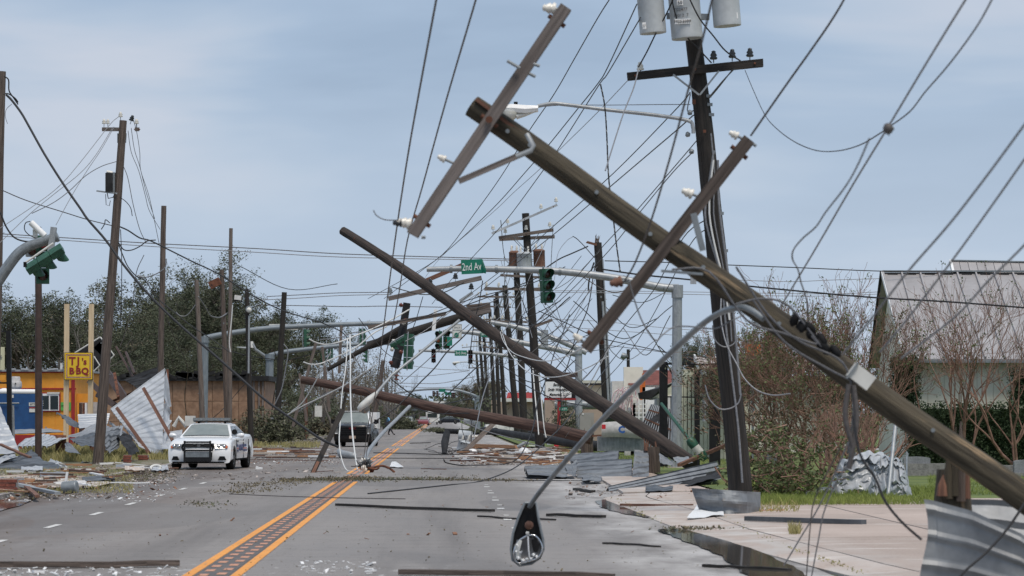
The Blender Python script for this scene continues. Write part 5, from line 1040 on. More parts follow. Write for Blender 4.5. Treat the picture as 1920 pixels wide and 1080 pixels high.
t = thing('utility_cabinet', (P(514, 0, 180).x, 180, 0), 'pale grey cabinet next to the second blue-grey mast column', 'cabinet'); MB().box((P(516, 0, 180).x, 180, .8), (.5, .5, 1.6)).build('body', 'galv', t); MB().box((P(532, 0, 180).x, 180, .45), (.35, .4, .9)).build('side_box', 'galv', t)
t = thing('fire_hydrant', (P(1043, 0, 150).x, 150, 0), 'small red hydrant behind the fallen tarred pole', 'hydrant'); MB().lathe((P(1043, 0, 150).x, 150, 0), (0, 0, 1), [(.16, 0), (.12, .05), (.12, .45), (.15, .5), (.13, .62), (.04, .72), (.03, .78)], 12).build('body', 'red_back', t); MB().cyl((P(1043, 0, 150).x-.2, 150, .45), (P(1043, 0, 150).x+.2, 150, .45), .06).build('outlet', 'white_paint', t)
t = thing('orange_sign', (P(1412, 0, 96).x, 96, 0), 'plain orange board high behind the crape myrtle', 'sign'); MB().box(P(1412, 656, 96), (.50, .1, .36)).build('board', 'orange_paint', t); MB().box((P(1412, 0, 96).x, 96.1, 1.9), (.08, .08, 3.8)).build('post', 'galv_dark', t)
t = thing('distant_house', (P(1420, 0, 130).x, 130, 0), 'low cream house glimpsed beyond the reddish bare branches', 'building'); MB().box((P(1480, 0, 130).x, 132, 1.7), (5.5, 4, 3.4)).build('wall', 'wall_cream', t); MB().poly([P(1360, 690, 129), P(1600, 690, 129), P(1590, 668, 132), P(1372, 668, 132)], (0, .2, 0)).build('roof', 'roof_tan', t)
# bridge across the far road
t = thing('bridge', (P(830, 0, 900).x, 900, 0), 'low concrete road bridge crossing far down the street', 'bridge'); x0, x1 = P(720, 0, 900).x, P(960, 0, 900).x
MB().box(((x0+x1)/2, 900, P(0, 760, 900).z), (x1-x0, 9, .9)).build('deck', 'stone_rough', t); MB().box(((x0+x1)/2, 895.4, P(0, 755.5, 900).z), (x1-x0, .3, 1.0)).build('parapet', 'off_white', t); MB().box(((x0+x1)/2, 900, P(0, 766.5, 900).z), (x1-x0, 7, 1.0)).build('girder', 'galv_dark', t)
for x in (740, 775, 830, 875, 915, 950): MB().cyl((P(x, 0, 900).x, 900, 0), (P(x, 0, 900).x, 900, 3.8), .6, n=10).build('pier', 'stone_rough', t)
# graves, fence post, bench in the lawn
def grave(x, y0, y1, w, d, lb):
    c = P(x, y1, d); t = thing('gravestone', V((c.x, c.y, 0)), lb, 'gravestone', 'gravestones on the lawn'); h = P(x, y0, d).z; z0 = c.z
    MB().box((c.x, d, z0/2+.0), (w*1.25, .45, max(z0, .1))).build('base', 'stone_rough', t)
    pts = [V((c.x-w/2, d-.1, z0)), V((c.x+w/2, d-.1, z0)), V((c.x+w/2, d-.1, h-.05))]+[V((c.x+w/2*math.cos(a), d-.1, h-.05+.05*math.sin(a))) for a in [math.pi*k/8 for k in range(1, 8)]]+[V((c.x-w/2, d-.1, h-.05))]
    MB().poly(pts, (0, .2, 0)).build('headstone', 'granite', t)
grave(1719, 856, 881, .70, 80, 'grey headstone with a gently curved top standing before the hedge')
grave(1922, 862, 886, .60, 79, 'pale headstone at the picture edge on a long low wall'); grave(1448, 850, 866, .45, 86, 'small grey headstone behind the fallen leafy branches')
solo('stone_kerb', MB().box((P(1740, 0, 80).x, 80, .2), (1.6, .4, .4)).box((P(1900, 0, 79.5).x, 79.5, .18), (1.9, .4, .36)), 'stone_rough', 'rough grey stone kerbs around the graves', 'kerb')
t = thing('fence_post', G(1672, 920), 'slim grey steel post leaning beside the crumpled sheet on the lawn', 'post'); MB().tube([G(1664, 940), P(1679, 798, 60)], .04, 8).build('post', 'galv', t); MB().tube([G(1700, 935), P(1700, 848, 66)], .02, 6).build('side_rod', 'galv_dark', t)
t = thing('broken_bench', P(1690, 940, 62), 'collapsed slatted wooden bench end on the grass beside the crumpled sheet', 'bench')
for k in range(5):
    a, b = P(1662+k*14, 915+k*3, 63), P(1668+k*15, 938+k*1.5, 60.5); MB().beam(a, b, .12, .03).build('slat', 'wood_grey', t)
MB().beam(P(1650, 914, 63), P(1752, 930, 62), .06, .06).build('rail', 'wood_grey', t); MB().beam(P(1656, 941, 60), P(1730, 943, 60), .06, .06).build('rail', 'wood_grey', t)
solo('kerb_rail', MB().beam(G(1400, 972, .1), G(1620, 979, .1), .12, .07), 'sheet_dark', 'dark metal channel lying flat on the pink concrete', 'metal channel')
# ================================================================ vehicles
def wheel(t, c, r, w, side, M):
    c = V(c); ax = M @ V((0, side, 0)); o = MB().lathe(c-ax*w/2, ax, [(r*.62, 0), (r*.93, 0), (r, .04), (r, w-.04), (r*.93, w), (r*.66, w), (r*.62, w-.02)], 28).build('wheel', 'rubber', t)
    rim = MB().lathe(c+ax*(w/2-.05), ax, [(r*.64, 0), (r*.64, .03), (r*.5, .035), (r*.3, .0), (r*.22, .05), (r*.05, .055)], 20).build('rim', 'rim_steel', o)
    mb = MB()
    for k in range(5):
        a = 2*math.pi*k/5; mb.box(c+ax*(w/2-.03)+(M @ V((math.cos(a)*r*.42, 0, math.sin(a)*r*.42))), (.05, .02, .05), M)
    mb.build('lug_nut', 'galv_dark', rim)
def car(name, label, cat, front, heading, prof, cab, W_, wb, r, body='car_white', group=None, roofm=None):
    """front: ground point under the front bumper; heading deg (direction of travel). profile in local x (forward, 0 = front bumper, negative backwards)."""
    M = Matrix.Rotation(math.radians(heading), 3, 'Z'); t = thing(name, V(front)+M @ V((-2.5, 0, 0)), label, cat, group); Fr = V(front); Lc = lambda x, y, z: Fr+M @ V((x, y, z))
    ws = [wb[0], wb[1]]; x_end = min(p[0] for p in prof)
    bot = [(-.18, .24)]
    for wx in ws:
        for k in range(9): a = math.pi*k/8; bot.append((wx+math.cos(a)*(r+.055), max(.24, r-.02+math.sin(a)*(r+.06))))
    bot.append((x_end+.2, .28)); outl = prof+bot[::-1]   # prof runs front-bottom -> top -> rear
    n = len(outl); ys = [-1, -.985, -.93, -.8, -.5, 0, .5, .8, .93, .985, 1]; mb = MB(); vs = []
    for yy in ys:
        ay = abs(yy); pull = .20*ay**4; shr = .06 if ay > .99 else (.025 if ay > .98 else (.008 if ay > .92 else 0))
        for x, z in outl:
            zz = z; xx = x
            if x > -.6: xx = x-pull*(1 if z > .2 else .5)
            if x < x_end+.5: xx = x+pull*.6
            crown = .03*(1-ay**2) if z > .7 and (x < -.3) else 0
            hw = W_/2*(1-.045*max(0, (z-.62))/.4) if z > .62 else W_/2
            if z < .4: hw = W_/2*(1-.03*(.4-z)/.2)
            vs.append(Lc(xx, yy*hw*1.0, zz+crown-(shr*1.3 if z > .75 else (-shr if z < .3 else 0))))
    fs = [(i*n+k, i*n+(k+1) % n, (i+1)*n+(k+1) % n, (i+1)*n+k) for i in range(len(ys)-1) for k in range(n)]
    mb.add(vs, fs, None, True); mb.add(vs[:n], [tuple(range(n))]); mb.add(vs[-n:], [tuple(range(n))[::-1]]); bo = mb.build('body', body, t)
    md = bo.modifiers.new('e', 'EDGE_SPLIT'); md.split_angle = math.radians(40)
    MB().box(Lc(x_end/2, 0, .42), (-x_end-.7, W_-.5, .34), M).build('underbody', 'plastic_black', t)
    # greenhouse: cab = [(x,z) windscreen foot, roof front, roof rear, backlight foot], half widths at belt and roof
    (x0, z0), (x1, z1), (x2, z2), (x3, z3), hb, hr = cab
    def C(u, s, z_): return Lc(u, s*(hb+(hr-hb)*((z_-z0)/(z1-z0))), z_)
    mb = MB(); cs = [(x0, z0), (x1, z1), ((x1+x2)/2, z1+.035), (x2, z2), (x3, z3)]
    mb.grid(lambda u, v: (lambda k, ff: (lambda px, pz: Lc(px, (v*2-1)*(hb+(hr-hb)*min(1, (pz-z0)/(z1-z0))), pz+.025*(1-(v*2-1)**2)))(cs[k][0]+(cs[k+1][0]-cs[k][0])*ff, cs[k][1]+(cs[k+1][1]-cs[k][1])*ff))(min(3, int(u*4)), u*4-min(3, int(u*4))), 8, 6)
    mb.build('cabin_shell', roofm or body, t)
    for s in (-1, 1): MB().poly([C(x0, s, z0), C(x1, s, z1), C((x1+x2)/2, s, z1+.03), C(x2, s, z2), C(x3, s, z3)]).build('pillar_side', body, t)
    def glass(pts, nm='window', m='window_glass'): return MB().poly(pts).build(nm, m, t)
    k = .06; fwd = M @ V((.012, 0, .012))
    def on(u, s): # windscreen plane
        return Lc(x0+(x1-x0)*u, s*((hb+(hr-hb)*u)-.07), z0+(z1-z0)*u)+fwd+V((0, 0, .025*(1-s*s)))
    mb = MB().grid(lambda a, b_: on(.06+.86*b_, a*2-1)+fwd, 6, 3); mb.build('windscreen', 'windscreen_glass', t)
    bk = M @ V((-.012, 0, .012))
    mb = MB().grid(lambda a, b_: Lc(x3+(x2-x3)*(.08+.84*b_), (a*2-1)*(hb+(hr-hb)*b_-.08), z3+(z2-z3)*(.08+.84*b_)+.025)+bk, 6, 3); mb.build('rear_window', 'window_glass', t)
    for s in (-1, 1):
        off = M @ V((0, s*.014, 0)); zt_ = z1-.05; zb_ = z0+.05; xm = (x1+x2)/2-.05
        fx = lambda z_: x0+(x1-x0)*(z_-z0)/(z1-z0)-.10; rx = lambda z_: x3+(x2-x3)*(z_-z3)/(z2-z3)+.16
        MB().poly([C(fx(zb_), s, zb_)+off, C(fx(zt_), s, zt_)+off, C(xm, s, zt_)+off, C(xm, s, zb_)+off]).build('window', 'window_glass', t)
        MB().poly([C(xm-.08, s, zb_)+off, C(xm-.08, s, zt_)+off, C(rx(zt_), s, zt_)+off, C(rx(zb_), s, zb_)+off]).build('window', 'window_glass', t)
        for wx in ws: wheel(t, Lc(wx, s*(W_/2-.13), r), r, .235, s, M)
        MB().lathe(Lc(x0+.25-.4, s*(W_/2-.02), z0+.06), M @ V((0, s, 0)), [(.03, 0), (.06, .05), (.075, .12), (.07, .2), (.03, .23)], 10).build('wing_mirror', body, t)
        for hx in (x1-.55, x2+.25): MB().box(Lc(hx, s*(W_/2+.005), z0-.14), (.17, .03, .03), M).build('door_handle', body, t)
    mb = MB()
    for s in (-1, 1):
        for dx in (x0+.02, (x1+x2)/2-.02, x2-.55): mb.box(Lc(dx, s*(W_/2-.004), .62), (.012, .02, .62), M)
        mb.box(Lc((x0+x2)/2-.2, s*(W_/2-.006), .30), (2.6, .02, .012), M)
    mb.build('door_gap', 'plastic_black', t)
    return t, Lc, M
prof = [(-.06, .20), (-.0, .34), (.0, .50), (-.03, .62), (-.07, .74), (-.14, .83), (-.32, .89), (-.8, .95), (-1.45, 1.00), (-2.4, 1.01), (-3.6, 1.04), (-4.3, 1.08), (-4.85, 1.08), (-5.02, 1.0), (-5.08, .8), (-5.06, .5), (-4.98, .3)]
f0 = G(372, 881); f0.z = 0
t, Lc, M = car('police_car', 'white police sedan with a black push bar, roof light bar and POLICE on its door', 'police car', f0, -93.5, prof, ((-1.42, 1.0), (-2.25, 1.40), (-3.35, 1.42), (-4.35, 1.07), .83, .62), 1.96, (-.98, -4.03), .355, 'car_white')
# front end
def fp(y, z, dx=.012): return Lc(-.20*abs(y/.95)**4-(.0 if z < .62 else (z-.62)*.55)+dx, y, z)
mb = MB().poly([fp(-.50, .70), fp(.50, .70), fp(.46, .82), fp(-.46, .82)], M @ V((.02, 0, 0))); gr = mb.build('grille', 'plastic_black', t)
MB().box(fp(0, .76, .04), (.02, .10, .10), M).build('badge', 'rim_steel', gr)
for s in (-1, 1): MB().box(fp(s*.13, .80, .05), (.02, .08, .025), M).build('grille_light', 'headlight', gr)
for s in (-1, 1):
    hl = MB().poly([fp(s*.52, .66, .03), fp(s*.88, .66, .035), fp(s*.90, .72, .03), fp(s*.80, .80, .02), fp(s*.50, .79, .02)]).build('headlight', 'headlight', t)
    for y_ in (.62, .78): MB().lathe(fp(s*y_, .725, .03), M @ V((1, 0, 0)), [(.055, 0), (.05, .012), (.02, .02)], 14).build('lamp_bowl', 'chrome', hl)
    MB().poly([fp(s*.82, .67, .045), fp(s*.885, .67, .05), fp(s*.89, .73, .05), fp(s*.84, .77, .045)]).build('side_marker', 'amber', hl)
    MB().poly([fp(s*.60, .30, .02), fp(s*.86, .30, .03), fp(s*.80, .42, .02), fp(s*.66, .42, .02)]).build('fog_lamp_recess', 'plastic_black', t)
MB().poly([fp(-.42, .30, .015), fp(.42, .30, .015), fp(.44, .55, .015), fp(-.44, .55, .015)]).build('lower_intake', 'plastic_black', t)
MB().box(Lc(.01, 0, .23), (.06, 1.62, .05), M).build('lower_lip', 'plastic_black', t)
pb = MB()
for s in (-1, 1): pb.beam(Lc(.20, s*.40, .22), Lc(.18, s*.40, .90), .05, .09, M @ V((1, 0, 0)))
for z in (.86, .60, .36): pb.beam(Lc(.20, -.42, z), Lc(.20, .42, z), .05, .055)
pb.beam(Lc(.22, -.38, .30), Lc(.22, .38, .30), .04, .08); pb.build('push_bar', 'black_paint', t)
MB().box(Lc(.20, 0, .48), (.02, .74, .17), M).build('push_plate', 'galv_dark', t)
for s in (-1, 1): MB().tube([Lc(.18, s*.44, .80), Lc(.14, s*.49, .70), Lc(.16, s*.44, .58)], .03, 8).build('headlight_guard', 'black_paint', t)
lb_ = MB().box(Lc(-2.6, 0, 1.56), (.28, 1.18, .10), M).build('light_bar', 'headlight', t); MB().box(Lc(-2.6, 0, 1.50), (.24, 1.14, .035), M).build('light_bar_base', 'plastic_black', t)
for y_ in (-.5, -.3, -.12, .12, .3, .5): MB().box(Lc(-2.45, y_, 1.56), (.03, .12, .05), M).build('lamp', 'galv_dark', lb_)
for s in (-.42, .42): MB().box(Lc(-2.6, s, 1.46), (.08, .06, .08), M).build('light_bar_foot', 'plastic_black', t)
MB().lathe(Lc(-1.55, .88, 1.16), M @ V((.9, .35, .1)), [(.03, -.09), (.075, -.04), (.09, .03), (.085, .04)], 14).build('spotlight', 'plastic_black', t)
ys_ = .988
def side(x, z, y_=None): return Lc(x, (y_ or ys_)*(1 if z < .62 else 1-.045*(z-.62)/.4)+.004, z)
for z0_, z1_, m in ((.70, .775, 'stripe_blue'), (.635, .665, 'stripe_red'), (.55, .605, 'stripe_blue')):
    for xa, xb in ((-1.42, -1.75), (-2.75, -3.45)): MB().poly([side(xa, z0_), side(xb, z0_), side(xb, z1_), side(xa, z1_)]).build('stripe', m, t)
text('POLICE', .25, side(-2.25, .665, .992), 'stripe_blue', t, (math.pi/2, 0, math.radians(-93.5+180)), .003, shear=.15, bold=.012)
text('THE CITY', .09, side(-1.75, .87, .985), 'ink_grey', t, (math.pi/2, 0, math.radians(-93.5+180)), .003)
# officer behind the windscreen is a person of its own
def person(name, label, loc, joints, radii, edges, heading=0, skinm='skin', clothes=(), group=None):
    t = thing(name, loc, label, 'person', group); Rz = Matrix.Rotation(math.radians(heading), 3, 'Z')
    def sk(nm, idx, m, grow=0.0, lvl=1):
        mp_ = {i: k for k, i in enumerate(idx)}; me = bpy.data.meshes.new(nm); me.from_pydata([Rz @ V(joints[i]) for i in idx], [(mp_[a], mp_[b]) for a, b in edges if a in mp_ and b in mp_], [])
        o = bpy.data.objects.new(nm, me); COL.objects.link(o); o.parent = t; md = o.modifiers.new('s', 'SKIN'); sv = me.skin_vertices[0].data
        for i in idx: rr_ = radii[i]; rr_ = rr_ if isinstance(rr_, tuple) else (rr_, rr_); sv[mp_[i]].radius = (rr_[0]+grow, rr_[1]+grow)
        sv[0].use_root = True; s2 = o.modifiers.new('u', 'SUBSURF'); s2.levels = s2.render_levels = lvl; me.materials.append(MT[m]); return o
    sk('body', list(range(len(joints))), skinm, 0, 2)
    for nm, idx, m, gw in clothes: sk(nm, idx, m, gw)
    return t
J = [(0, 0, .98), (0, 0, 1.15), (0, 0, 1.38), (0, 0, 1.50), (.02, 0, 1.60), (.03, 0, 1.72),                      # 0-5 pelvis..head top
     (0, .17, 1.42), (-.06, .24, 1.18), (.08, .25, .98), (.13, .25, .90),                                        # 6-9 left arm
     (0, -.17, 1.42), (.10, -.23, 1.18), (.28, -.22, 1.05), (.35, -.21, 1.02),                                   # 10-13 right arm
     (0, .10, .90), (.16, .10, .52), (.02, .10, .12), (.0, .10, .05), (.16, .10, .03),                           # 14-18 left leg (trailing foot lifted)
     (0, -.10, .90), (.18, -.10, .50), (.42, -.10, .10), (.42, -.10, .05), (.58, -.10, .06)]
RD = [(.15, .12), (.14, .10), (.17, .11), .055, (.085, .095), (.06, .07), .065, .045, .035, .04, .065, .045, .035, .04, .09, .062, .045, .045, .04, .09, .062, .045, .045, .04]
ED = [(0, 1), (1, 2), (2, 3), (3, 4), (4, 5), (2, 6), (6, 7), (7, 8), (8, 9), (2, 10), (10, 11), (11, 12), (12, 13), (0, 14), (14, 15), (15, 16), (16, 17), (17, 18), (0, 19), (19, 20), (20, 21), (21, 22), (22, 23)]
pc = G(728, 815.5); t = person('person', 'person in a light blue shirt and dark trousers walking with a black bag', pc, J, RD, ED, 8, clothes=(('shirt', [0, 1, 2, 6, 7, 10, 11], 'cloth_blue', .02), ('trousers', [0, 14, 15, 16, 19, 20, 21], 'cloth_dark', .018), ('shoes', [17, 18], 'plastic_black', .015), ('shoes', [22, 23], 'plastic_black', .015)))
MB().lathe(pc+V((.02, 0, 1.66)), (0, 0, 1), [(.095, 0), (.10, .04), (.08, .09), (.03, .115)], 12).build('hair', 'ink_black', t); MB().box(pc+V((.11, 0, 1.63)), (.02, .03, .04)).build('nose', 'skin', t)
solo('shoulder_bag', MB().box(pc+V((-.10, -.31, .98)), (.40, .14, .30)).tube([pc+V((-.1, -.3, 1.1)), pc+V((0, -.18, 1.45))], .012, 5), 'cloth_dark', 'black bag hanging at the side of the walking person', 'bag')
# --- pickup: black front, white bed body
profp = [(-.04, .36), (.0, .50), (.0, .78), (-.05, 1.02), (-.12, 1.14), (-.4, 1.20), (-1.3, 1.24), (-3.4, 1.22), (-3.45, 1.30), (-5.6, 1.30), (-5.66, .8), (-5.6, .5)]
f0 = G(661, 838); t, Lc, M = car('pickup_truck', 'black pickup with a broad grille and a white cargo body, facing the camera', 'pickup truck', f0, -91.6, profp, ((-1.35, 1.22), (-1.95, 1.84), (-3.0, 1.86), (-3.5, 1.25), .86, .70), 2.02, (-1.0, -4.6), .42, 'car_black', roofm='car_white')  # white cabin roof: sky highlight on the cab put into its colour
MB().box(Lc(.02, 0, .86), (.06, 1.45, .42), M).build('grille', 'plastic_black', t)
gm = MB(); [gm.box(Lc(.06, 0, z), (.03, 1.4, .035), M) for z in (.70, .80, .92, 1.02)]; gm.build('grille_bar', 'black_paint', t)
text('GMC', .13, Lc(.09, 0, .98), 'ink_maroon', t, (math.pi/2, 0, math.radians(-1.6)), .01, sx=1.3); MB().box(Lc(.03, 0, .52), (.10, 1.9, .16), M).build('bumper', 'plastic_black', t); MB().box(Lc(.10, 0, .52), (.02, .34, .15), M).build('number_plate', 'wall_tan', t)
for s in (-1, 1):
    MB().box(Lc(-.03, s*.86, .86), (.10, .22, .34), M).build('headlight', 'headlight', t); MB().box(Lc(.05, s*.86, .72), (.03, .12, .05), M).build('lamp', 'white_paint', t); MB().box(Lc(-1.5, s*1.16, 1.35), (.12, .24, .22), M).build('tow_mirror', 'plastic_black', t)
    MB().box(Lc(-.02, s*.86, 1.08), (.2, .26, .03), M).build('lamp_trim', 'chrome', t)
MB().box(Lc(-4.4, 0, 1.42), (2.3, 2.1, .85), M).build('cargo_body', 'white_paint', t); MB().box(Lc(-4.4, 1.06, 1.2), (2.1, .03, .5), M).build('side_panel', 'off_white', t)
MB().box(Lc(-2.4, 0, 1.90), (1.1, 1.38, .03), M).build('roof_highlight', 'car_white', t)  # white panel painting the bright reflection on the cab roof
# --- distant and half-hidden cars
sed = [(-.05, .2), (0, .4), (-.05, .65), (-.3, .78), (-1.3, .9), (-4.0, .92), (-4.55, .9), (-4.65, .6), (-4.6, .3)]
cb = ((-1.3, .9), (-2.0, 1.38), (-3.1, 1.40), (-3.9, .95), .78, .58)
fv = G(817, 795); car('parked_sedan', 'dark sedan parked broadside across the distant road', 'car', fv, 180, sed, cb, 1.8, (-.9, -3.7), .33, 'car_black', 'distant cars', roofm='car_white')
car('distant_car', 'small red car facing the camera far down the road', 'car', G(793, 797.5), -91, sed, cb, 1.8, (-.9, -3.7), .33, 'car_red', 'distant cars')
fv = G(764, 798); t, Lc, M = car('distant_car', 'far grey-green car with two bright headlights, at the roadside brush', 'car', fv, -91, sed, cb, 1.8, (-.9, -3.7), .33, 'galv_dark', 'distant cars')
hm = bpy.data.materials.new('headlight_on'); hm.use_nodes = True; bb_ = hm.node_tree.nodes['Principled BSDF']; bb_.inputs['Emission Color'].default_value = (1, .97, .9, 1); bb_.inputs['Emission Strength'].default_value = 3; MT['headlight_on'] = hm
for s in (-1, 1): MB().lathe(Lc(-.05, s*.72, .66), M @ V((1, 0, 0)), [(.13, .0), (.12, .08), (.02, .1)], 12).build('headlight', 'headlight_on', t)
car('parked_car', 'white car parked beyond the red signpost, half hidden by poles', 'car', G(1035, 828)+V((3.6, 0, 0)), 0, sed, cb, 1.8, (-.9, -3.7), .33, 'car_white', 'cars parked beyond the poles')
car('parked_car', 'pale car seen between the dark poles of the row', 'car', G(955, 818)+V((2.6, 0, 0)), 0, sed, cb, 1.8, (-.9, -3.7), .33, 'off_white', 'cars parked beyond the poles')
t = thing('white_truck', G(811, 796), 'distant white lorry under the bridge', 'lorry'); c = G(811, 796); MB().box(c+V((0, 2, 2.0)), (2.3, 5, 2.6)).build('box_body', 'white_paint', t); MB().box(c+V((0, -.9, 1.3)), (2.0, 1.4, 1.7)).build('cab', 'off_white', t); MB().box(c+V((0, -1.63, 1.6)), (1.7, .05, .7)).build('windscreen', 'window_glass', t)
for s in (-.8, .8): MB().lathe(c+V((s, -.9, .45)), (1, 0, 0), [(.45, -.12), (.45, .12)], 14).build('wheel', 'rubber', t)
t = thing('parked_van', (P(1168, 0, 112).x, 112, 0), 'grey-white van side lettered C with a red tail light, behind the steep fallen pole', 'van')
MB().grid(lambda u, v: P(1128+82*u, 792+(28+4*u)*v-(2*math.sin(u*3.1)), 112-.15*math.sin(v*3)), 10, 4).build('body', 'plaster_grey', t); MB().grid(lambda u, v: P(1131+50*u, 776+16*v+6*abs(u-.4), 112.2+.2*v), 8, 3).build('window', 'window_glass', t); MB().box(P(1132, 802, 111.9), (.14, .08, .24)).build('tail_light', 'red_back', t)
text('C', .34, P(1165.5, 806, 111.7), 'ink_blue', t, bold=.02)
MB().box(P(1175, 832, 112.6), (2.2, .9, .55)).build('sill', 'galv_dark', t)
MB().lathe(P(1150, 838, 112.3), (0, 1, 0), [(.26, -.08), (.26, .08)], 18).build('wheel', 'rubber', t)
# ================================================================ trees and plants
def leaf_quads(mb, c, R_, n, s, rnd, flat=.8):
    c = V(c); vs = []; fs = []
    for k in range(n):
        while True:
            q = V((rnd.uniform(-1, 1), rnd.uniform(-1, 1), rnd.uniform(-1, 1)))
            if q.length < 1: break
        p = c+V((q.x*R_, q.y*R_, q.z*R_*flat)); d = V((rnd.gauss(0, 1), rnd.gauss(0, 1), rnd.gauss(0, .7))).normalized(); e = d.orthogonal().normalized(); a = rnd.random()*6.28
        e = e*math.cos(a)+d.cross(e)*math.sin(a); L = s*rnd.uniform(.6, 1.4); w = L*rnd.uniform(.35, .6); b = len(vs)
        vs += [p, p+d*L*.5+e*w*.5, p+d*L, p+d*L*.5-e*w*.5]; fs.append((b, b+1, b+2, b+3))
    mb.add(vs, fs)
def grow(mb, p, d, L, r, lev, rnd, tips, spread=.7, up=.25, kids=(2, 4), bend=.25, nseg=4, rmin=.008, taper=.55, ratio=.72):
    pts = [p]; rs = [r]; dd = d.normalized()
    for i in range(nseg):
        dd = (dd+V((rnd.gauss(0, bend), rnd.gauss(0, bend), rnd.gauss(0, bend)+up*.2))).normalized(); pts.append(pts[-1]+dd*L/nseg); rs.append(max(rmin, r*(1-(1-taper)*(i+1)/nseg)))
    mb.tube(pts, rs, 7 if lev > 2 else (5 if lev > 1 else 3), caps=False)
    if lev <= 0: tips.append(pts[-1]); return
    if lev <= 1: tips.append(pts[-2])
    for k in range(rnd.randint(*kids)):
        j = nseg if k == 0 else rnd.randint(max(1, nseg-2), nseg); a = rnd.random()*6.28; o = dd.orthogonal().normalized(); o2 = dd.cross(o)
        nd_ = (dd+(o*math.cos(a)+o2*math.sin(a))*spread*rnd.uniform(.6, 1.3)+V((0, 0, up))).normalized()
        grow(mb, pts[j], nd_, L*ratio*rnd.uniform(.8, 1.15), rs[j]*.72, lev-1, rnd, tips, spread, up, kids, bend, nseg, rmin, taper, ratio)
def tree_proto(seed, H_, trunk, lev, lm, bm, nleaf, ls, cr, spread=.75, up=.12, kids=(2, 4), stems=1, first=.38, name='tree', ratio=.72, bend=.22):
    rnd = random.Random(seed); t = thing(name, (0, 0, 0), '', 'tree'); w = MB(); tips = []
    for s in range(stems):
        d = V((rnd.gauss(0, .12 if stems == 1 else .35), rnd.gauss(0, .12 if stems == 1 else .3), 1)); grow(w, V((rnd.uniform(-.1, .1)*(stems > 1), rnd.uniform(-.1, .1)*(stems > 1), -.1)), d, H_*first, trunk, lev, rnd, tips, spread, up, kids, bend=bend, ratio=ratio)
    w.build('trunk', bm, t, V((0, 0, 0)))
    if nleaf:
        lf = MB()
        for q in tips:
            if noise.noise(q*.55+V((seed, 0, 0))) < -.30 or rnd.random() < .05: continue
            leaf_quads(lf, q, cr*rnd.uniform(.5, 1.2), max(1, int(nleaf*rnd.uniform(.4, 1.5))), ls, rnd)
        lf.build('crown', lm, t, V((0, 0, 0)))
    return t
def copy_tree(src, loc, rz, sc, label, group, mt=None, cat=None, sz=None):
    o = src.copy(); COL.objects.link(o); o.location = loc; o.rotation_euler = (0, 0, rz); o.scale = (sc, sc, sz or sc); o['label'] = label; o['group'] = group
    if cat: o['category'] = cat
    for c in src.children:
        k = c.copy(); COL.objects.link(k); k.parent = o
        if mt and c.name.startswith('crown'): k.material_slots[0].link = 'OBJECT'; k.material_slots[0].material = MT[mt]
    return o
def purge(t):
    for c in list(t.children): bpy.data.objects.remove(c)
    bpy.data.objects.remove(t)
oakA = tree_proto(3, 12, .42, 5, 'leaf_dark', 'bark', 52, .125, .50, .85, .10, (3, 4), name='oak_tree', first=.30)
oakB = tree_proto(11, 12, .36, 5, 'leaf_mid', 'bark', 52, .125, .50, .9, .06, (3, 4), name='oak_tree', first=.30)
oakC = tree_proto(23, 12, .32, 5, 'leaf_dark', 'bark', 54, .13, .55, .8, .14, (3, 4), name='oak_tree', first=.34)
sparse = tree_proto(5, 11, .20, 4, 'leaf_olive', 'bark_grey', 14, .12, .45, .6, .32, (2, 4), name='thin_tree', first=.40)
bare = tree_proto(9, 9, .15, 4, 'leaf_olive', 'bark_grey', 1, .16, .3, .5, .45, (2, 4), name='bare_tree', first=.42)
def extent(t):
    zs = [v.co.z for c in t.children for v in c.data.vertices]; xs = [v.co.x for c in t.children for v in c.data.vertices]; return max(zs), min(xs), max(xs)
EX = {t.name: extent(t) for t in (oakA, oakB, oakC, sparse, bare)}
def put_tree(src, px, ytop, d, rz, lb, grp='trees behind the street', mt=None, wide=1.0):
    h = P(0, ytop, d).z; sz = h/EX[src.name][0]; x = P(px, 0, d).x; return copy_tree(src, (x, d, 0), rz, sz*wide, lb, grp, mt, sz=sz)
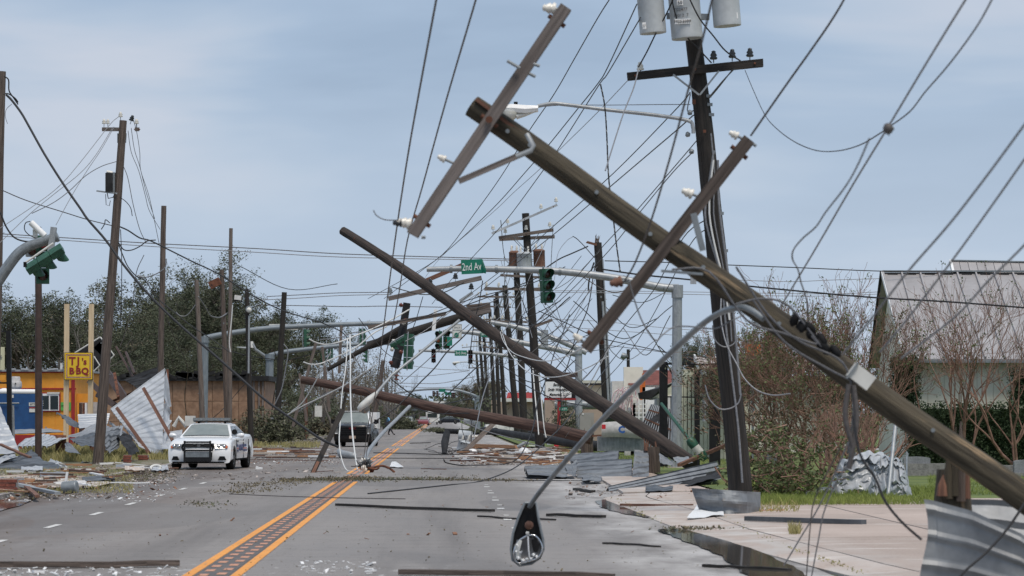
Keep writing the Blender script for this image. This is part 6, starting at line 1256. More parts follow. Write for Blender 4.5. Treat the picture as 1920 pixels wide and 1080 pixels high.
# the big oak and its neighbours along the left horizon
TL = [(oakA, 372, 462, 235, .4, 'large spreading oak with ragged crown, tallest of the trees behind the poles', 1.0, None), (oakB, 310, 480, 245, 2.2, 'broad oak crown joined to the tall oak, above the brown building', 1.0, None), (oakC, 430, 500, 240, 1.1, 'dense oak rising behind the floodlight pole', 1.0, 'leaf_mid'),
 (oakC, 268, 545, 232, 3.3, 'dark oak behind the tilted corrugated sheet', 1.2, None), (oakB, 215, 560, 238, 5.0, 'oak behind the tall leaning pole', 1.1, 'leaf_mid'), (oakC, 150, 550, 225, .2, 'dark bushy oak behind the yellow sign', 1.2, None), (oakA, 95, 556, 230, 4.4, 'oak with thin upper twigs behind the dark steel pole', 1.2, 'leaf_mid'),
 (oakC, 30, 530, 222, 2.0, 'dense dark tree above the orange restaurant', 1.1, None), (oakC, -20, 545, 228, .9, 'dark tree cut by the picture edge', 1.2, None), (sparse, 120, 560, 200, 1.0, 'thin half-bare tree with pale twigs behind the restaurant', 1.3, None), (bare, 160, 590, 195, 2.4, 'bare brown tree between the two sign posts', 1.6, None), (bare, 60, 620, 195, .4, 'bare brown tree over the restaurant roof', 1.6, None),
 (oakC, 350, 600, 215, 5.5, 'low dense tree directly behind the brown building', 1.3, None), (oakC, 480, 560, 236, 2.9, 'rounded oak behind the near-black pole', 1.1, None), (oakB, 540, 575, 250, 3.8, 'oak at the end of the tree belt with sky gaps', 1.0, None), (oakC, 200, 640, 208, 4.6, 'low dark tree behind the wrecked canopy', 1.5, None), (oakC, 460, 630, 214, .6, 'low dark tree behind the square mast columns', 1.4, None),
 (sparse, 590, 578, 240, 2.0, 'thin tree with sparse leaves above the long mast arm', 1.2, None), (sparse, 645, 600, 250, .3, 'ragged thin tree behind the white hanging cables', 1.2, None), (sparse, 570, 640, 255, 1.9, 'thin tree behind the reddish level pole', 1.5, None), (bare, 625, 640, 230, 4.0, 'bare grey tree behind the pickup', 1.3, None), (bare, 668, 655, 235, 5.2, 'bare grey tree beside the stubby leaning pole', 1.3, None),
 (sparse, 640, 655, 262, 1.2, 'thin storm-stripped tree by the roadside brush', 1.1, None), (bare, 716, 668, 470, 3.1, 'leafless grey tree past the parked pickup', 1.2, None), (bare, 752, 686, 700, .7, 'small leafless tree by the far verge', 1.3, None), (sparse, 640, 672, 290, 5.8, 'thin olive tree low behind the pickup', 1.8, None), (sparse, 690, 700, 430, 3.6, 'low twiggy tree at the far verge', 1.9, None), (bare, 600, 650, 265, 2.2, 'bare tree behind the white signboard back', 1.7, None), (bare, 668, 680, 340, 1.2, 'bare low tree beside the pickup roof', 2.0, None), (sparse, 735, 706, 600, 2.6, 'small twiggy tree nearest the bridge', 1.8, None)]
for src, px, yt, d, rz, lb, wd, mt in TL: put_tree(src, px, yt, d, rz, lb, mt=mt, wide=wd)
TR = [(sparse, 880, 670, 350, 1.5, 'greenish-brown tree behind the farthest poles of the row', 1.1, None), (oakB, 892, 700, 420, .4, 'far olive tree crown at the end of the pole row', 1.2, 'leaf_olive'), (oakC, 862, 738, 700, 2.2, 'hazy round tree over the distant bridge', 1.0, None), (oakC, 842, 742, 760, 4.1, 'hazy low tree right of the far signals', 1.0, None), (oakC, 785, 735, 720, 1.0, 'hazy tree standing over the bridge parapet', .8, None), (oakC, 760, 742, 560, 3.0, 'dark far tree where the tree belt meets the bridge', 1.2, None),
 (oakC, 905, 745, 480, 5.0, 'dark far tree behind the red-roofed shop', 1.2, None), (oakC, 1035, 752, 230, 2.7, 'bushy green tree behind the red signpost', 1.0, 'leaf_mid'), (oakC, 1016, 757, 215, 1.7, 'small bushy tree between row pole and signboard', 1.0, 'leaf_mid'), (oakB, 1330, 612, 190, 3.3, 'leafy tree rising over the shed roof by the big dark pole', .7, 'leaf_mid'), (sparse, 1258, 662, 210, .9, 'thin tree showing above the rust-red roof', .9, None), (oakC, 1447, 568, 105, 1.0, 'dense green crown peeping over the mossy pole', .45, 'leaf_mid'), (oakC, 1590, 670, 130, 2.0, 'green tree behind the bare reddish branches', 1.3, None)]
for src, px, yt, d, rz, lb, wd, mt in TR: put_tree(src, px, yt, d, rz, lb, mt=mt, wide=wd)
for q in (oakA, oakB, oakC, sparse, bare): purge(q)
# far-off wood closing the view on both sides
rnd = random.Random(77); fw = MB(); fw2 = MB(); tr2 = MB()
for k in range(260):
    px = rnd.uniform(-250, 625); d = rnd.uniform(262, 300); top = 600+60*noise.noise(V((px*.01, 3, 0))) if px < 560 else 738+.1*(px-560)
    x = P(px, 0, d).x; h = P(0, top, d).z; leaf_quads(fw, (x, d, h*rnd.uniform(.1, .85)), 2.0 if px < 560 else 1.0, 120, .28, rnd, .9)
for k in range(230):
    px = rnd.uniform(530, 742); d = rnd.uniform(470, 560); top = 668+.14*(px-540)+70*noise.noise(V((px*.03, 5, 0))); x = P(px, 0, d).x; h = P(0, top, d).z; leaf_quads(fw2, (x, d, h*rnd.uniform(.08, .95)), 1.9, 70, .34, rnd, .9)
for k in range(70):
    px = rnd.uniform(560, 740); d = rnd.uniform(440, 470); x = P(px, 0, d).x; tr2.tube([(x, d, 0), (x+rnd.uniform(-.8, .8), d, rnd.uniform(5, 9.5))], [.16, .05], 4)
for k in range(150):
    px = rnd.uniform(905, 2200); d = rnd.uniform(300, 380); h = P(0, 735, d).z; leaf_quads(fw, (P(px, 0, d).x, d, h*rnd.uniform(.1, .9)), 2.6, 90, .36, rnd, .9)
for k in range(160):
    px = rnd.uniform(640, 1010); d = rnd.uniform(1000, 1150); h = P(0, 764-8*abs(noise.noise(V((px*.02, 9, 0)))), d).z+2; leaf_quads(fw, (P(px, 0, d).x, d, h*rnd.uniform(.1, .9)), 5, 50, 1.6, rnd, .7)
stuff('far_woods', fw, 'leaf_dark'); stuff('far_thicket', fw2, 'leaf_olive'); stuff('far_trunks', tr2, 'bark_grey')
# crape myrtles: reddish multi-stemmed, mostly leafless
def myrtle(seed, base, H_, stems, label, nleaf, lean=0, lm='leaf_fresh', spreadx=.5, lev=4, r=.05):
    rnd = random.Random(seed); t = thing('crape_myrtle', base, label, 'tree', 'crape myrtles'); w = MB(); tips = []
    for s in range(stems):
        d = V((rnd.gauss(lean, spreadx), rnd.gauss(0, .3), 1)); grow(w, V(base)+V((rnd.uniform(-.2, .2), rnd.uniform(-.2, .2), -.05)), d, H_*.38, r*rnd.uniform(.7, 1.2), lev, rnd, tips, .46, .20, (2, 4), bend=.15, nseg=4, rmin=.005, taper=.62, ratio=.72)
    w.build('trunk', 'bark_red', t)
    if nleaf:
        lf = MB()
        for q in tips:
            if rnd.random() < nleaf: leaf_quads(lf, q, .10, rnd.randint(2, 7), .07, rnd)
        lf.build('crown', lm, t)
    return t
myrtle(41, (P(1815, 0, 84).x, 84, 0), 5.4, 6, 'bare reddish many-stemmed tree in front of the barn wall', .22, 0, spreadx=.34)
myrtle(43, (P(1585, 0, 82).x, 82, 0), 5.0, 9, 'bare reddish many-stemmed tree against the barn gable and sky', .25, -.05, spreadx=.32, lev=5)
myrtle(47, (P(1500, 0, 80).x, 80, 0), 4.4, 8, 'bare reddish tree with tufts of green next to the dense crown', .55, -.1, spreadx=.42, lev=5)
myrtle(53, (P(1920, 0, 84).x, 84, 0), 4.9, 6, 'bare reddish tree leaning out of the picture by the barn', .15, 0, spreadx=.35)
myrtle(59, (P(1445, 0, 84).x, 84, 0), 3.7, 6, 'reddish tree with yellow-green leaves behind the big dark pole', .85, 0, 'leaf_mid', spreadx=.45, lev=5)
myrtle(61, (P(1640, 0, 66).x, 66, 0), 2.4, 8, 'low tangle of broken reddish branches over the crumpled sheet', .12, -.5, spreadx=.9, lev=3)
myrtle(67, (P(1545, 0, 72).x, 72, 0), 2.4, 9, 'felled reddish limbs sprawling in front of the trees', .2, .3, spreadx=1.1, lev=3)
# leafy fallen boughs
def bough(seed, px, py0, d, w_, h_, n, lm, label, s=.085, name='fallen_bough', tw='bark_red'):
    rnd = random.Random(seed); c = P(px, py0, d); t = thing(name, V((c.x, d, max(0, c.z))), label, 'fallen branches', 'fallen leafy branches'); w = MB(); lf = MB()
    for k in range(n):
        a = V((c.x+rnd.gauss(0, w_*.3), d+rnd.uniform(-.8, .8), max(.04, c.z+abs(rnd.gauss(0, h_*.45))))); b = a+V((rnd.gauss(0, w_*.16), rnd.gauss(0, .3), rnd.gauss(.06, h_*.16))); b.z = max(b.z, .05)
        w.tube([a, (a+b)/2+V((0, 0, rnd.gauss(0, .05))), b], [rnd.uniform(.008, .02), .01, .004], 4, caps=False)
        for q in range(rnd.randint(2, 5)): leaf_quads(lf, a.lerp(b, rnd.random()), .14, 5, s, rnd)
    w.build('branch', tw, t); lf.build('crown', lm, t)
bough(1, 1462, 925, 60, 1.8, 1.2, 200, 'leaf_fresh', 'leafy green fallen boughs behind the foot of the big dark pole')
bough(2, 1430, 850, 78, 1.6, 1.4, 110, 'leaf_olive', 'brown-green thicket of broken boughs next to the big dark pole')
bough(3, 1530, 835, 78, 2.6, 1.6, 90, 'leaf_olive', 'olive thicket beneath the bare reddish trees')
bough(4, 1610, 900, 63, 1.2, .7, 50, 'leaf_fresh', 'leafy sprays lying over the crumpled sheet')
bough(5, 520, 826, 165, 2.6, 1.5, 260, 'leaf_mid', 'pile of fallen green branches beside the police car', .16, tw='bark_grey')
bough(6, 480, 815, 170, 1.6, 1.2, 120, 'leaf_olive', 'smaller brush heap against the brown building', .16, tw='bark_grey')
bough(7, 752, 804, 350, 2.8, 1.3, 300, 'leaf_mid', 'roadside brush heap behind the walking person', .26, tw='bark_grey')
bough(8, 700, 800, 400, 4.0, 2.0, 240, 'leaf_dark', 'dark roadside brush behind the pickup', .26, tw='bark_grey')
bough(9, 812, 808, 240, 1.2, .2, 60, 'leaf_mid', 'leafy branches around the end of the pole across the far lane', .12, tw='bark_grey')
bough(12, 890, 810, 225, 2.0, .2, 60, 'leaf_mid', 'leaves and twigs scattered along the fallen far pole', .12, tw='bark_grey')
bough(10, 600, 812, 240, 2.2, 1.0, 120, 'leaf_olive', 'brown brush at the verge behind the leaning board', .2, tw='bark_grey')
bough(11, 1060, 812, 170, 1.4, 1.6, 120, 'leaf_mid', 'shrubby growth around the red signpost', .14, tw='bark_grey')
# ivy wall and hedge
def leafmass(name, seed, x0, x1, d, y0, y1, n, s, label, th=.5, m='hedge_leaf'):
    rnd = random.Random(seed); t = thing(name, (P((x0+x1)/2, 0, d).x, d, 0), label, name.replace('_', ' ')); X0, X1 = P(x0, 0, d).x, P(x1, 0, d).x; z1 = P(0, y0, d).z; z0 = max(0, P(0, y1, d).z)
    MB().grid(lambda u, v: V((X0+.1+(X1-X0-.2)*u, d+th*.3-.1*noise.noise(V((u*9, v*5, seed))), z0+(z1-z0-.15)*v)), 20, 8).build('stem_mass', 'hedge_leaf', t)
    lf = MB()
    for k in range(n):
        u, v = rnd.random(), rnd.random(); bump = .10*noise.noise(V((u*14, v*6, seed))); leaf_quads(lf, (X0+(X1-X0)*u, d-th*.2-bump*2+rnd.uniform(0, th*.6), z0+(z1-z0+bump)*v), .16, 6, s, rnd)
    lf.build('leaves', m, t)
leafmass('hedge', 5, 1700, 2060, 89, 757, 885, 3400, .085, 'long clipped dark green hedge in front of the barn', .8)
leafmass('ivy', 6, 1672, 1722, 91.3, 668, 760, 900, .08, 'dark ivy climbing the corner of the barn', .5); leafmass('ivy', 7, 1895, 1960, 91.6, 690, 760, 600, .08, 'ivy patch on the barn wall by the picture edge', .4)
# grass: blades along the verges, one mass
def grass(name, seed, regions, m, h, w):
    rnd = random.Random(seed); mb = MB(); vs = []; fs = []
    for (x0, x1, y0, y1, n, hh) in regions:
        for k in range(n):
            py = rnd.uniform(y0, y1); px = rnd.uniform(x0, x1); z = .06; p = G(px, py, z)
            if noise.noise(p*.6) < -.35: continue
            a = rnd.random()*6.28; L = h*hh*rnd.uniform(.4, 1.5)*(.7+.9*abs(noise.noise(p*.9))); d = V((math.cos(a), math.sin(a), 0))*w; tip = p+V((rnd.gauss(0, .35)*L, rnd.gauss(0, .35)*L, L)); b = len(vs)
            vs += [p-d, p+d, (p+tip)/2+d*.6+V((0, 0, L*.1)), tip]; fs.append((b, b+1, b+2, b+3))
    mb.add(vs, fs); stuff(name, mb, m)
grass('grass', 1, [(45, 190, 842, 866, 9000, 1.5), (150, 226, 840, 868, 5000, 1.3), (226, 300, 840, 862, 4000, 1.1), (270, 316, 842, 862, 2500, 1.2), (0, 60, 846, 872, 1500, 1.2), (450, 600, 830, 840, 2500, .9)], 'grass_dry', .20, .012)
grass('lawn_grass', 2, [(1405, 1760, 918, 948, 16000, 1.0), (1405, 1560, 898, 925, 4000, 1.2), (1740, 1925, 890, 930, 5000, .8), (1150, 1420, 850, 875, 3500, 1), (1050, 1260, 838, 852, 3000, 1)], 'grass_green', .11, .007)
grass('weeds', 3, [(0, 250, 876, 925, 5000, .5), (1350, 1500, 940, 960, 900, .6), (1480, 1500, 994, 1002, 250, 1), (1040, 1420, 862, 880, 1500, .7)], 'grass_dry', .12, .008)
# ================================================================ torn sheet metal
SG = 'torn corrugated metal sheets'
def sheet(label, corners, nribs, amp, m, seed=1, crumple=.03, along='u', bulge=0.0, th=.006, nv=14, jag=.03, name='metal_sheet', parent=None, prof='trap', rough=2.0):
    """corners a,b,c,d (a-b first edge, d-c opposite); ribs run along the a-b direction when along='u'"""
    a, b, c, d = map(V, corners); nr = nribs*6; sd = seed*13.7
    N = (b-a).cross(d-a).normalized()
    if N.y > 0: N = -N
    def rib(q):
        f = (q*nribs+1e-6) % 1
        if prof == 'trap': return amp*(-2.8 if .04 < f < .2 else (.5 if f >= .84 else 0))
        return amp*math.sin(2*math.pi*q*nribs)
    def fn(u, v):
        s_, r_ = (u, v) if along == 'u' else (v, u)
        p = a.lerp(b, u).lerp(d.lerp(c, u), v); nn = noise.noise(V((u*rough+sd, v*rough, sd)))+.5*noise.noise(V((u*rough*2.7, v*rough*2.7+sd, 5)))+.5*(.3-abs(noise.noise(V((u*rough*1.6+sd, v*rough*1.3, 11+sd)))))+.25*(.3-abs(noise.noise(V((u*rough*3.4, v*rough*3.1+sd, 17)))))
        e = jag*noise.noise(V((r_*nribs*1.3, sd, 9))) if (s_ < .001 or s_ > .999) else 0
        return p+N*(rib(r_)+crumple*nn+bulge*math.sin(math.pi*u)*math.sin(math.pi*v))+((b-a) if along == 'u' else (d-a)).normalized()*e
    nu_, nv_ = (nv, nr) if along == 'u' else (nr, nv)
    mb = MB().grid(fn, nu_, nv_, False); k = len(mb.v); back = [V(p)-N*th for p in mb.v[:k]]; fs = [f[::-1] for f in mb.f]; mb.add(back, fs)
    mb.v = mb.v; edge = [list(range(0, nu_+1)), [j*(nu_+1)+nu_ for j in range(nv_+1)], list(range(nv_*(nu_+1)+nu_, nv_*(nu_+1)-1, -1)), [j*(nu_+1) for j in range(nv_, -1, -1)]]
    for el in edge:
        for p, q in zip(el[:-1], el[1:]): mb.f.append([p, q, q+k, p+k]); mb.sm.append(False); mb.uv.append([(0, 0)]*4)
    if parent is not None: return mb.build(name, m, parent)
    o = sheet_thing(name, mb, m, label); return o
def sheet_thing(name, mb, m, label):
    xs = [v[0] for v in mb.v]; ys = [v[1] for v in mb.v]; zs = [v[2] for v in mb.v]; t = thing(name, V(((min(xs)+max(xs))/2, (min(ys)+max(ys))/2, min(zs))), label, 'metal sheet', SG); mb.build('sheet', m, t); return t
# the big tilted panel with two battens
t = sheet('big tilted pale corrugated panel with two rust-brown battens, beside the police car', [P(207, 766, 118), P(309, 690, 121), P(304, 858, 114), P(262, 838, 113)], 13, .045, 'sheet_light', 3, .02, nv=18)
sheet('narrow pale ribbed strip at the far edge of the big tilted panel', [P(309, 690, 121), P(319, 760, 120.5), P(318, 800, 117), P(303, 858, 114)], 3, .03, 'sheet_light', 4, .05)
for x0, y0, x1, y1 in ((219, 765, 280, 850), (269, 728, 324, 826)):
    A, B = P(x0, y0, 116.2), P(x1, y1, 113); MB().beam(A, B, .13, .07, V((0, -1, 0))).build('batten', 'wood_red', t)
S = [
 ('charcoal roofing sheet hanging behind the big tilted panel', [(232, 711, 130), (300, 687, 130), (312, 720, 128), (256, 728, 128)], 5, .02, 'tar_black', .06),
 ('large pale sheet curling at the picture edge', [(-60, 750, 100), (0, 762, 99), (36, 845, 94), (-50, 865, 93)], 8, .025, 'sheet_light', .10),
 ('flat pale sheet on the grass with folded corners', [(32, 836, 112), (70, 811, 120), (127, 820, 116), (95, 836, 108)], 7, .03, 'sheet_light', .08),
 ('dull strip of sheet under the restaurant window', [(18, 806, 128), (90, 803, 130), (124, 811, 124), (20, 815, 122)], 4, .02, 'sheet_grey', .05),
 ('dark curled blade of sheet in front of the orange wall', [(105, 774, 122), (124, 776, 122), (160, 804, 118), (132, 798, 118)], 3, .02, 'sheet_dark', .08),
 ('white ribbed sheet standing between the sign post and the leaning pole', [(146, 777, 120), (206, 775, 120), (200, 800, 118), (148, 803, 117)], 6, .02, 'sheet_light', .03),
 ('broad grey sheet folded like a tent in front of the sign posts', [(126, 820, 112), (178, 793, 114), (232, 800, 112), (222, 826, 108)], 6, .02, 'sheet_grey', .10),
 ('dark sheet painted as the shaded underside of the folded grey sheet', [(130, 822, 110), (178, 812, 110), (178, 836, 106), (146, 832, 106)], 4, .02, 'sheet_dark', .10),  # shade under the folded sheet, painted as a separate dark sheet
 ('grey crumpled sheet sagging against the black felt', [(184, 812, 108), (226, 805, 110), (224, 838, 107), (206, 850, 105)], 6, .03, 'sheet_blue', .15),
 ('black torn felt board lying below the big tilted panel', [(218, 818, 108), (240, 812, 110), (263, 846, 106), (244, 855, 104)], 3, .02, 'tar_black', .10),
 ('grey ribbed sheet edge tucked under the big tilted panel', [(205, 790, 116), (232, 808, 113), (262, 846, 108), (228, 812, 112)], 5, .03, 'sheet_grey', .06),
 ('grey bent sheet with a bright edge lying in the grass', [(122, 832, 108), (128, 828, 108), (152, 852, 103), (123, 846, 103)], 3, .02, 'sheet_blue', .05),
 ('white ribbed sheet leaning beside the police car', [(303, 812, 118), (342, 806, 119), (340, 840, 115), (304, 843, 114)], 5, .02, 'sheet_light', .04),
 ('small white ribbed sheet lying on the verge near the plank', [(76, 875, 96), (96, 860, 99), (140, 880, 92), (112, 884, 91)], 6, .02, 'sheet_light', .05),
 ('long dark twisted sheet lying along the left verge', [(-40, 872, 92), (60, 846, 98), (116, 880, 91), (-40, 884, 89)], 5, .05, 'sheet_dark', .12),
 ('pale folded sheet over the long dark twisted one', [(-30, 862, 92), (20, 848, 95), (34, 856, 93), (-30, 880, 90)], 3, .03, 'sheet_light', .08),
 ('dented bluish sheet standing across the kerb, with a raised upper flap', [(1058, 857, 88), (1160, 845, 86), (1158, 862, 84), (1078, 868, 85)], 2, .05, 'sheet_blue', .06),
 ('dented bluish sheet standing across the kerb, the lower wider one', [(1079, 866, 84), (1185, 861, 82), (1184, 892, 80), (1082, 898, 80)], 4, .05, 'sheet_blue', .05),
 ('upright ribbed grey sheet against the splintered post', [(1190, 843, 84), (1216, 847, 84), (1217, 892, 79), (1185, 903, 78)], 5, .05, 'sheet_blue', .04),
 ('grey sheet corner sticking up under the steep fallen pole', [(1236, 850, 83), (1262, 866, 82), (1262, 874, 81), (1238, 868, 81)], 2, .02, 'sheet_grey', .04),
 ('low ribbed grey sheet lying on the road beside the dented sheets', [(984, 872, 82), (1062, 874, 83), (1064, 892, 79), (990, 890, 79)], 4, .05, 'sheet_blue', .05),
 ('thin flat sheet between the dented sheet and the road', [(1060, 874, 82), (1082, 862, 83), (1080, 893, 79), (1066, 890, 79)], 2, .03, 'sheet_blue', .05),
 ('long twisted ribbed trough of sheet across the gutter', [(1141, 912, 66.5), (1346, 864, 74), (1352, 898, 73.4), (1142, 930, 65.8)], 4, .06, 'sheet_grey', .015),
 ('black sheet painted as the shade in the hollow of the long ribbed trough', [(1262, 905, 72), (1350, 880, 73), (1352, 896, 70), (1290, 912, 68)], 2, .02, 'tar_black', .05),  # black surface painting the shade inside the trough
 ('grey-blue sheet scrap half buried in the lawn', [(1502, 910, 64), (1560, 918, 63), (1595, 932, 60), (1512, 930, 60)], 3, .02, 'sheet_blue', .10),
 ('pale sheet flap beneath the rail near the green bumper rod', [(1262, 858, 84), (1290, 856, 84), (1300, 868, 82), (1270, 870, 82)], 3, .02, 'galv', .05),
]
for i, (lb, cs, nr, amp, m, cru) in enumerate(S): sheet(lb, [P(*q) for q in cs], nr, amp, m, i+5, cru)
sheet('white blank board lying on the concrete below the wrapped sheet', [G(1306, 948, .12), G(1352, 946, .12), G(1358, 966, .07), G(1289, 971, .07)], 1, .0, 'white_paint', 60, .03, prof='sin', name='white_board')
sheet('white sheet of card lying on the road past the yellow lines', [G(734, 866, .03), G(742, 865, .1), G(757, 876, .05), G(731, 875, .03)], 1, 0, 'white_paint', 61, .02, prof='sin', name='white_card')
t = thing('metal_sheet', G(1630, 936), 'crushed silver sheet crumpled into a mound under the broken reddish branches', 'metal sheet', SG)
def mound(s_, x0, w_, y0, h_, d, sd):
    def fn(u, v):
        a = math.pi*u; q = math.sin(v*math.pi/2); nn = noise.noise(V((u*4+sd, v*3, 1)))*.5+1.3*(.3-abs(noise.noise(V((u*6, v*5+sd, 4)))))+.25*(.3-abs(noise.noise(V((u*13, v*11+sd, 8)))))
        r_ = 1+.22*nn; x = x0-math.cos(a)*w_/2*r_*(1-.25*q); y = y0-h_*q*r_*(.55+.45*math.sin(a)); p = P(x, y, d-.5*math.sin(a)*(1-q)+.35*nn); p.z = max(p.z, .09); p.z += .018*math.sin(u*60+v*8); return p
    return MB().grid(fn, 60, 30, False)
mound(0, 1626, 140, 930, 78, 60.5, 3).build('sheet', 'sheet_light', t); mound(0, 1668, 78, 928, 66, 59.6, 9).build('torn_flap', 'sheet_light', t)
# sheet wrapped round the big pole's foot
t = thing('metal_sheet', G(1360, 972), 'smooth grey sheet bent round the foot of the big dark pole', 'metal sheet', SG)
def wrap(u, v):
    ang_ = math.radians(205+130*u); r_ = .62+.05*noise.noise(V((u*3, v*3, 2))); top = 915+8*u; bot = 965+6*u; 
    x = 1304+122*u; d = 50.3-.5*math.sin(math.pi*u)+.8*(u > .8)*(u-.8)/.2+.10*noise.noise(V((u*5, v*4, 7))); fold = .10*max(0, 1-abs(v-.45)*3)
    return P(x-8*(1-v)*(u < .3)+(10*v*(1-u) if u < .4 else 0), top+(bot-top)*v, d-fold)
MB().grid(wrap, 24, 12, False).build('sheet', 'sheet_blue', t)
# near sheets in the lower corner, wrapped on the stump
t = thing('metal_sheet', G(1800, 1150), 'big near corrugated sheet wrapped round the splintered stump, out of focus', 'metal sheet', SG)
def near(u, v):
    top = [(0, 936), (.06, 938), (.35, 958), (.7, 1000), (1, 1060)]
    for (a, b), (c, d_) in zip(top[:-1], top[1:]):
        if a <= u <= c: ty = b+(d_-b)*(u-a)/(c-a)
    y = ty+(1240-ty)*v; rr_ = [.13, .32, .55, .8]; rb = sum(.03*max(0, 1-abs(v-q)*30) for q in (.06, .22, .40, .58, .76))
    edge = 8*math.sin(v*9)*(1-u) if u < .1 else 0
    return P(1732+edge+260*u, y, 23.9+.18*math.cos(u*4)-rb+.03*noise.noise(V((u*3, v*3, 3))))
MB().grid(near, 30, 70, False).build('sheet', 'sheet_grey', t)
sheet('pale near corrugated sheet behind the splintered stump, out of focus', [P(1812, 935, 25.6), P(2010, 945, 25.6), P(2010, 1080, 25.2), P(1830, 1035, 25.2)], 3, .03, 'sheet_grey', 71, .02)
# lattice panel and the green rod with its capsule
t = thing('lattice_panel', P(1230, 838, 96), 'fallen grey slatted panel with orange rails behind the mast column', 'lattice panel')
A, B, C_, D_ = P(1221, 758, 97), P(1262, 768, 97), P(1262, 838, 95), P(1200, 802, 95)
MB().poly([A, B, C_, P(1245, 836, 95), D_], (0, .04, 0)).build('backing', 'tar_black', t)
for k in range(15):
    q = k/14; a = V(A).lerp(B, q); b = V(D_).lerp(C_, q)+V((0, 0, 0)); MB().beam(a+V((0, -.05, 0)), b+V((0, -.05, 0)), .026, .03, V((0, -1, 0))).build('slat', 'sheet_grey', t)
for q in (.25, .62): MB().beam(V(A).lerp(D_, q)+V((0, -.09, 0)), V(B).lerp(C_, q)+V((0, -.09, .06)), .05, .04, V((0, -1, 0))).build('rail', 'wood_red', t)
t = thing('gate_arm', P(1316, 862, 80), 'green rod ending in a clear capsule with green caps, lying on the rubble', 'barrier arm')
MB().tube([P(1240, 757, 84), P(1294, 826, 81)], .045, 10).build('rod', 'green_paint', t)
ax_ = (P(1322, 858, 80)-P(1296, 826, 81)).normalized()
MB().tube([P(1291, 823, 81), P(1296, 828, 81), P(1303, 837, 81)], [.09, .14, .13], 14).build('cap', 'green_paint', t); MB().tube([P(1301, 835, 81), P(1315, 852, 81)], .125, 14).build('capsule', 'clear_plastic', t); MB().tube([P(1313, 849, 81), P(1318, 856, 81), P(1323, 862, 81)], [.135, .14, .07], 14).build('cap', 'green_paint', t)
t = thing('orange_rail', P(1270, 872, 80), 'orange-brown rail slanting up from the rubble to the big dark pole', 'rail'); MB().beam(P(1273, 872, 79), P(1362, 834, 84), .09, .09).build('rail', 'wood_red', t)
solo('bent_pipe', MB().tube(smooth_path([P(1150, 836, 118), P(1190, 838, 116), P(1240, 838, 112), P(1268, 832, 110)], 4), .05, 7), 'galv', 'grey pipe lying low behind the dented sheets', 'pipe')
solo('white_cover', MB().lathe(P(1161, 829, 116), (0, 0, 1), [(.55, -.05), (.5, .05), (.3, .12), (.05, .13)], 12), 'white_paint', 'crumpled white hood lying behind the dented sheets', 'cover')
solo('bent_gutter', MB().tube([P(326, 800, 150), P(335, 783, 150), P(350, 800, 150)], .11, 8, smooth=False), 'off_white', 'bent white gutter piece beside the police car', 'gutter'); solo('wall_box', MB().box(P(357, 789, 150), (.5, .3, .5)), 'off_white', 'white metal box between the tilted panel and the police car', 'box')
# barrels / brick piers
def barrel(x, y0, y1, w, lb, m='steel_rust'):
    d = GD(y1-2); c = G(x, y1-2); h = (y1-y0)/FPX*d; r_ = w/FPX*d/2; t = thing('rusty_barrel', c, lb, 'barrel', 'rusty barrels in the verge grass'); MB().lathe(c, (0, 0, 1), [(r_, 0), (r_, h*.3), (r_*1.05, h*.33), (r_, h*.36), (r_, h*.63), (r_*1.05, h*.66), (r_, h*.7), (r_*1.03, h*.98), (r_*.96, h), (r_*.9, h*.95)], 20).build('drum', m, t)
barrel(114, 818, 862, 20, 'rusty barrel standing in the verge grass in front of the flat pale sheet'); barrel(196, 817, 862, 14, 'rusty barrel just behind the tall leaning pole'); barrel(174, 820, 862, 12, 'small rusty barrel on the sign side of the tall leaning pole')
def brickpier(x, y0, y1, w, lb):
    d = GD(y1); c = G(x, y1); h = (y1-y0)/FPX*d; W_ = w/FPX*d; t = thing('brick_pier', c, lb, 'brick block', 'broken brick blocks on the verge'); MB().box(c+V((0, W_/2, h/2)), (W_*.94, W_*.94, h*.98)).build('mortar_core', 'mortar', t)
    nr = max(2, round(h/.085)); bh = h/nr; me = None
    for j in range(nr):
        for k in range(2):
            o = MB().box((0, 0, 0), (W_*.48 if True else 0, .09, bh*.82)).build('brick', 'brick_red', t) if me is None else bpy.data.objects.new('brick', me)
            if me is None: me = o.data; me.transform(Matrix.Translation(ORG[t.name]))
            else: COL.objects.link(o); o.parent = t
            o.location = V(((k-.5)*W_*.5+(.06*W_ if j % 2 else -.02*W_), .02+random.uniform(-.01, .015), bh*(j+.5)))
brickpier(238, 853, 871, 15, 'block of broken brickwork on the verge below the felt sheet'); brickpier(268, 853, 866, 19, 'low brick block with a hollow top nearer the police car'); brickpier(12, 898, 928, 36, 'red brick lump at the puddle by the picture edge')
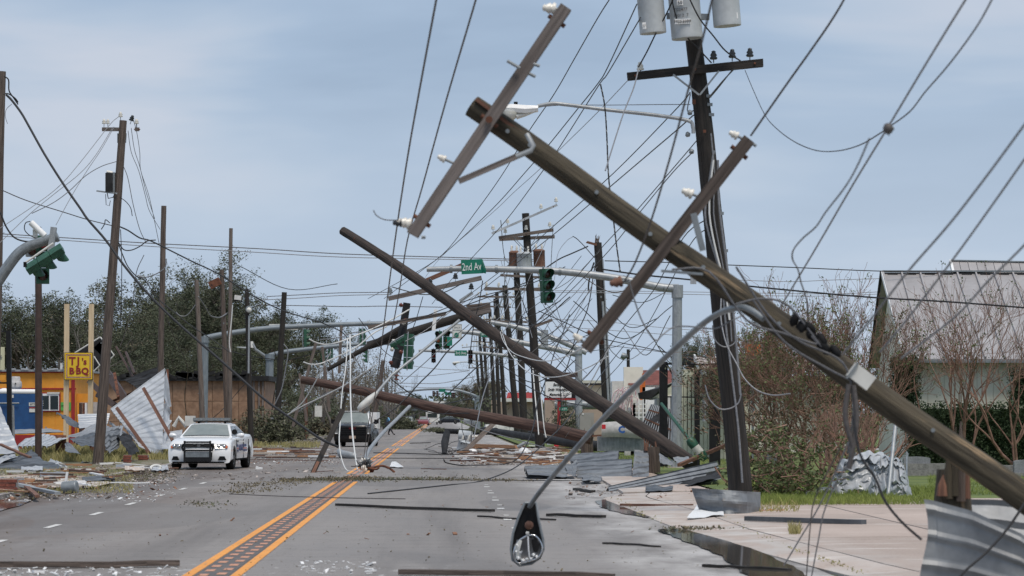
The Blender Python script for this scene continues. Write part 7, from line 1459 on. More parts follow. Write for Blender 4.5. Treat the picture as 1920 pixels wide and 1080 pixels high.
# planks and sticks on the road
PL = [(632, 947, 924, 958, .10, 'wood_dark', 'long thin dark batten lying across the lane just past the yellow lines'), (1028, 965, 1132, 969, .10, 'wood_dark', 'dark batten lying near the upside-down street lamp'), (897, 969, 1040, 975, .06, 'wood_dark', 'thin dark stick behind the upside-down street lamp'), (1132, 1018, 1236, 1024, .05, 'wood_dark', 'thin dark stick on the lane beside the puddle'),
 (1164, 946, 1298, 948, .09, 'wood_red', 'reddish batten lying across the gutter puddle'), (750, 1073, 1150, 1080, .12, 'wood_brown', 'weathered board at the bottom edge under the street lamp'), (-40, 1060, 335, 1056, .14, 'wood_brown', 'long weathered board lying across the lane at the lower corner'), (1320, 1060, 1480, 1068, .07, 'wood_dark', 'dark stick in the silt below the puddle'),
 (1078, 917, 1112, 922, .11, 'wood_dark', 'short dark block near the end of the ribbed trough'), (0, 833, 56, 858, .12, 'wood_red', 'rust-brown plank laid over the pale sheet at the picture edge'), (118, 880, 190, 887, .14, 'wood_red', 'reddish plank in the verge by the leaning pole'), (190, 896, 212, 899, .10, 'wood_dark', 'short dark timber at the road edge'),
 (208, 905, 280, 905, .06, 'white_paint', 'thin white strip lying at the road edge'), (142, 907, 168, 909, .08, 'white_paint', 'short white strip by the grey coil'), (468, 862, 620, 864, .05, 'wood_red', 'long red-brown stick lying across the lane behind the police car'), (616, 850, 636, 850, .08, 'wood_dark', 'short dark timber in front of the pickup'), (592, 884, 624, 883, .04, 'wood_red', 'thin stick beside the dark board on end'),
 (790, 879, 836, 880, .05, 'wood_red', 'thin brown stick lying beyond the white card'), (770, 831, 806, 830, .10, 'wood_dark', 'dark timber across the yellow lines'), (1030, 880, 1066, 882, .06, 'wood_red', 'brown stick under the dented sheets'), (1270, 884, 1300, 896, .07, 'wood_raw', 'raw timber poking from the ribbed trough'), (1560, 900, 1625, 912, .07, 'wood_raw', 'pale split timber on the lawn'), (1420, 958, 1470, 958, .09, 'orange_paint', 'orange board edge beside the wrapped sheet'), (28, 908, 108, 925, .13, 'galv', 'grey fallen post at the left puddle'), (36, 902, 70, 930, .10, 'wood_red', 'red-brown bar lying over the grey fallen post'), (1540, 888, 1610, 900, .06, 'white_paint', 'white pipe on the lawn by the green boughs')]
for i, (x0, y0, x1, y1, w, m, lb) in enumerate(PL):
    z = .05 if x0 > 632 or x0 > 400 else .12; a, b = G(x0, y0, z), G(x1, y1, z)
    if i == 9: a, b = P(x0, y0, 93), P(x1, y1, 91.5)
    if i in (1, 3, 5, 6, 7, 0, 2, 14, 17, 8): a, b = G(x0, y0, w*.3), G(x1, y1, w*.3)
    t = thing('plank', (a+b)/2, lb, 'plank', 'planks strewn on the ground'); k = 6; rr_ = random.Random(i)
    for j in range(1):
        pts = [a.lerp(b, q/k)+V((0, 0, rr_.uniform(-.006, .012))) for q in range(k+1)]; mb = MB()
        for q in range(k): mb.beam(pts[q], pts[q+1]+(pts[q+1]-pts[q]).normalized()*.005, w*rr_.uniform(.92, 1.05), w*.45)
        mb.build('board', m, t)
# the plank heap behind the fallen poles
rnd = random.Random(19); cols = [('wood_red', 'red-brown'), ('wood_raw', 'raw orange'), ('board_pale', 'pale'), ('wood_brown', 'dark brown'), ('white_paint', 'white-painted')]; zones = [(862, 905, 'beside the grey crossarm'), (905, 950, 'under the level fallen pole'), (950, 1000, 'before the row of poles'), (1000, 1060, 'towards the dented sheets')]
used = set(); k = 0
while k < 520:
    px = rnd.uniform(866, 1062); py = rnd.uniform(836, 868)-(3 if px < 900 else 0); d = GD(py); m, cn = cols[min(4, int(rnd.random()**1.2*5))]; L = rnd.uniform(.2, 1.2)*(1.6 if rnd.random() < .12 else 1); a = rnd.gauss(0, .6); z = .06+abs(rnd.gauss(0, .09)); c = G(px, py, z); u = V((math.cos(a), math.sin(a)*2.0, rnd.gauss(0, .05))).normalized()*L/2
    zn = [q for q in zones if q[0] <= px <= q[1]+3][0][2]
    row = 'at the heap rear' if py < 844 else ('mid heap' if py < 856 else 'at the heap front'); ln = 'long' if L > 1.1 else ('medium' if L > .6 else 'short'); a0, b0 = c-u, c+u
    tl = 'rising' if u.z > .07 else ('dipping' if u.z < -.07 else ('slanting' if abs(a) > .6 else 'level')); lb = f'{ln} {tl} {cn} plank {row}, {zn}'; k += 1
    if lb in used: continue
    used.add(lb)
    a0.z = max(a0.z, .03); b0.z = max(b0.z, .03)
    solo('plank', MB().beam(a0, b0, rnd.uniform(.04, .10), rnd.uniform(.03, .06), jag=.05), m, lb, 'plank', 'planks of the debris heap')
for k in range(90):
    px = rnd.uniform(460, 625); py = rnd.uniform(836, 858); m, cn = cols[min(4, int(rnd.random()**1.5*5))]; L = rnd.uniform(.3, 1.6); a = rnd.gauss(0, .3); c = G(px, py, .06+rnd.random()*.08); u = V((math.cos(a), math.sin(a)*2, 0)).normalized()*L/2
    row = 'nearest the brush pile' if px < 520 else ('at mid verge' if px < 575 else 'near the dark board on end'); ln = 'long' if L > 1.1 else ('medium' if L > .6 else 'short'); tl = 'slanting' if abs(a) > .33 else 'level'; lb = f'{ln} {tl} {cn} plank {row} behind the police car'
    if lb in used: continue
    used.add(lb)
    solo('plank', MB().beam(c-u, c+u, rnd.uniform(.06, .16), rnd.uniform(.03, .08), jag=.04), m, lb, 'plank', 'planks strewn behind the police car')
solo('fallen_beam', MB().beam(P(872, 835, 136), P(968, 838, 133), .2, .15, jag=.05), 'wood_raw', 'thick raw orange timber beam at the rear of the plank heap', 'beam')
solo('tin_chute', MB().tube([P(970, 838, 130), P(985, 830, 130), P(991, 832, 130)], .08, 6), 'galv', 'shiny bent metal chute on top of the plank heap', 'metal chute'); solo('white_helmet_scrap', MB().lathe(G(886, 851, .03), (0, 0, 1), [(.22, 0), (.2, .12), (.12, .2), (.02, .22)], 14), 'white_paint', 'white rounded shell scrap at the foot of the grey crossarm', 'scrap')
solo('white_bag', MB().lathe(G(984, 850, .06), (.3, 0, 1), [(.3, 0), (.28, .1), (.2, .2), (.05, .24)], 9), 'white_paint', 'pale plastic bag caught in the plank heap', 'bag')
solo('car_tyre', MB().tube([G(292, 877, .14)+V((math.cos(q*.5)*.15, math.sin(q*.5)*.13, math.sin(q*.5)*.07)) for q in range(13)], .04, 8), 'off_white', 'white ring-shaped scrap lying at the kerb by the police car wheel', 'scrap')
solo('cable_coil', MB().lathe(G(131, 914, .16), (1, -.2, .1), [(.10, -.17)]+[(.125+.018*(q % 2), -.16+q*.02) for q in range(17)]+[(.10, .17)], 16), 'galv_dark', 'grey corrugated pipe coil at the road edge', 'coil'); solo('white_stake', MB().beam(G(121, 915, .1), G(123, 915, .1)+V((.04, 0, .35)), .06, .05), 'white_paint', 'short white stake beside the grey coil', 'stake')
solo('paper_scrap', MB().box(G(486, 878, .05), (.2, .2, .06)).box(G(484, 877, .12), (.14, .1, .05), Matrix.Rotation(.5, 3, 'Y')), 'white_paint', 'crumpled white scrap on the road behind the police car', 'scrap')
for k in range(120):
    px = rnd.uniform(0, 325); py = rnd.uniform(868, 925)-(0 if px > 0 else 0)
    if py > 930-px*.16: continue
    m, cn = cols[min(4, int(rnd.random()**1.3*5))]; L = rnd.uniform(.2, 1.3); a = rnd.gauss(0, .5); c = G(px, py, .10+rnd.random()*.05); u = V((math.cos(a), math.sin(a)*2, rnd.gauss(0, .04))).normalized()*L/2
    ln = 'long' if L > .9 else ('medium' if L > .5 else 'short'); tl = 'slanting' if abs(a) > .4 else 'level'; zn = ['by the brick lump', 'beside the grey coil', 'in front of the leaning pole', 'under the brick blocks', 'by the police car wheel'][min(4, int(px/66))]; row = 'upper' if py < 885 else ('middle' if py < 903 else 'kerbside'); lb = f'{ln} {tl} {cn} {row} plank on the verge {zn}'
    if lb in used: continue
    used.add(lb); solo('plank', MB().beam(c-u, c+u, rnd.uniform(.04, .12), rnd.uniform(.02, .06), jag=.04), m, lb, 'plank', 'planks strewn on the left verge')
for k, (x, y, w_, h_, m, an, lb) in enumerate([(60, 885, 40, 12, 'sheet_light', .2, 'small pale sheet scrap lying between weeds and concrete strip'), (232, 880, 30, 9, 'sheet_grey', -.3, 'grey metal scrap near the brick block'), (170, 868, 34, 10, 'sheet_dark', .3, 'dark metal scrap at the foot of the leaning pole'), (100, 897, 50, 8, 'sheet_grey', -.1, 'flat grey strip of sheet beside the white stake'), (252, 884, 36, 7, 'board_pale', .1, 'pale concrete-coloured board by the kerb'), (300, 884, 30, 6, 'sheet_light', .3, 'bright scrap at the police car wheel'), (185, 905, 60, 9, 'sheet_dark', .05, 'black flattened channel at the road edge'), (20, 908, 50, 14, 'sheet_blue', .2, 'bluish sheet scrap by the brick lump'), (1050, 832, 50, 8, 'sheet_grey', 0, 'grey scrap behind the plank heap'), (1110, 905, 36, 6, 'sheet_blue', .1, 'bluish scrap on the road edge before the dented sheets'), (1236, 925, 50, 8, 'sheet_dark', .1, 'dark flat scrap behind the ribbed trough'), (1395, 900, 44, 14, 'sheet_grey', .3, 'grey scrap of sheet behind the big dark pole'), (935, 842, 44, 7, 'sheet_light', .1, 'pale sheet scrap in the plank heap'), (1012, 848, 40, 7, 'sheet_grey', -.2, 'grey sheet scrap at the end of the plank heap')]):
    q = [P(x-w_/2, y-h_*.2, GD(y)+.6), P(x+w_/2, y-h_*.2-h_*an, GD(y)+.8), P(x+w_/2, y+h_*.3, GD(y+3)), P(x-w_/2, y+h_*.4, GD(y+4))]; sheet(lb, [V((p.x, p.y, max(p.z, .09)+(.06 if i < 2 else 0))) for i, p in enumerate(q)], 4, .02, m, 90+k, .06, nv=6)
# litter masses nobody could count
def litter(name, seed, regions, m, s0, s1, flat=.3, lift=.02):
    rnd = random.Random(seed); mb = MB()
    for (x0, x1, y0, y1, n) in regions:
        for k in range(n):
            px, py = rnd.uniform(x0, x1), rnd.uniform(y0, y1); L = rnd.uniform(s0, s1)*(1 if rnd.random() < .9 else 2); w = L*rnd.uniform(.2, .7); h = w*flat; base = .085 if (px > 1230 and py < 940) or (px < 300 and py < 915 and py > 835 and px < 180+(py-900)*-1.2) else .012
            p = G(px, py, base+h/2); M = Matrix.Rotation(rnd.random()*6.28, 3, 'Z') @ Matrix.Rotation(rnd.gauss(0, .3), 3, 'Y'); mb.box(p, (L, w, h), M)
    stuff(name, mb, m)
litter('litter', 1, [(180, 330, 866, 905, 1300), (0, 220, 880, 935, 900), (330, 640, 842, 900, 500), (860, 1060, 838, 872, 1500), (1060, 1240, 885, 935, 260), (620, 860, 836, 900, 160), (1040, 1260, 845, 870, 350)], 'chips', .02, .09)
litter('gravel', 2, [(0, 900, 905, 1080, 420), (900, 1500, 905, 1070, 260), (460, 640, 834, 870, 500), (860, 1080, 840, 870, 900), (1400, 1720, 945, 1060, 200), (1610, 1740, 978, 1012, 700)], 'litter', .006, .022, .5)
litter('shards', 3, [(0, 330, 866, 940, 420), (440, 640, 838, 870, 260), (860, 1080, 840, 872, 500), (560, 700, 1050, 1075, 60), (0, 330, 1062, 1080, 90)], 'white_paint', .012, .06, .3)
litter('splinters', 4, [(0, 330, 868, 935, 380), (440, 640, 838, 870, 380), (860, 1080, 840, 872, 800), (1060, 1300, 880, 935, 120), (300, 1300, 900, 1010, 22)], 'splints', .015, .07, .3)
def leafline(name, seed, regions, m, s, jt=.2):
    rnd = random.Random(seed); mb = MB()
    for (x0, y0, x1, y1, sp, n) in regions:
        for k in range(n):
            q = rnd.random(); p = G(x0+(x1-x0)*q, y0+(y1-y0)*q+rnd.gauss(0, sp), .02); leaf_quads(mb, p+V((rnd.gauss(0, jt), 0, .02)), jt*.35, 2, s, rnd, .3)
    for f in range(0): pass
    mb.v = [(x, y, max(z, .008)) for x, y, z in mb.v]; stuff(name, mb, m)
leafline('leaf_litter', 5, [(430, 912, 560, 905, 3, 260), (540, 901, 700, 897, 1.8, 700), (690, 897, 1000, 902, .8, 300), (560, 902, 900, 898, 2.5, 200), (190, 900, 330, 885, 6, 700), (415, 924, 520, 919, 2, 150), (378, 946, 390, 948, 2, 30), (1262, 992, 1335, 994, 1.0, 90), (1250, 880, 1420, 905, 5, 400), (60, 925, 140, 925, 4, 250)], 'litter', .05)
leafline('green_litter', 6, [(560, 901, 860, 898, 1.4, 420), (200, 898, 300, 892, 5, 200), (376, 944, 392, 948, 3, 50), (1262, 992, 1335, 994, 1, 50)], 'leaf_mid', .05)
for nm__, q in (('joint_weeds', [(1330, 960, 1450, 1018, .2, 90), (1450, 1018, 1620, 1078, .2, 70), (1640, 1012, 1700, 1022, .4, 60), (1150, 935, 1240, 980, .3, 50)]),): leafline(nm__, 8, q, 'grass_dry', .03, .04)
# ================================================================ wires
CG = PGp = HG = LG = WG = ''
def wire(label, px, m, d0, d1, pts, group=None, name='cable', k=5, twist=False):
    q = [tuple(map(float, s.split(','))) for s in pts.split()]; Ls = [0]
    for a, b in zip(q[:-1], q[1:]): Ls.append(Ls[-1]+math.hypot(b[0]-a[0], b[1]-a[1]))
    ds = [1/((1-L/Ls[-1])/d0+(L/Ls[-1])/d1) for L in Ls]; P3 = [P(x, y, d) for (x, y), d in zip(q, ds)]
    P3 = [V((p.x, p.y, max(p.z, .015))) for p in P3]
    r0, r1 = px/2/FPX*d0, px/2/FPX*d1
    if d0 != d1: r0 = r1 = min(max(min(r0, r1), .004), max(r0, r1))
    path = smooth_path(P3, k); o = thing_wire(name, path, r0, r1, m, label, group)
    if twist:
        mb = MB(); n = len(path)*3; vs = []
        for i in range(n): t_ = i/(n-1)*(len(path)-1); j = min(int(t_), len(path)-2); p = path[j].lerp(path[j+1], t_-j); vs.append(p+V((math.cos(i*1.1)*r0*.75, math.sin(i*1.1)*r0*.75, math.cos(i*1.1)*r0*.3)))
        mb.tube(vs, r0*.45, 4); tw_ = mb.build('wrap_wire', 'wire_white' if twist == 2 else 'wire_black', None, o.location); tw_.parent = o; tw_.location = (0, 0, 0)
    return o
def thing_wire(name, path, r0, r1, m, label, group):
    if group in (PGp, HG, WG, LG): r0 *= 1.15; r1 *= 1.15
    return solo(name, MB().tube(path, [r0+(r1-r0)*i/(len(path)-1) for i in range(len(path))], 6), m, label, 'cable', group)
CG = 'cables hanging from the wrecked poles'
for lb, px, m, d0, d1, pts in [
 ('blurred cable from the top edge past the crossarm insulator down to the road clump', 4.6, 'wire_brown', 22, 88, '830,-60 818,0 790,150 765,290 745,420 730,530 716,640 702,750 683,880'),
 ('second blurred cable from the top edge, bending to the same road clump', 4.2, 'wire_brown', 23, 88, '910,-70 892,0 852,135 822,240 792,350 764,450 748,550 732,630 706,730 690,800 680,878'),
 ('blurred cable rising from the lower crossarm tip to the top edge', 4.5, 'wire_brown', 22, 24, '1600,-40 1582,0 1558,40 1525,88 1470,165 1408,254'),
 ('blurred dark cable passing in front of the big dark pole to the lower crossarm', 4.4, 'wire_brown', 20, 24, '1345,-50 1335,0 1313,90 1290,170 1255,300 1222,410 1192,490 1172,525'),
 ('thick pale blurred cable rising steeply past the knot of wires', 5, 'wire_grey', 17, 26, '1860,-80 1810,0 1736,120 1664,240 1600,345 1530,465 1455,590'),
 ('twisted black cable sagging from the crossarm to the knot and up to the top edge', 4, 'wire_black', 50.5, 17, '1397,132 1412,168 1434,215 1456,241 1490,266 1530,282 1570,283 1612,272 1650,250 1664,240 1705,210 1735,172 1780,120 1830,52 1862,-5 1880,-40'),
 ('limp cable dropping from the knot, kinked in front of the crape myrtle', 3.6, 'wire_brown', 18, 24, '1630,260 1608,310 1585,350 1548,398 1530,425 1505,447 1488,468 1486,486 1496,505 1502,530 1513,565 1516,610'),
 ('pale blurred cable crossing the barn roof, the upper one', 5, 'wire_grey', 16, 19, '1960,180 1920,235 1850,330 1780,420 1700,512 1640,590 1580,665'),
 ('pale blurred cable crossing the barn roof, the lower one', 4.6, 'wire_grey', 17, 20, '1960,245 1920,300 1860,385 1790,482 1700,600 1650,660'),
 ('pale blurred cable at the edge of the barn roof', 4.6, 'wire_grey', 17, 20, '1960,410 1920,460 1850,530 1790,595 1690,672'),
 ('thin steel cable meeting the lower crossarm knot, hanging by the concrete', 3, 'wire_grey', 24, 27, '1605,850 1570,900 1545,960 1535,1010 1520,1090'),
 ('first of two cables hanging straight down in front of the lawn', 3.4, 'wire_grey', 24, 27, '1590,830 1560,900 1530,960 1500,1010 1470,1060'),
 ('second cable hanging straight down in front of the lawn', 2.6, 'wire_brown', 24, 26, '1575,840 1530,930 1520,980 1512,1080'),
 ('twisted black cable looping from the cable bundle to the near sheet', 5, 'wire_black', 23.6, 23.4, '1600,780 1612,850 1640,895 1660,940 1690,978 1728,1012'),
 ('black cable crossing the near sheet in the corner', 5, 'wire_black', 22.6, 22.4, '1930,930 1890,990 1850,1035 1810,1070 1795,1090'),
 ('bare wire loop hanging below the lower crossarm', 3, 'wire_grey', 24, 24.5, '1180,528 1192,570 1206,606 1228,638 1242,628 1262,614 1290,612 1340,616 1370,602 1395,590'),
 ('short curled wire end beside the upper crossarm insulator', 2.2, 'wire_brown', 24, 24, '748,413 722,412 706,404 700,394'),
 ('stranded wire hanging to the lower crossarm, wrapped in white', 3, 'wire_black', 49, 50, '1126,158 1134,200 1138,260 1141,330 1150,410 1156,460 1163,510'),
 ('pale loop of cable low on the big dark pole', 3, 'wire_grey', 50, 50, '1322,722 1330,748 1348,766 1368,766 1384,756 1390,738'),
 ('pale cable peeling off the big dark pole and hanging over the reddish branches', 3, 'wire_grey', 50, 49, '1352,560 1352,600 1362,645 1380,680 1396,710 1420,732 1450,741 1482,738'),
 ('small pale loop on the big dark pole above the peeling cable', 2.6, 'wire_grey', 50, 50, '1336,610 1340,636 1356,650 1374,646 1386,630'),
]: wire(lb, px, m, d0, d1, pts, CG, twist=(2 if 'wrapped in white' in lb else (1 if 'twisted' in lb else False)))
t = thing('wire_knot', P(1664, 241, 18.2), 'knotted lump of wire where the twisted cable crosses the pale one', 'wire knot'); MB().lathe(P(1656, 243, 18.1), (1, 0, .2), [(.01, 0), (.03, .012), (.036, .03), (.03, .05), (.01, .06)], 9).build('knot', 'wire_brown', t); MB().cyl(P(1668, 242, 18.1), P(1676, 240, 18.1), .012).cyl(P(1664, 246, 18.1), P(1667, 254, 18.1), .006).build('clamp', 'galv_dark', t)
PGp = 'conductors running down from the big dark pole'
for lb, px, m, d0, d1, pts in [
 ('conductor from the top edge, longest of the fan sloping to the signal arm end', 2.2, 'wire_black', 48, 128, '1155,-22 1142,0 1120,35 1076,112 1038,178 991,247 940,330 890,400 829,478 760,522 690,560'),
 ('conductor from the transformer bracket, upper one of a close pair', 2.2, 'wire_black', 50, 128, '1194,8 1140,125 1120,158 1080,208 1022,280 984,324 922,393 838,471 780,515 720,560'),
 ('conductor from the transformer bracket, lower one of a close pair', 2.2, 'wire_black', 50, 128, '1201,33 1140,137 1120,164 1042,287 1018,320 949,413 889,479 850,520 810,570'),
 ('thin grey messenger wire beneath the close pair', 1.3, 'wire_grey', 50, 128, '1176,152 1120,211 1060,270 1011,318 962,362 922,400 829,480 790,530'),
 ('black lead from the middle transformer down to the white insulator', 2.4, 'wire_black', 50, 50.6, '1264,-6 1250,25 1230,62 1214,95 1197,126'), ('pale tail wire falling away from the white insulator', 2.4, 'wire_grey', 49, 47, '1197,130 1188,165 1170,210 1152,265 1135,320'),
 ('black lead from the middle transformer crossing the pole to the crossarm', 2.6, 'wire_black', 50, 50.5, '1258,-10 1265,22 1274,48 1290,72 1310,92 1334,118'), ('black lead slanting from the top edge to the far crossarm insulators', 2.6, 'wire_black', 49.5, 50.6, '1290,-8 1312,35 1338,68 1360,95 1388,114'),
 ('conductor leaving the pole below the braces, upper of the lower fan', 2.2, 'wire_black', 50.6, 128, '1374,130 1326,188 1290,210 1294,174 1274,198 1150,325 1040,422 962,490 890,545 820,600'),
 ('conductor leaving the pole at the lamp arm, second of the lower fan', 2.2, 'wire_black', 50.6, 128, '1300,216 1270,243 1230,277 1150,345 1040,438 960,500 900,548 860,590'),
 ('conductor leaving the pole below the lamp arm, third of the lower fan', 1.8, 'wire_black', 50.6, 128, '1306,264 1260,318 1188,401 1133,459 1080,520 1000,610 930,680 870,730'),
 ('conductor from the eye bolt, lowest of the lower fan', 1.8, 'wire_black', 50.6, 128, '1299,285 1260,325 1194,405 1140,472 1070,545 1010,600 940,675 880,740 800,800'),
 ('thin guy wire level with the lamp arm', 1.4, 'wire_brown', 50.6, 60, '1294,196 1240,196 1140,197 1060,197 1015,200'), ('lead wire slanting away past the far insulators', 2, 'wire_black', 50.6, 50.4, '1378,128 1355,152 1328,184'),
 ('conductor sagging behind the mossy pole to the mast column', 2, 'wire_black', 52, 118, '1345,400 1290,435 1256,490 1225,545 1180,600 1146,644 1105,700 1060,745 1020,800'), ('conductor close under the previous, ending at the tarred pole', 1.8, 'wire_black', 52, 118, '1340,420 1300,450 1262,520 1225,590 1195,640 1165,680 1130,720 1090,775 1060,820'),
]: wire(lb, px, m, d0, d1, pts, PGp)
HG = 'level lines crossing the street'
for lb, px, m, d0, d1, pts in [
 ('level line high over the left poles, upper of a pair', 1.6, 'wire_brown', 150, 150, '-20,437 140,447 280,456 480,466 640,476 860,483 1000,487'), ('level line high over the left poles, lower of a pair', 1.4, 'wire_grey', 150, 150, '-20,441 140,452 300,463 480,473 640,482 880,487 1000,490'),
 ('faint level line above the long blue-grey arm', 1.3, 'wire_brown', 200, 200, '500,556 560,553 640,549 735,548'), ('faint level line just below the last one', 1.3, 'wire_grey', 200, 200, '480,563 560,559 640,554 735,552'), ('wavy level line over the tree belt', 1.4, 'wire_brown', 200, 200, '480,572 560,573 660,575 720,574 830,576'),
 ('line running from behind the dark pole to the barn ridge', 1.8, 'wire_black', 95, 100, '1134,489 1250,492 1370,497 1500,502 1640,508 1780,510 1960,514'), ('thick black service line crossing the barn roof', 3.2, 'wire_black', 62, 56, '1130,505 1200,515 1290,524 1380,534 1500,546 1640,558 1780,566 1960,580'),
 ('faint line below the ridge line, toward the barn gable', 1.1, 'wire_grey', 110, 110, '1380,525 1480,528 1560,525 1660,522'), ('faint pair of lines meeting the barn gable', 1.1, 'wire_grey', 110, 110, '1040,545 1200,546 1400,549 1560,551 1650,547'), ('faint lower line meeting the barn gable', 1.1, 'wire_grey', 110, 110, '1040,548 1200,550 1400,554 1560,555 1650,551'),
 ('line sagging across the open sky toward the shed', 1.6, 'wire_black', 110, 106, '1010,583 1060,605 1120,632 1200,650 1260,662 1340,672'), ('thinner line under the sagging one', 1.1, 'wire_brown', 112, 108, '1010,640 1090,642 1160,650 1240,660 1330,676'), ('faint line far behind the mast column', 1, 'wire_grey', 160, 160, '1010,598 1120,602 1250,615 1400,626'), ('faint line far behind the mast column, lower one', 1, 'wire_grey', 160, 160, '1040,612 1140,619 1260,628 1400,640'),
 ('faint slack line across the far street gap, highest', 1, 'wire_grey', 350, 350, '760,684 820,692 880,694'), ('faint slack line across the far street gap, middle', 1, 'wire_grey', 350, 350, '740,705 800,705 880,695'), ('faint slack line across the far street gap, low', 1.2, 'wire_grey', 350, 350, '735,718 790,719 830,718 890,706'), ('faint slack line across the far street gap, lowest', 1, 'wire_grey', 350, 350, '740,722 800,727 890,724'),
]: wire(lb, px, m, d0, d1, pts, HG)
LG = 'cables around the left poles'
for lb, px, m, d0, d1, pts, tw_ in [
 ('heavy black cable running down from the edge pole across the brown building to the road', 4.2, 'wire_black', 99, 88, '12,178 22,188 40,212 56,240 84,290 118,344 150,390 165,412 198,450 232,497 268,540 300,574 340,612 400,664 450,708 500,752 548,786 600,822 634,838', 1),
 ('black cable between the leaning pole and the long arm, thinner than the main one', 2.4, 'wire_black', 100, 130, '222,424 240,432 262,446 281,451 310,465 360,490 410,514 470,552 520,578 560,592 600,604 640,622 655,640', False),
 ('loop of cable hanging from the leaning pole, small', 2, 'wire_black', 99.5, 99.8, '222,455 232,468 246,469 262,462 276,452 292,450', False), ('black cable drooping from the leaning pole across the bare pole', 2, 'wire_black', 99.5, 130, '223,460 230,478 240,500 256,518 272,526 296,560 330,588 360,612 400,638 430,660', False),
 ('thin drop wire hanging straight beside the leaning pole', 1.4, 'wire_black', 99.7, 99.7, '226,430 228,480 228,540 226,610', False), ('slanting thin wire behind the leaning pole', 1.3, 'wire_brown', 100, 100, '270,478 256,510 250,560 236,620 225,650', False),
 ('thin wire from the pole top running down to the picture edge, upper', 1.1, 'wire_grey', 99, 95, '222,219 205,235 150,305 110,350 60,388 0,428', False), ('thin wire from the pole top running down to the picture edge, middle', 1.1, 'wire_grey', 99, 95, '212,238 180,290 150,325 100,365 55,402 0,455', False), ('thin wire from the pole top running down to the picture edge, lower', 1.1, 'wire_grey', 99, 95, '214,238 190,280 160,325 130,375 105,422', False),
 ('grey wire bowed from the pole to the curved arm', 1.3, 'wire_brown', 99, 90, '218,303 190,312 160,330 130,358 100,380 60,400', False), ('long wire from the edge crossing behind the black cable to the pole', 1.6, 'wire_brown', 96, 100, '0,355 50,376 120,398 165,412 210,423', False),
 ('fine wire falling from the pole top on the far side, first', 1, 'wire_grey', 100, 104, '248,220 256,246 262,285 264,320 280,370 298,455', False), ('fine wire falling from the pole top on the far side, second', 1, 'wire_grey', 100, 104, '240,245 246,285 260,320 272,365 280,395 300,430', False), ('fine wire falling from the pole top on the far side, third', 1, 'wire_grey', 100, 104, '246,240 252,280 262,312 274,360 290,410', False),
 ('short bent wire between pole shoulder and loop', 1.2, 'wire_brown', 99.8, 100, '232,313 240,335 250,385 262,430 274,455', False), ('wire curling off the pole above the signal line', 1.3, 'wire_black', 99.8, 100, '225,370 236,378 245,390 248,405', False), ('looped cable end on the pole in front of the oak', 1.6, 'wire_black', 99.7, 99.9, '206,418 198,412 196,420 190,430', False),
 ('pale cable slung between the two bare poles', 2, 'wire_grey', 112, 112, '258,516 272,520 296,512 310,500 312,485', False), ('dark cable hanging in a loop by the curved arm', 3, 'wire_black', 82, 82, '-10,390 0,398 12,426 28,446 52,453 70,448', False), ('pale slack cable between floodlight pole and grey pole', 2, 'wire_grey', 165, 168, '372,556 385,576 395,592 412,595 425,588', False), ('grey slack cable from grey pole toward the square mast', 1.6, 'wire_grey', 176, 176, '330,585 338,592 352,590 372,564', False),
 ('white cable strands on the floodlight pole', 2, 'wire_white', 162, 162, '436,572 434,600 430,640 432,660', False), ('thick black pair hooked on the edge pole', 2.4, 'wire_black', 98.8, 99, '8,143 16,150 17,170 26,184 34,196', False), ('short hooked black lead on the edge cable', 2.2, 'wire_black', 98.8, 99, '6,176 16,176 28,184 34,192', False), ('tiny drooping grey wire below the edge pole hooks', 1, 'wire_grey', 99, 99, '22,195 12,205 10,218 14,232', False),
 ('black slack line from the near-black pole to the mast', 1.6, 'wire_black', 176, 184, '515,660 524,700 514,740 508,790', False), ('pale cable hanging beside the near-black pole', 2.2, 'wire_grey', 175, 175, '532,645 540,660 534,700 528,730 516,757', False),
 ('thin black cable from the oak to the dark hooded lamp pole', 1.5, 'wire_black', 130, 165, '296,560 312,596 330,640 352,690 346,740 350,780', False), ('dark cable crossing under the long mast arm', 1.6, 'wire_black', 184, 180, '380,650 420,655 470,668 540,674 600,660', False), ('two-strand dark wire against the brown building', 1.2, 'wire_black', 182, 182, '392,790 420,765 450,730 462,718', False),
]: wire(lb, px, m, d0, d1, pts, LG, twist=tw_)
WG = 'cables in the central tangle'
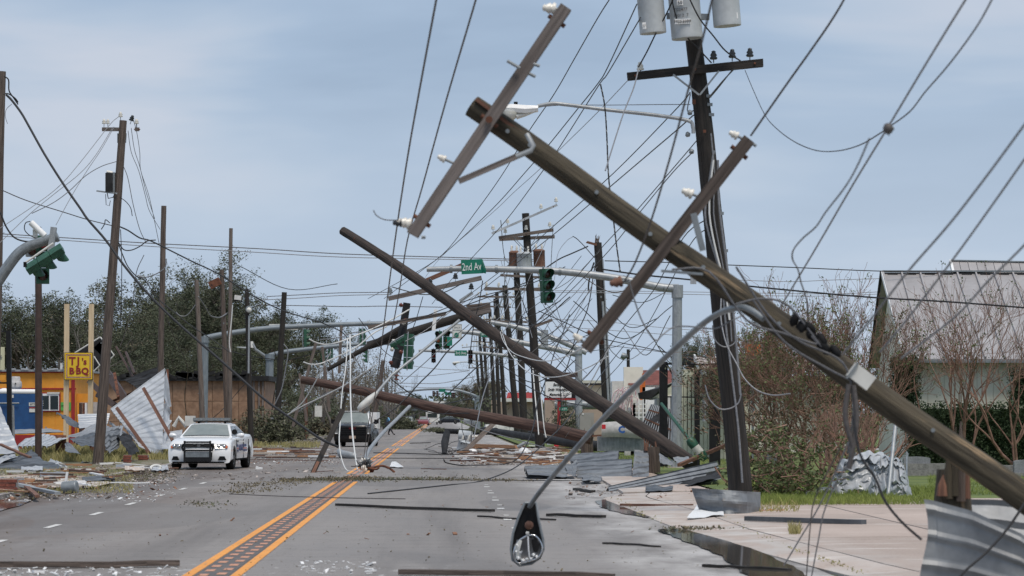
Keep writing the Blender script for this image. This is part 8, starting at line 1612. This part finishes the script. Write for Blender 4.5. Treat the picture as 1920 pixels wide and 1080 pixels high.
for lb, px, m, d0, d1, pts in [
 ('bright white cable hanging straight to the clump on the road', 2.7, 'wire_white', 104, 90, '656,628 657,680 657,740 660,800 664,840 670,880'), ('bright white cable beside the straight one, looping back up from the road', 2.0, 'wire_white', 104, 90, '652,634 648,690 641,740 638,790 636,826 640,858 650,882 666,888 674,884'),
 ('white cable bow in front of the level fallen pole, upper arc', 2.4, 'wire_white', 125, 128, '580,636 592,642 612,646 640,640 670,628 700,616 740,596 768,580'), ('white cable bow, lower arc', 2.4, 'wire_white', 125, 128, '569,679 582,683 600,682 625,672 650,660 672,648 700,625 725,612'),
 ('grey cable over the white arcs', 1.6, 'wire_grey', 125, 128, '600,637 640,632 655,625 690,620 730,608'), ('pale cable slanting from the level pole down to the road edge', 2, 'wire_white', 120, 116, '535,780 570,760 600,746 650,720 690,694 706,684'), ('pale cable from the leaning beam down, shorter', 1.8, 'wire_white', 120, 118, '546,772 566,756 582,732 600,700 620,660'), ('thin pale cable under the other two', 1.6, 'wire_grey', 120, 118, '560,772 585,755 610,738 640,728 670,706'),
 ('black cable sweeping from the big arm down to the asphalt and across the lane', 2.4, 'wire_black', 113, 64, '1170,648 1135,692 1107,730 1084,758 1062,790 1030,822 1000,850 960,880 900,914 840,934 790,943 740,943 690,940'), ('black cable sweeping just inside the long one and lying behind the white card', 2.2, 'wire_black', 113, 98, '1068,590 1055,625 1040,660 1028,700 1008,755 1000,800 985,838 968,862 940,878 905,881 870,874 838,868 832,862'),
 ('black wire lying straight across both lanes at the leaf line', 1.6, 'wire_black', 79, 76, '520,898 620,898 700,899 800,900 900,902 1000,905 1100,906 1200,908'), ('thin wire lying across the yellow lines near the clump', 1.5, 'wire_black', 118, 115, '480,861 560,862 690,862 760,862 860,864 960,862 1010,862'), ('dark wire lying across the road behind the clump', 1.6, 'wire_black', 128, 126, '700,849 760,850 830,853 880,853 940,850 1000,853'), ('faint wire lying across the near lanes', 1.6, 'wire_brown', 62, 60, '430,926 520,930 640,934 720,936 760,940'),
 ('black cable drooping from the sloping pole across the far signals', 2, 'wire_black', 125, 135, '728,706 745,720 770,738 800,752 828,757 860,752 893,745'), ('black cable under the level pole, drooping low', 2, 'wire_black', 124, 120, '768,760 800,772 830,776 860,775 880,775'), ('long dark diagonal from the clump of insulators to the sign arm', 2.2, 'wire_black', 113, 115, '706,788 735,770 760,748 785,720 815,690 838,660 870,630 905,590'), ('long pale diagonal in front of the far street gap', 1.6, 'wire_grey', 120, 120, '750,720 790,686 830,650 880,608'), ('dark diagonal reaching the row poles', 2, 'wire_black', 130, 130, '822,756 860,720 890,692 930,655 980,600'),
 ('white loop cable sagging from the steep pole to the crossarm tip', 2.4, 'wire_white', 92, 40, '938,622 944,640 960,660 990,672 1020,677 1050,672 1085,656 1110,640'), ('white twin cable sagging lower from the steep pole', 2, 'wire_white', 92, 60, '942,626 955,660 980,690 1010,705 1050,706 1100,690 1140,668'), ('black lead from the splintered pole top curving down', 2, 'wire_black', 130, 128, '1118,487 1112,520 1106,560 1098,590 1080,630 1066,680 1050,720'), ('loop of black wire bundle on the splintered pole', 3, 'wire_black', 130.5, 130.5, '1114,492 1108,510 1104,530 1103,545'), ('thin arc from the arm top to the splintered pole', 1.4, 'wire_black', 130, 129, '1074,443 1082,448 1096,462 1110,478 1118,486'), ('fine arc swinging out from the arm top', 1, 'wire_grey', 130, 120, '1074,444 1062,452 1046,476 1040,520 1030,560'),
 ('black cable from the arm top along to the rusty transformer', 2.2, 'wire_black', 130, 140, '1102,462 1075,474 1050,485 1030,498 1010,512'), ('black wire from the splintered pole to the signal', 1.5, 'wire_black', 130, 125, '1110,540 1080,580 1050,612 1010,640'), ('slack black line through the diagonal fan', 1.8, 'wire_black', 112, 112, '700,616 760,600 820,590 880,570 960,540 1010,520'), ('second slack black line through the fan', 1.6, 'wire_black', 113, 113, '700,640 760,610 830,580 900,556 1000,530 1060,500'),
 ('black wire along the pale grey crossarm', 1.8, 'wire_black', 127, 127, '735,538 760,545 790,552 830,549 870,530'), ('dark vertical wire through the tangle to the crossarm', 1.8, 'wire_black', 126, 126, '905,526 898,570 890,600 884,640 880,690'), ('thin dark wire hanging by the white board', 1.4, 'wire_black', 126, 126, '793,556 780,600 772,620'), ('pale diagonal wire crossing the green-dot sign', 1.4, 'wire_grey', 126, 128, '760,640 800,618 850,580 900,548'),
 ('grey guy strand falling across the row poles', 1.8, 'wire_grey', 120, 110, '935,655 920,700 905,745 893,800 887,825'), ('pale double strand down the thick row pole', 2, 'wire_white', 120, 118, '999,690 1003,740 1008,790 1010,815'), ('pale strand at the foot of the thick row pole', 1.8, 'wire_white', 118, 117, '1010,700 1015,750 1020,800 1024,820'), ('dark wire from the steep pole to the heap', 1.8, 'wire_black', 100, 100, '1048,706 1052,760 1046,800 1044,815'),
 ('pale cable hooked over the far end of the heap', 1.6, 'wire_grey', 120, 118, '866,788 900,805 960,822 1010,836 1040,845'), ('stiff wire rising from the fallen transformers', 1.2, 'wire_black', 133, 133, '874,830 866,800 872,770 878,750'), ('stiff wire rising from the fallen transformers, second', 1.2, 'wire_black', 133, 133, '884,830 884,790 892,770 902,742'), ('loose wire at the far end of the level pole', 1.4, 'wire_black', 124, 124, '640,718 655,730 680,728 700,742 712,760'),
]: wire(lb, px, m, d0, d1, pts, WG)
# thin wires slung pole to pole through the receding row
rnd = random.Random(31); AGp = 'thin wires strung through the receding row of poles'
nm_ = ['first', 'second', 'third', 'fourth', 'fifth', 'sixth', 'seventh', 'eighth', 'ninth']
pos = ['near the top of', 'high on', 'half way up', 'low on']
used = {}
for i in range(8):
    for fr in (0, 1, 2, 3):
        t0, a0, b0, d0 = NP[i]; t1, a1, b1, d1 = NP[min(8, i+1+(fr % 2))]
        f0 = (.97, .86, .72, .55)[fr]; A = a0.lerp(b0, f0)+V((rnd.uniform(-1.2, 1), 0, 0)); B = a1.lerp(b1, min(1, f0+rnd.uniform(-.06, .03)))+V((rnd.uniform(-.8, .8), 0, 0)); mid = (A+B)/2-V((rnd.uniform(-.5, .5), 0, rnd.uniform(.4, 1.8)))
        thing_wire('cable', smooth_path([A, mid, B], 6), .018, .018, 'wire_black' if rnd.random() < .6 else 'wire_grey', f'thin wire from {pos[fr]} the {nm_[i]} pole of the row to the {nm_[min(8, i+1+(fr % 2))]}', AGp)
# drop wires hanging from the row's crossarms
for i in range(6):
    t0, a0, b0, d0 = NP[i]
    for j, f0 in enumerate((.95, .88, .8)):
        A = a0.lerp(b0, f0)+V((rnd.choice((-1, 1))*rnd.uniform(.6, 1.3), -.3, 0)); B = A+V((rnd.uniform(-1.2, 1.2), -rnd.uniform(0, 8), -rnd.uniform(2, 5.5))); thing_wire('cable', smooth_path([A, (A+B)/2+V((rnd.uniform(-.8, .8), 0, -.4)), B], 6), .014, .014, 'wire_grey' if j else 'wire_black', f'drop wire dangling from the crossarms of the {nm_[i]} row pole, {["outermost", "middle", "lowest"][j]}', AGp)
# fan of fine wires between the splintered pole, the row and the twin arms
fan = [((1120, 500), (1010, 600)), ((1125, 470), (1000, 560)), ((1100, 540), (960, 690)), ((1012, 560), (1080, 650)), ((1015, 590), (1100, 700)), ((1008, 610), (1090, 690)), ((1020, 575), (1120, 640)), ((1010, 550), (1095, 640)), ((1118, 520), (1000, 700)), ((1110, 560), (985, 700)), ((1090, 480), (980, 590)), ((1012, 640), (1140, 760)), ((1030, 650), (1180, 790)), ((1150, 640), (1050, 740)), ((1230, 600), (1100, 660))]
fd = ['crossing high toward the signal', 'crossing toward the row head', 'falling long across the twin arms', 'slanting down to the column', 'slanting across both twin arms', 'under the slanting pair', 'nearly level beside the crossarm tip', 'steep beside the signal', 'steepest of the fan', 'next to the steepest', 'shortest high one', 'running low to the steep pole', 'lowest toward the van', 'rising past the signboard', 'highest by the mast']
for (p, q), lb in zip(fan, fd): A, B = P(*p, 128), P(*q, 118); thing_wire('cable', smooth_path([A, (A+B)/2-V((0, 0, rnd.uniform(.05, .4))), B], 5), .013, .013, rnd.choice(('wire_black', 'wire_grey', 'wire_brown')), f'fine wire of the fan below the splintered pole, {lb}', 'fine wires fanning from the splintered pole')

XG = 'loose wires drooping through the middle of the street'
lo = ['above the pickup', 'over the walking person', 'under the second street name sign', 'behind the steep pole', 'past the memorials board', 'beside the galvanised mast', 'in front of the shed', 'near the big dark pole', 'across the row poles', 'over the plank heap']
hi_ = ['high', 'middle', 'low']
cx_ = [650, 740, 850, 960, 1050, 1160, 1240, 1310, 940, 960]
for i in (0, 3, 4, 5, 6, 7, 8, 9):
    for j in range(3):
        x0 = cx_[i]+rnd.uniform(-60, 40); x1 = x0+rnd.uniform(60, 190)*rnd.choice((-1, 1)); y0 = 540+70*j+rnd.uniform(-40, 30); y1 = y0+rnd.uniform(-60, 130); d = rnd.uniform(95, 150); A, B = P(x0, y0, d), P(x1, y1, d+rnd.uniform(-10, 10)); mid = (A+B)/2-V((0, 0, rnd.uniform(.1, 1.6)))
        thing_wire('cable', smooth_path([A, mid, B], 7), .018, .018, rnd.choice(('wire_black', 'wire_black', 'wire_brown', 'wire_grey')), f'{hi_[j]} loose wire drooping {lo[i]}', XG)

# bits too small to pick apart, joined as one part each
for o in bpy.data.objects:
    if o.parent is not None and o.name.split('.')[0] in ('bolt', 'step_bolt', 'hardware', 'branch', 'clamp', 'wire_end', 'wire_knot', 'insulation_strip', 'reflector_scrap', 'flashing', 'ridge_closure', 'door_gap', 'bolt_hole', 'lug_nut', 'splinter'): o['kind'] = 'stuff'
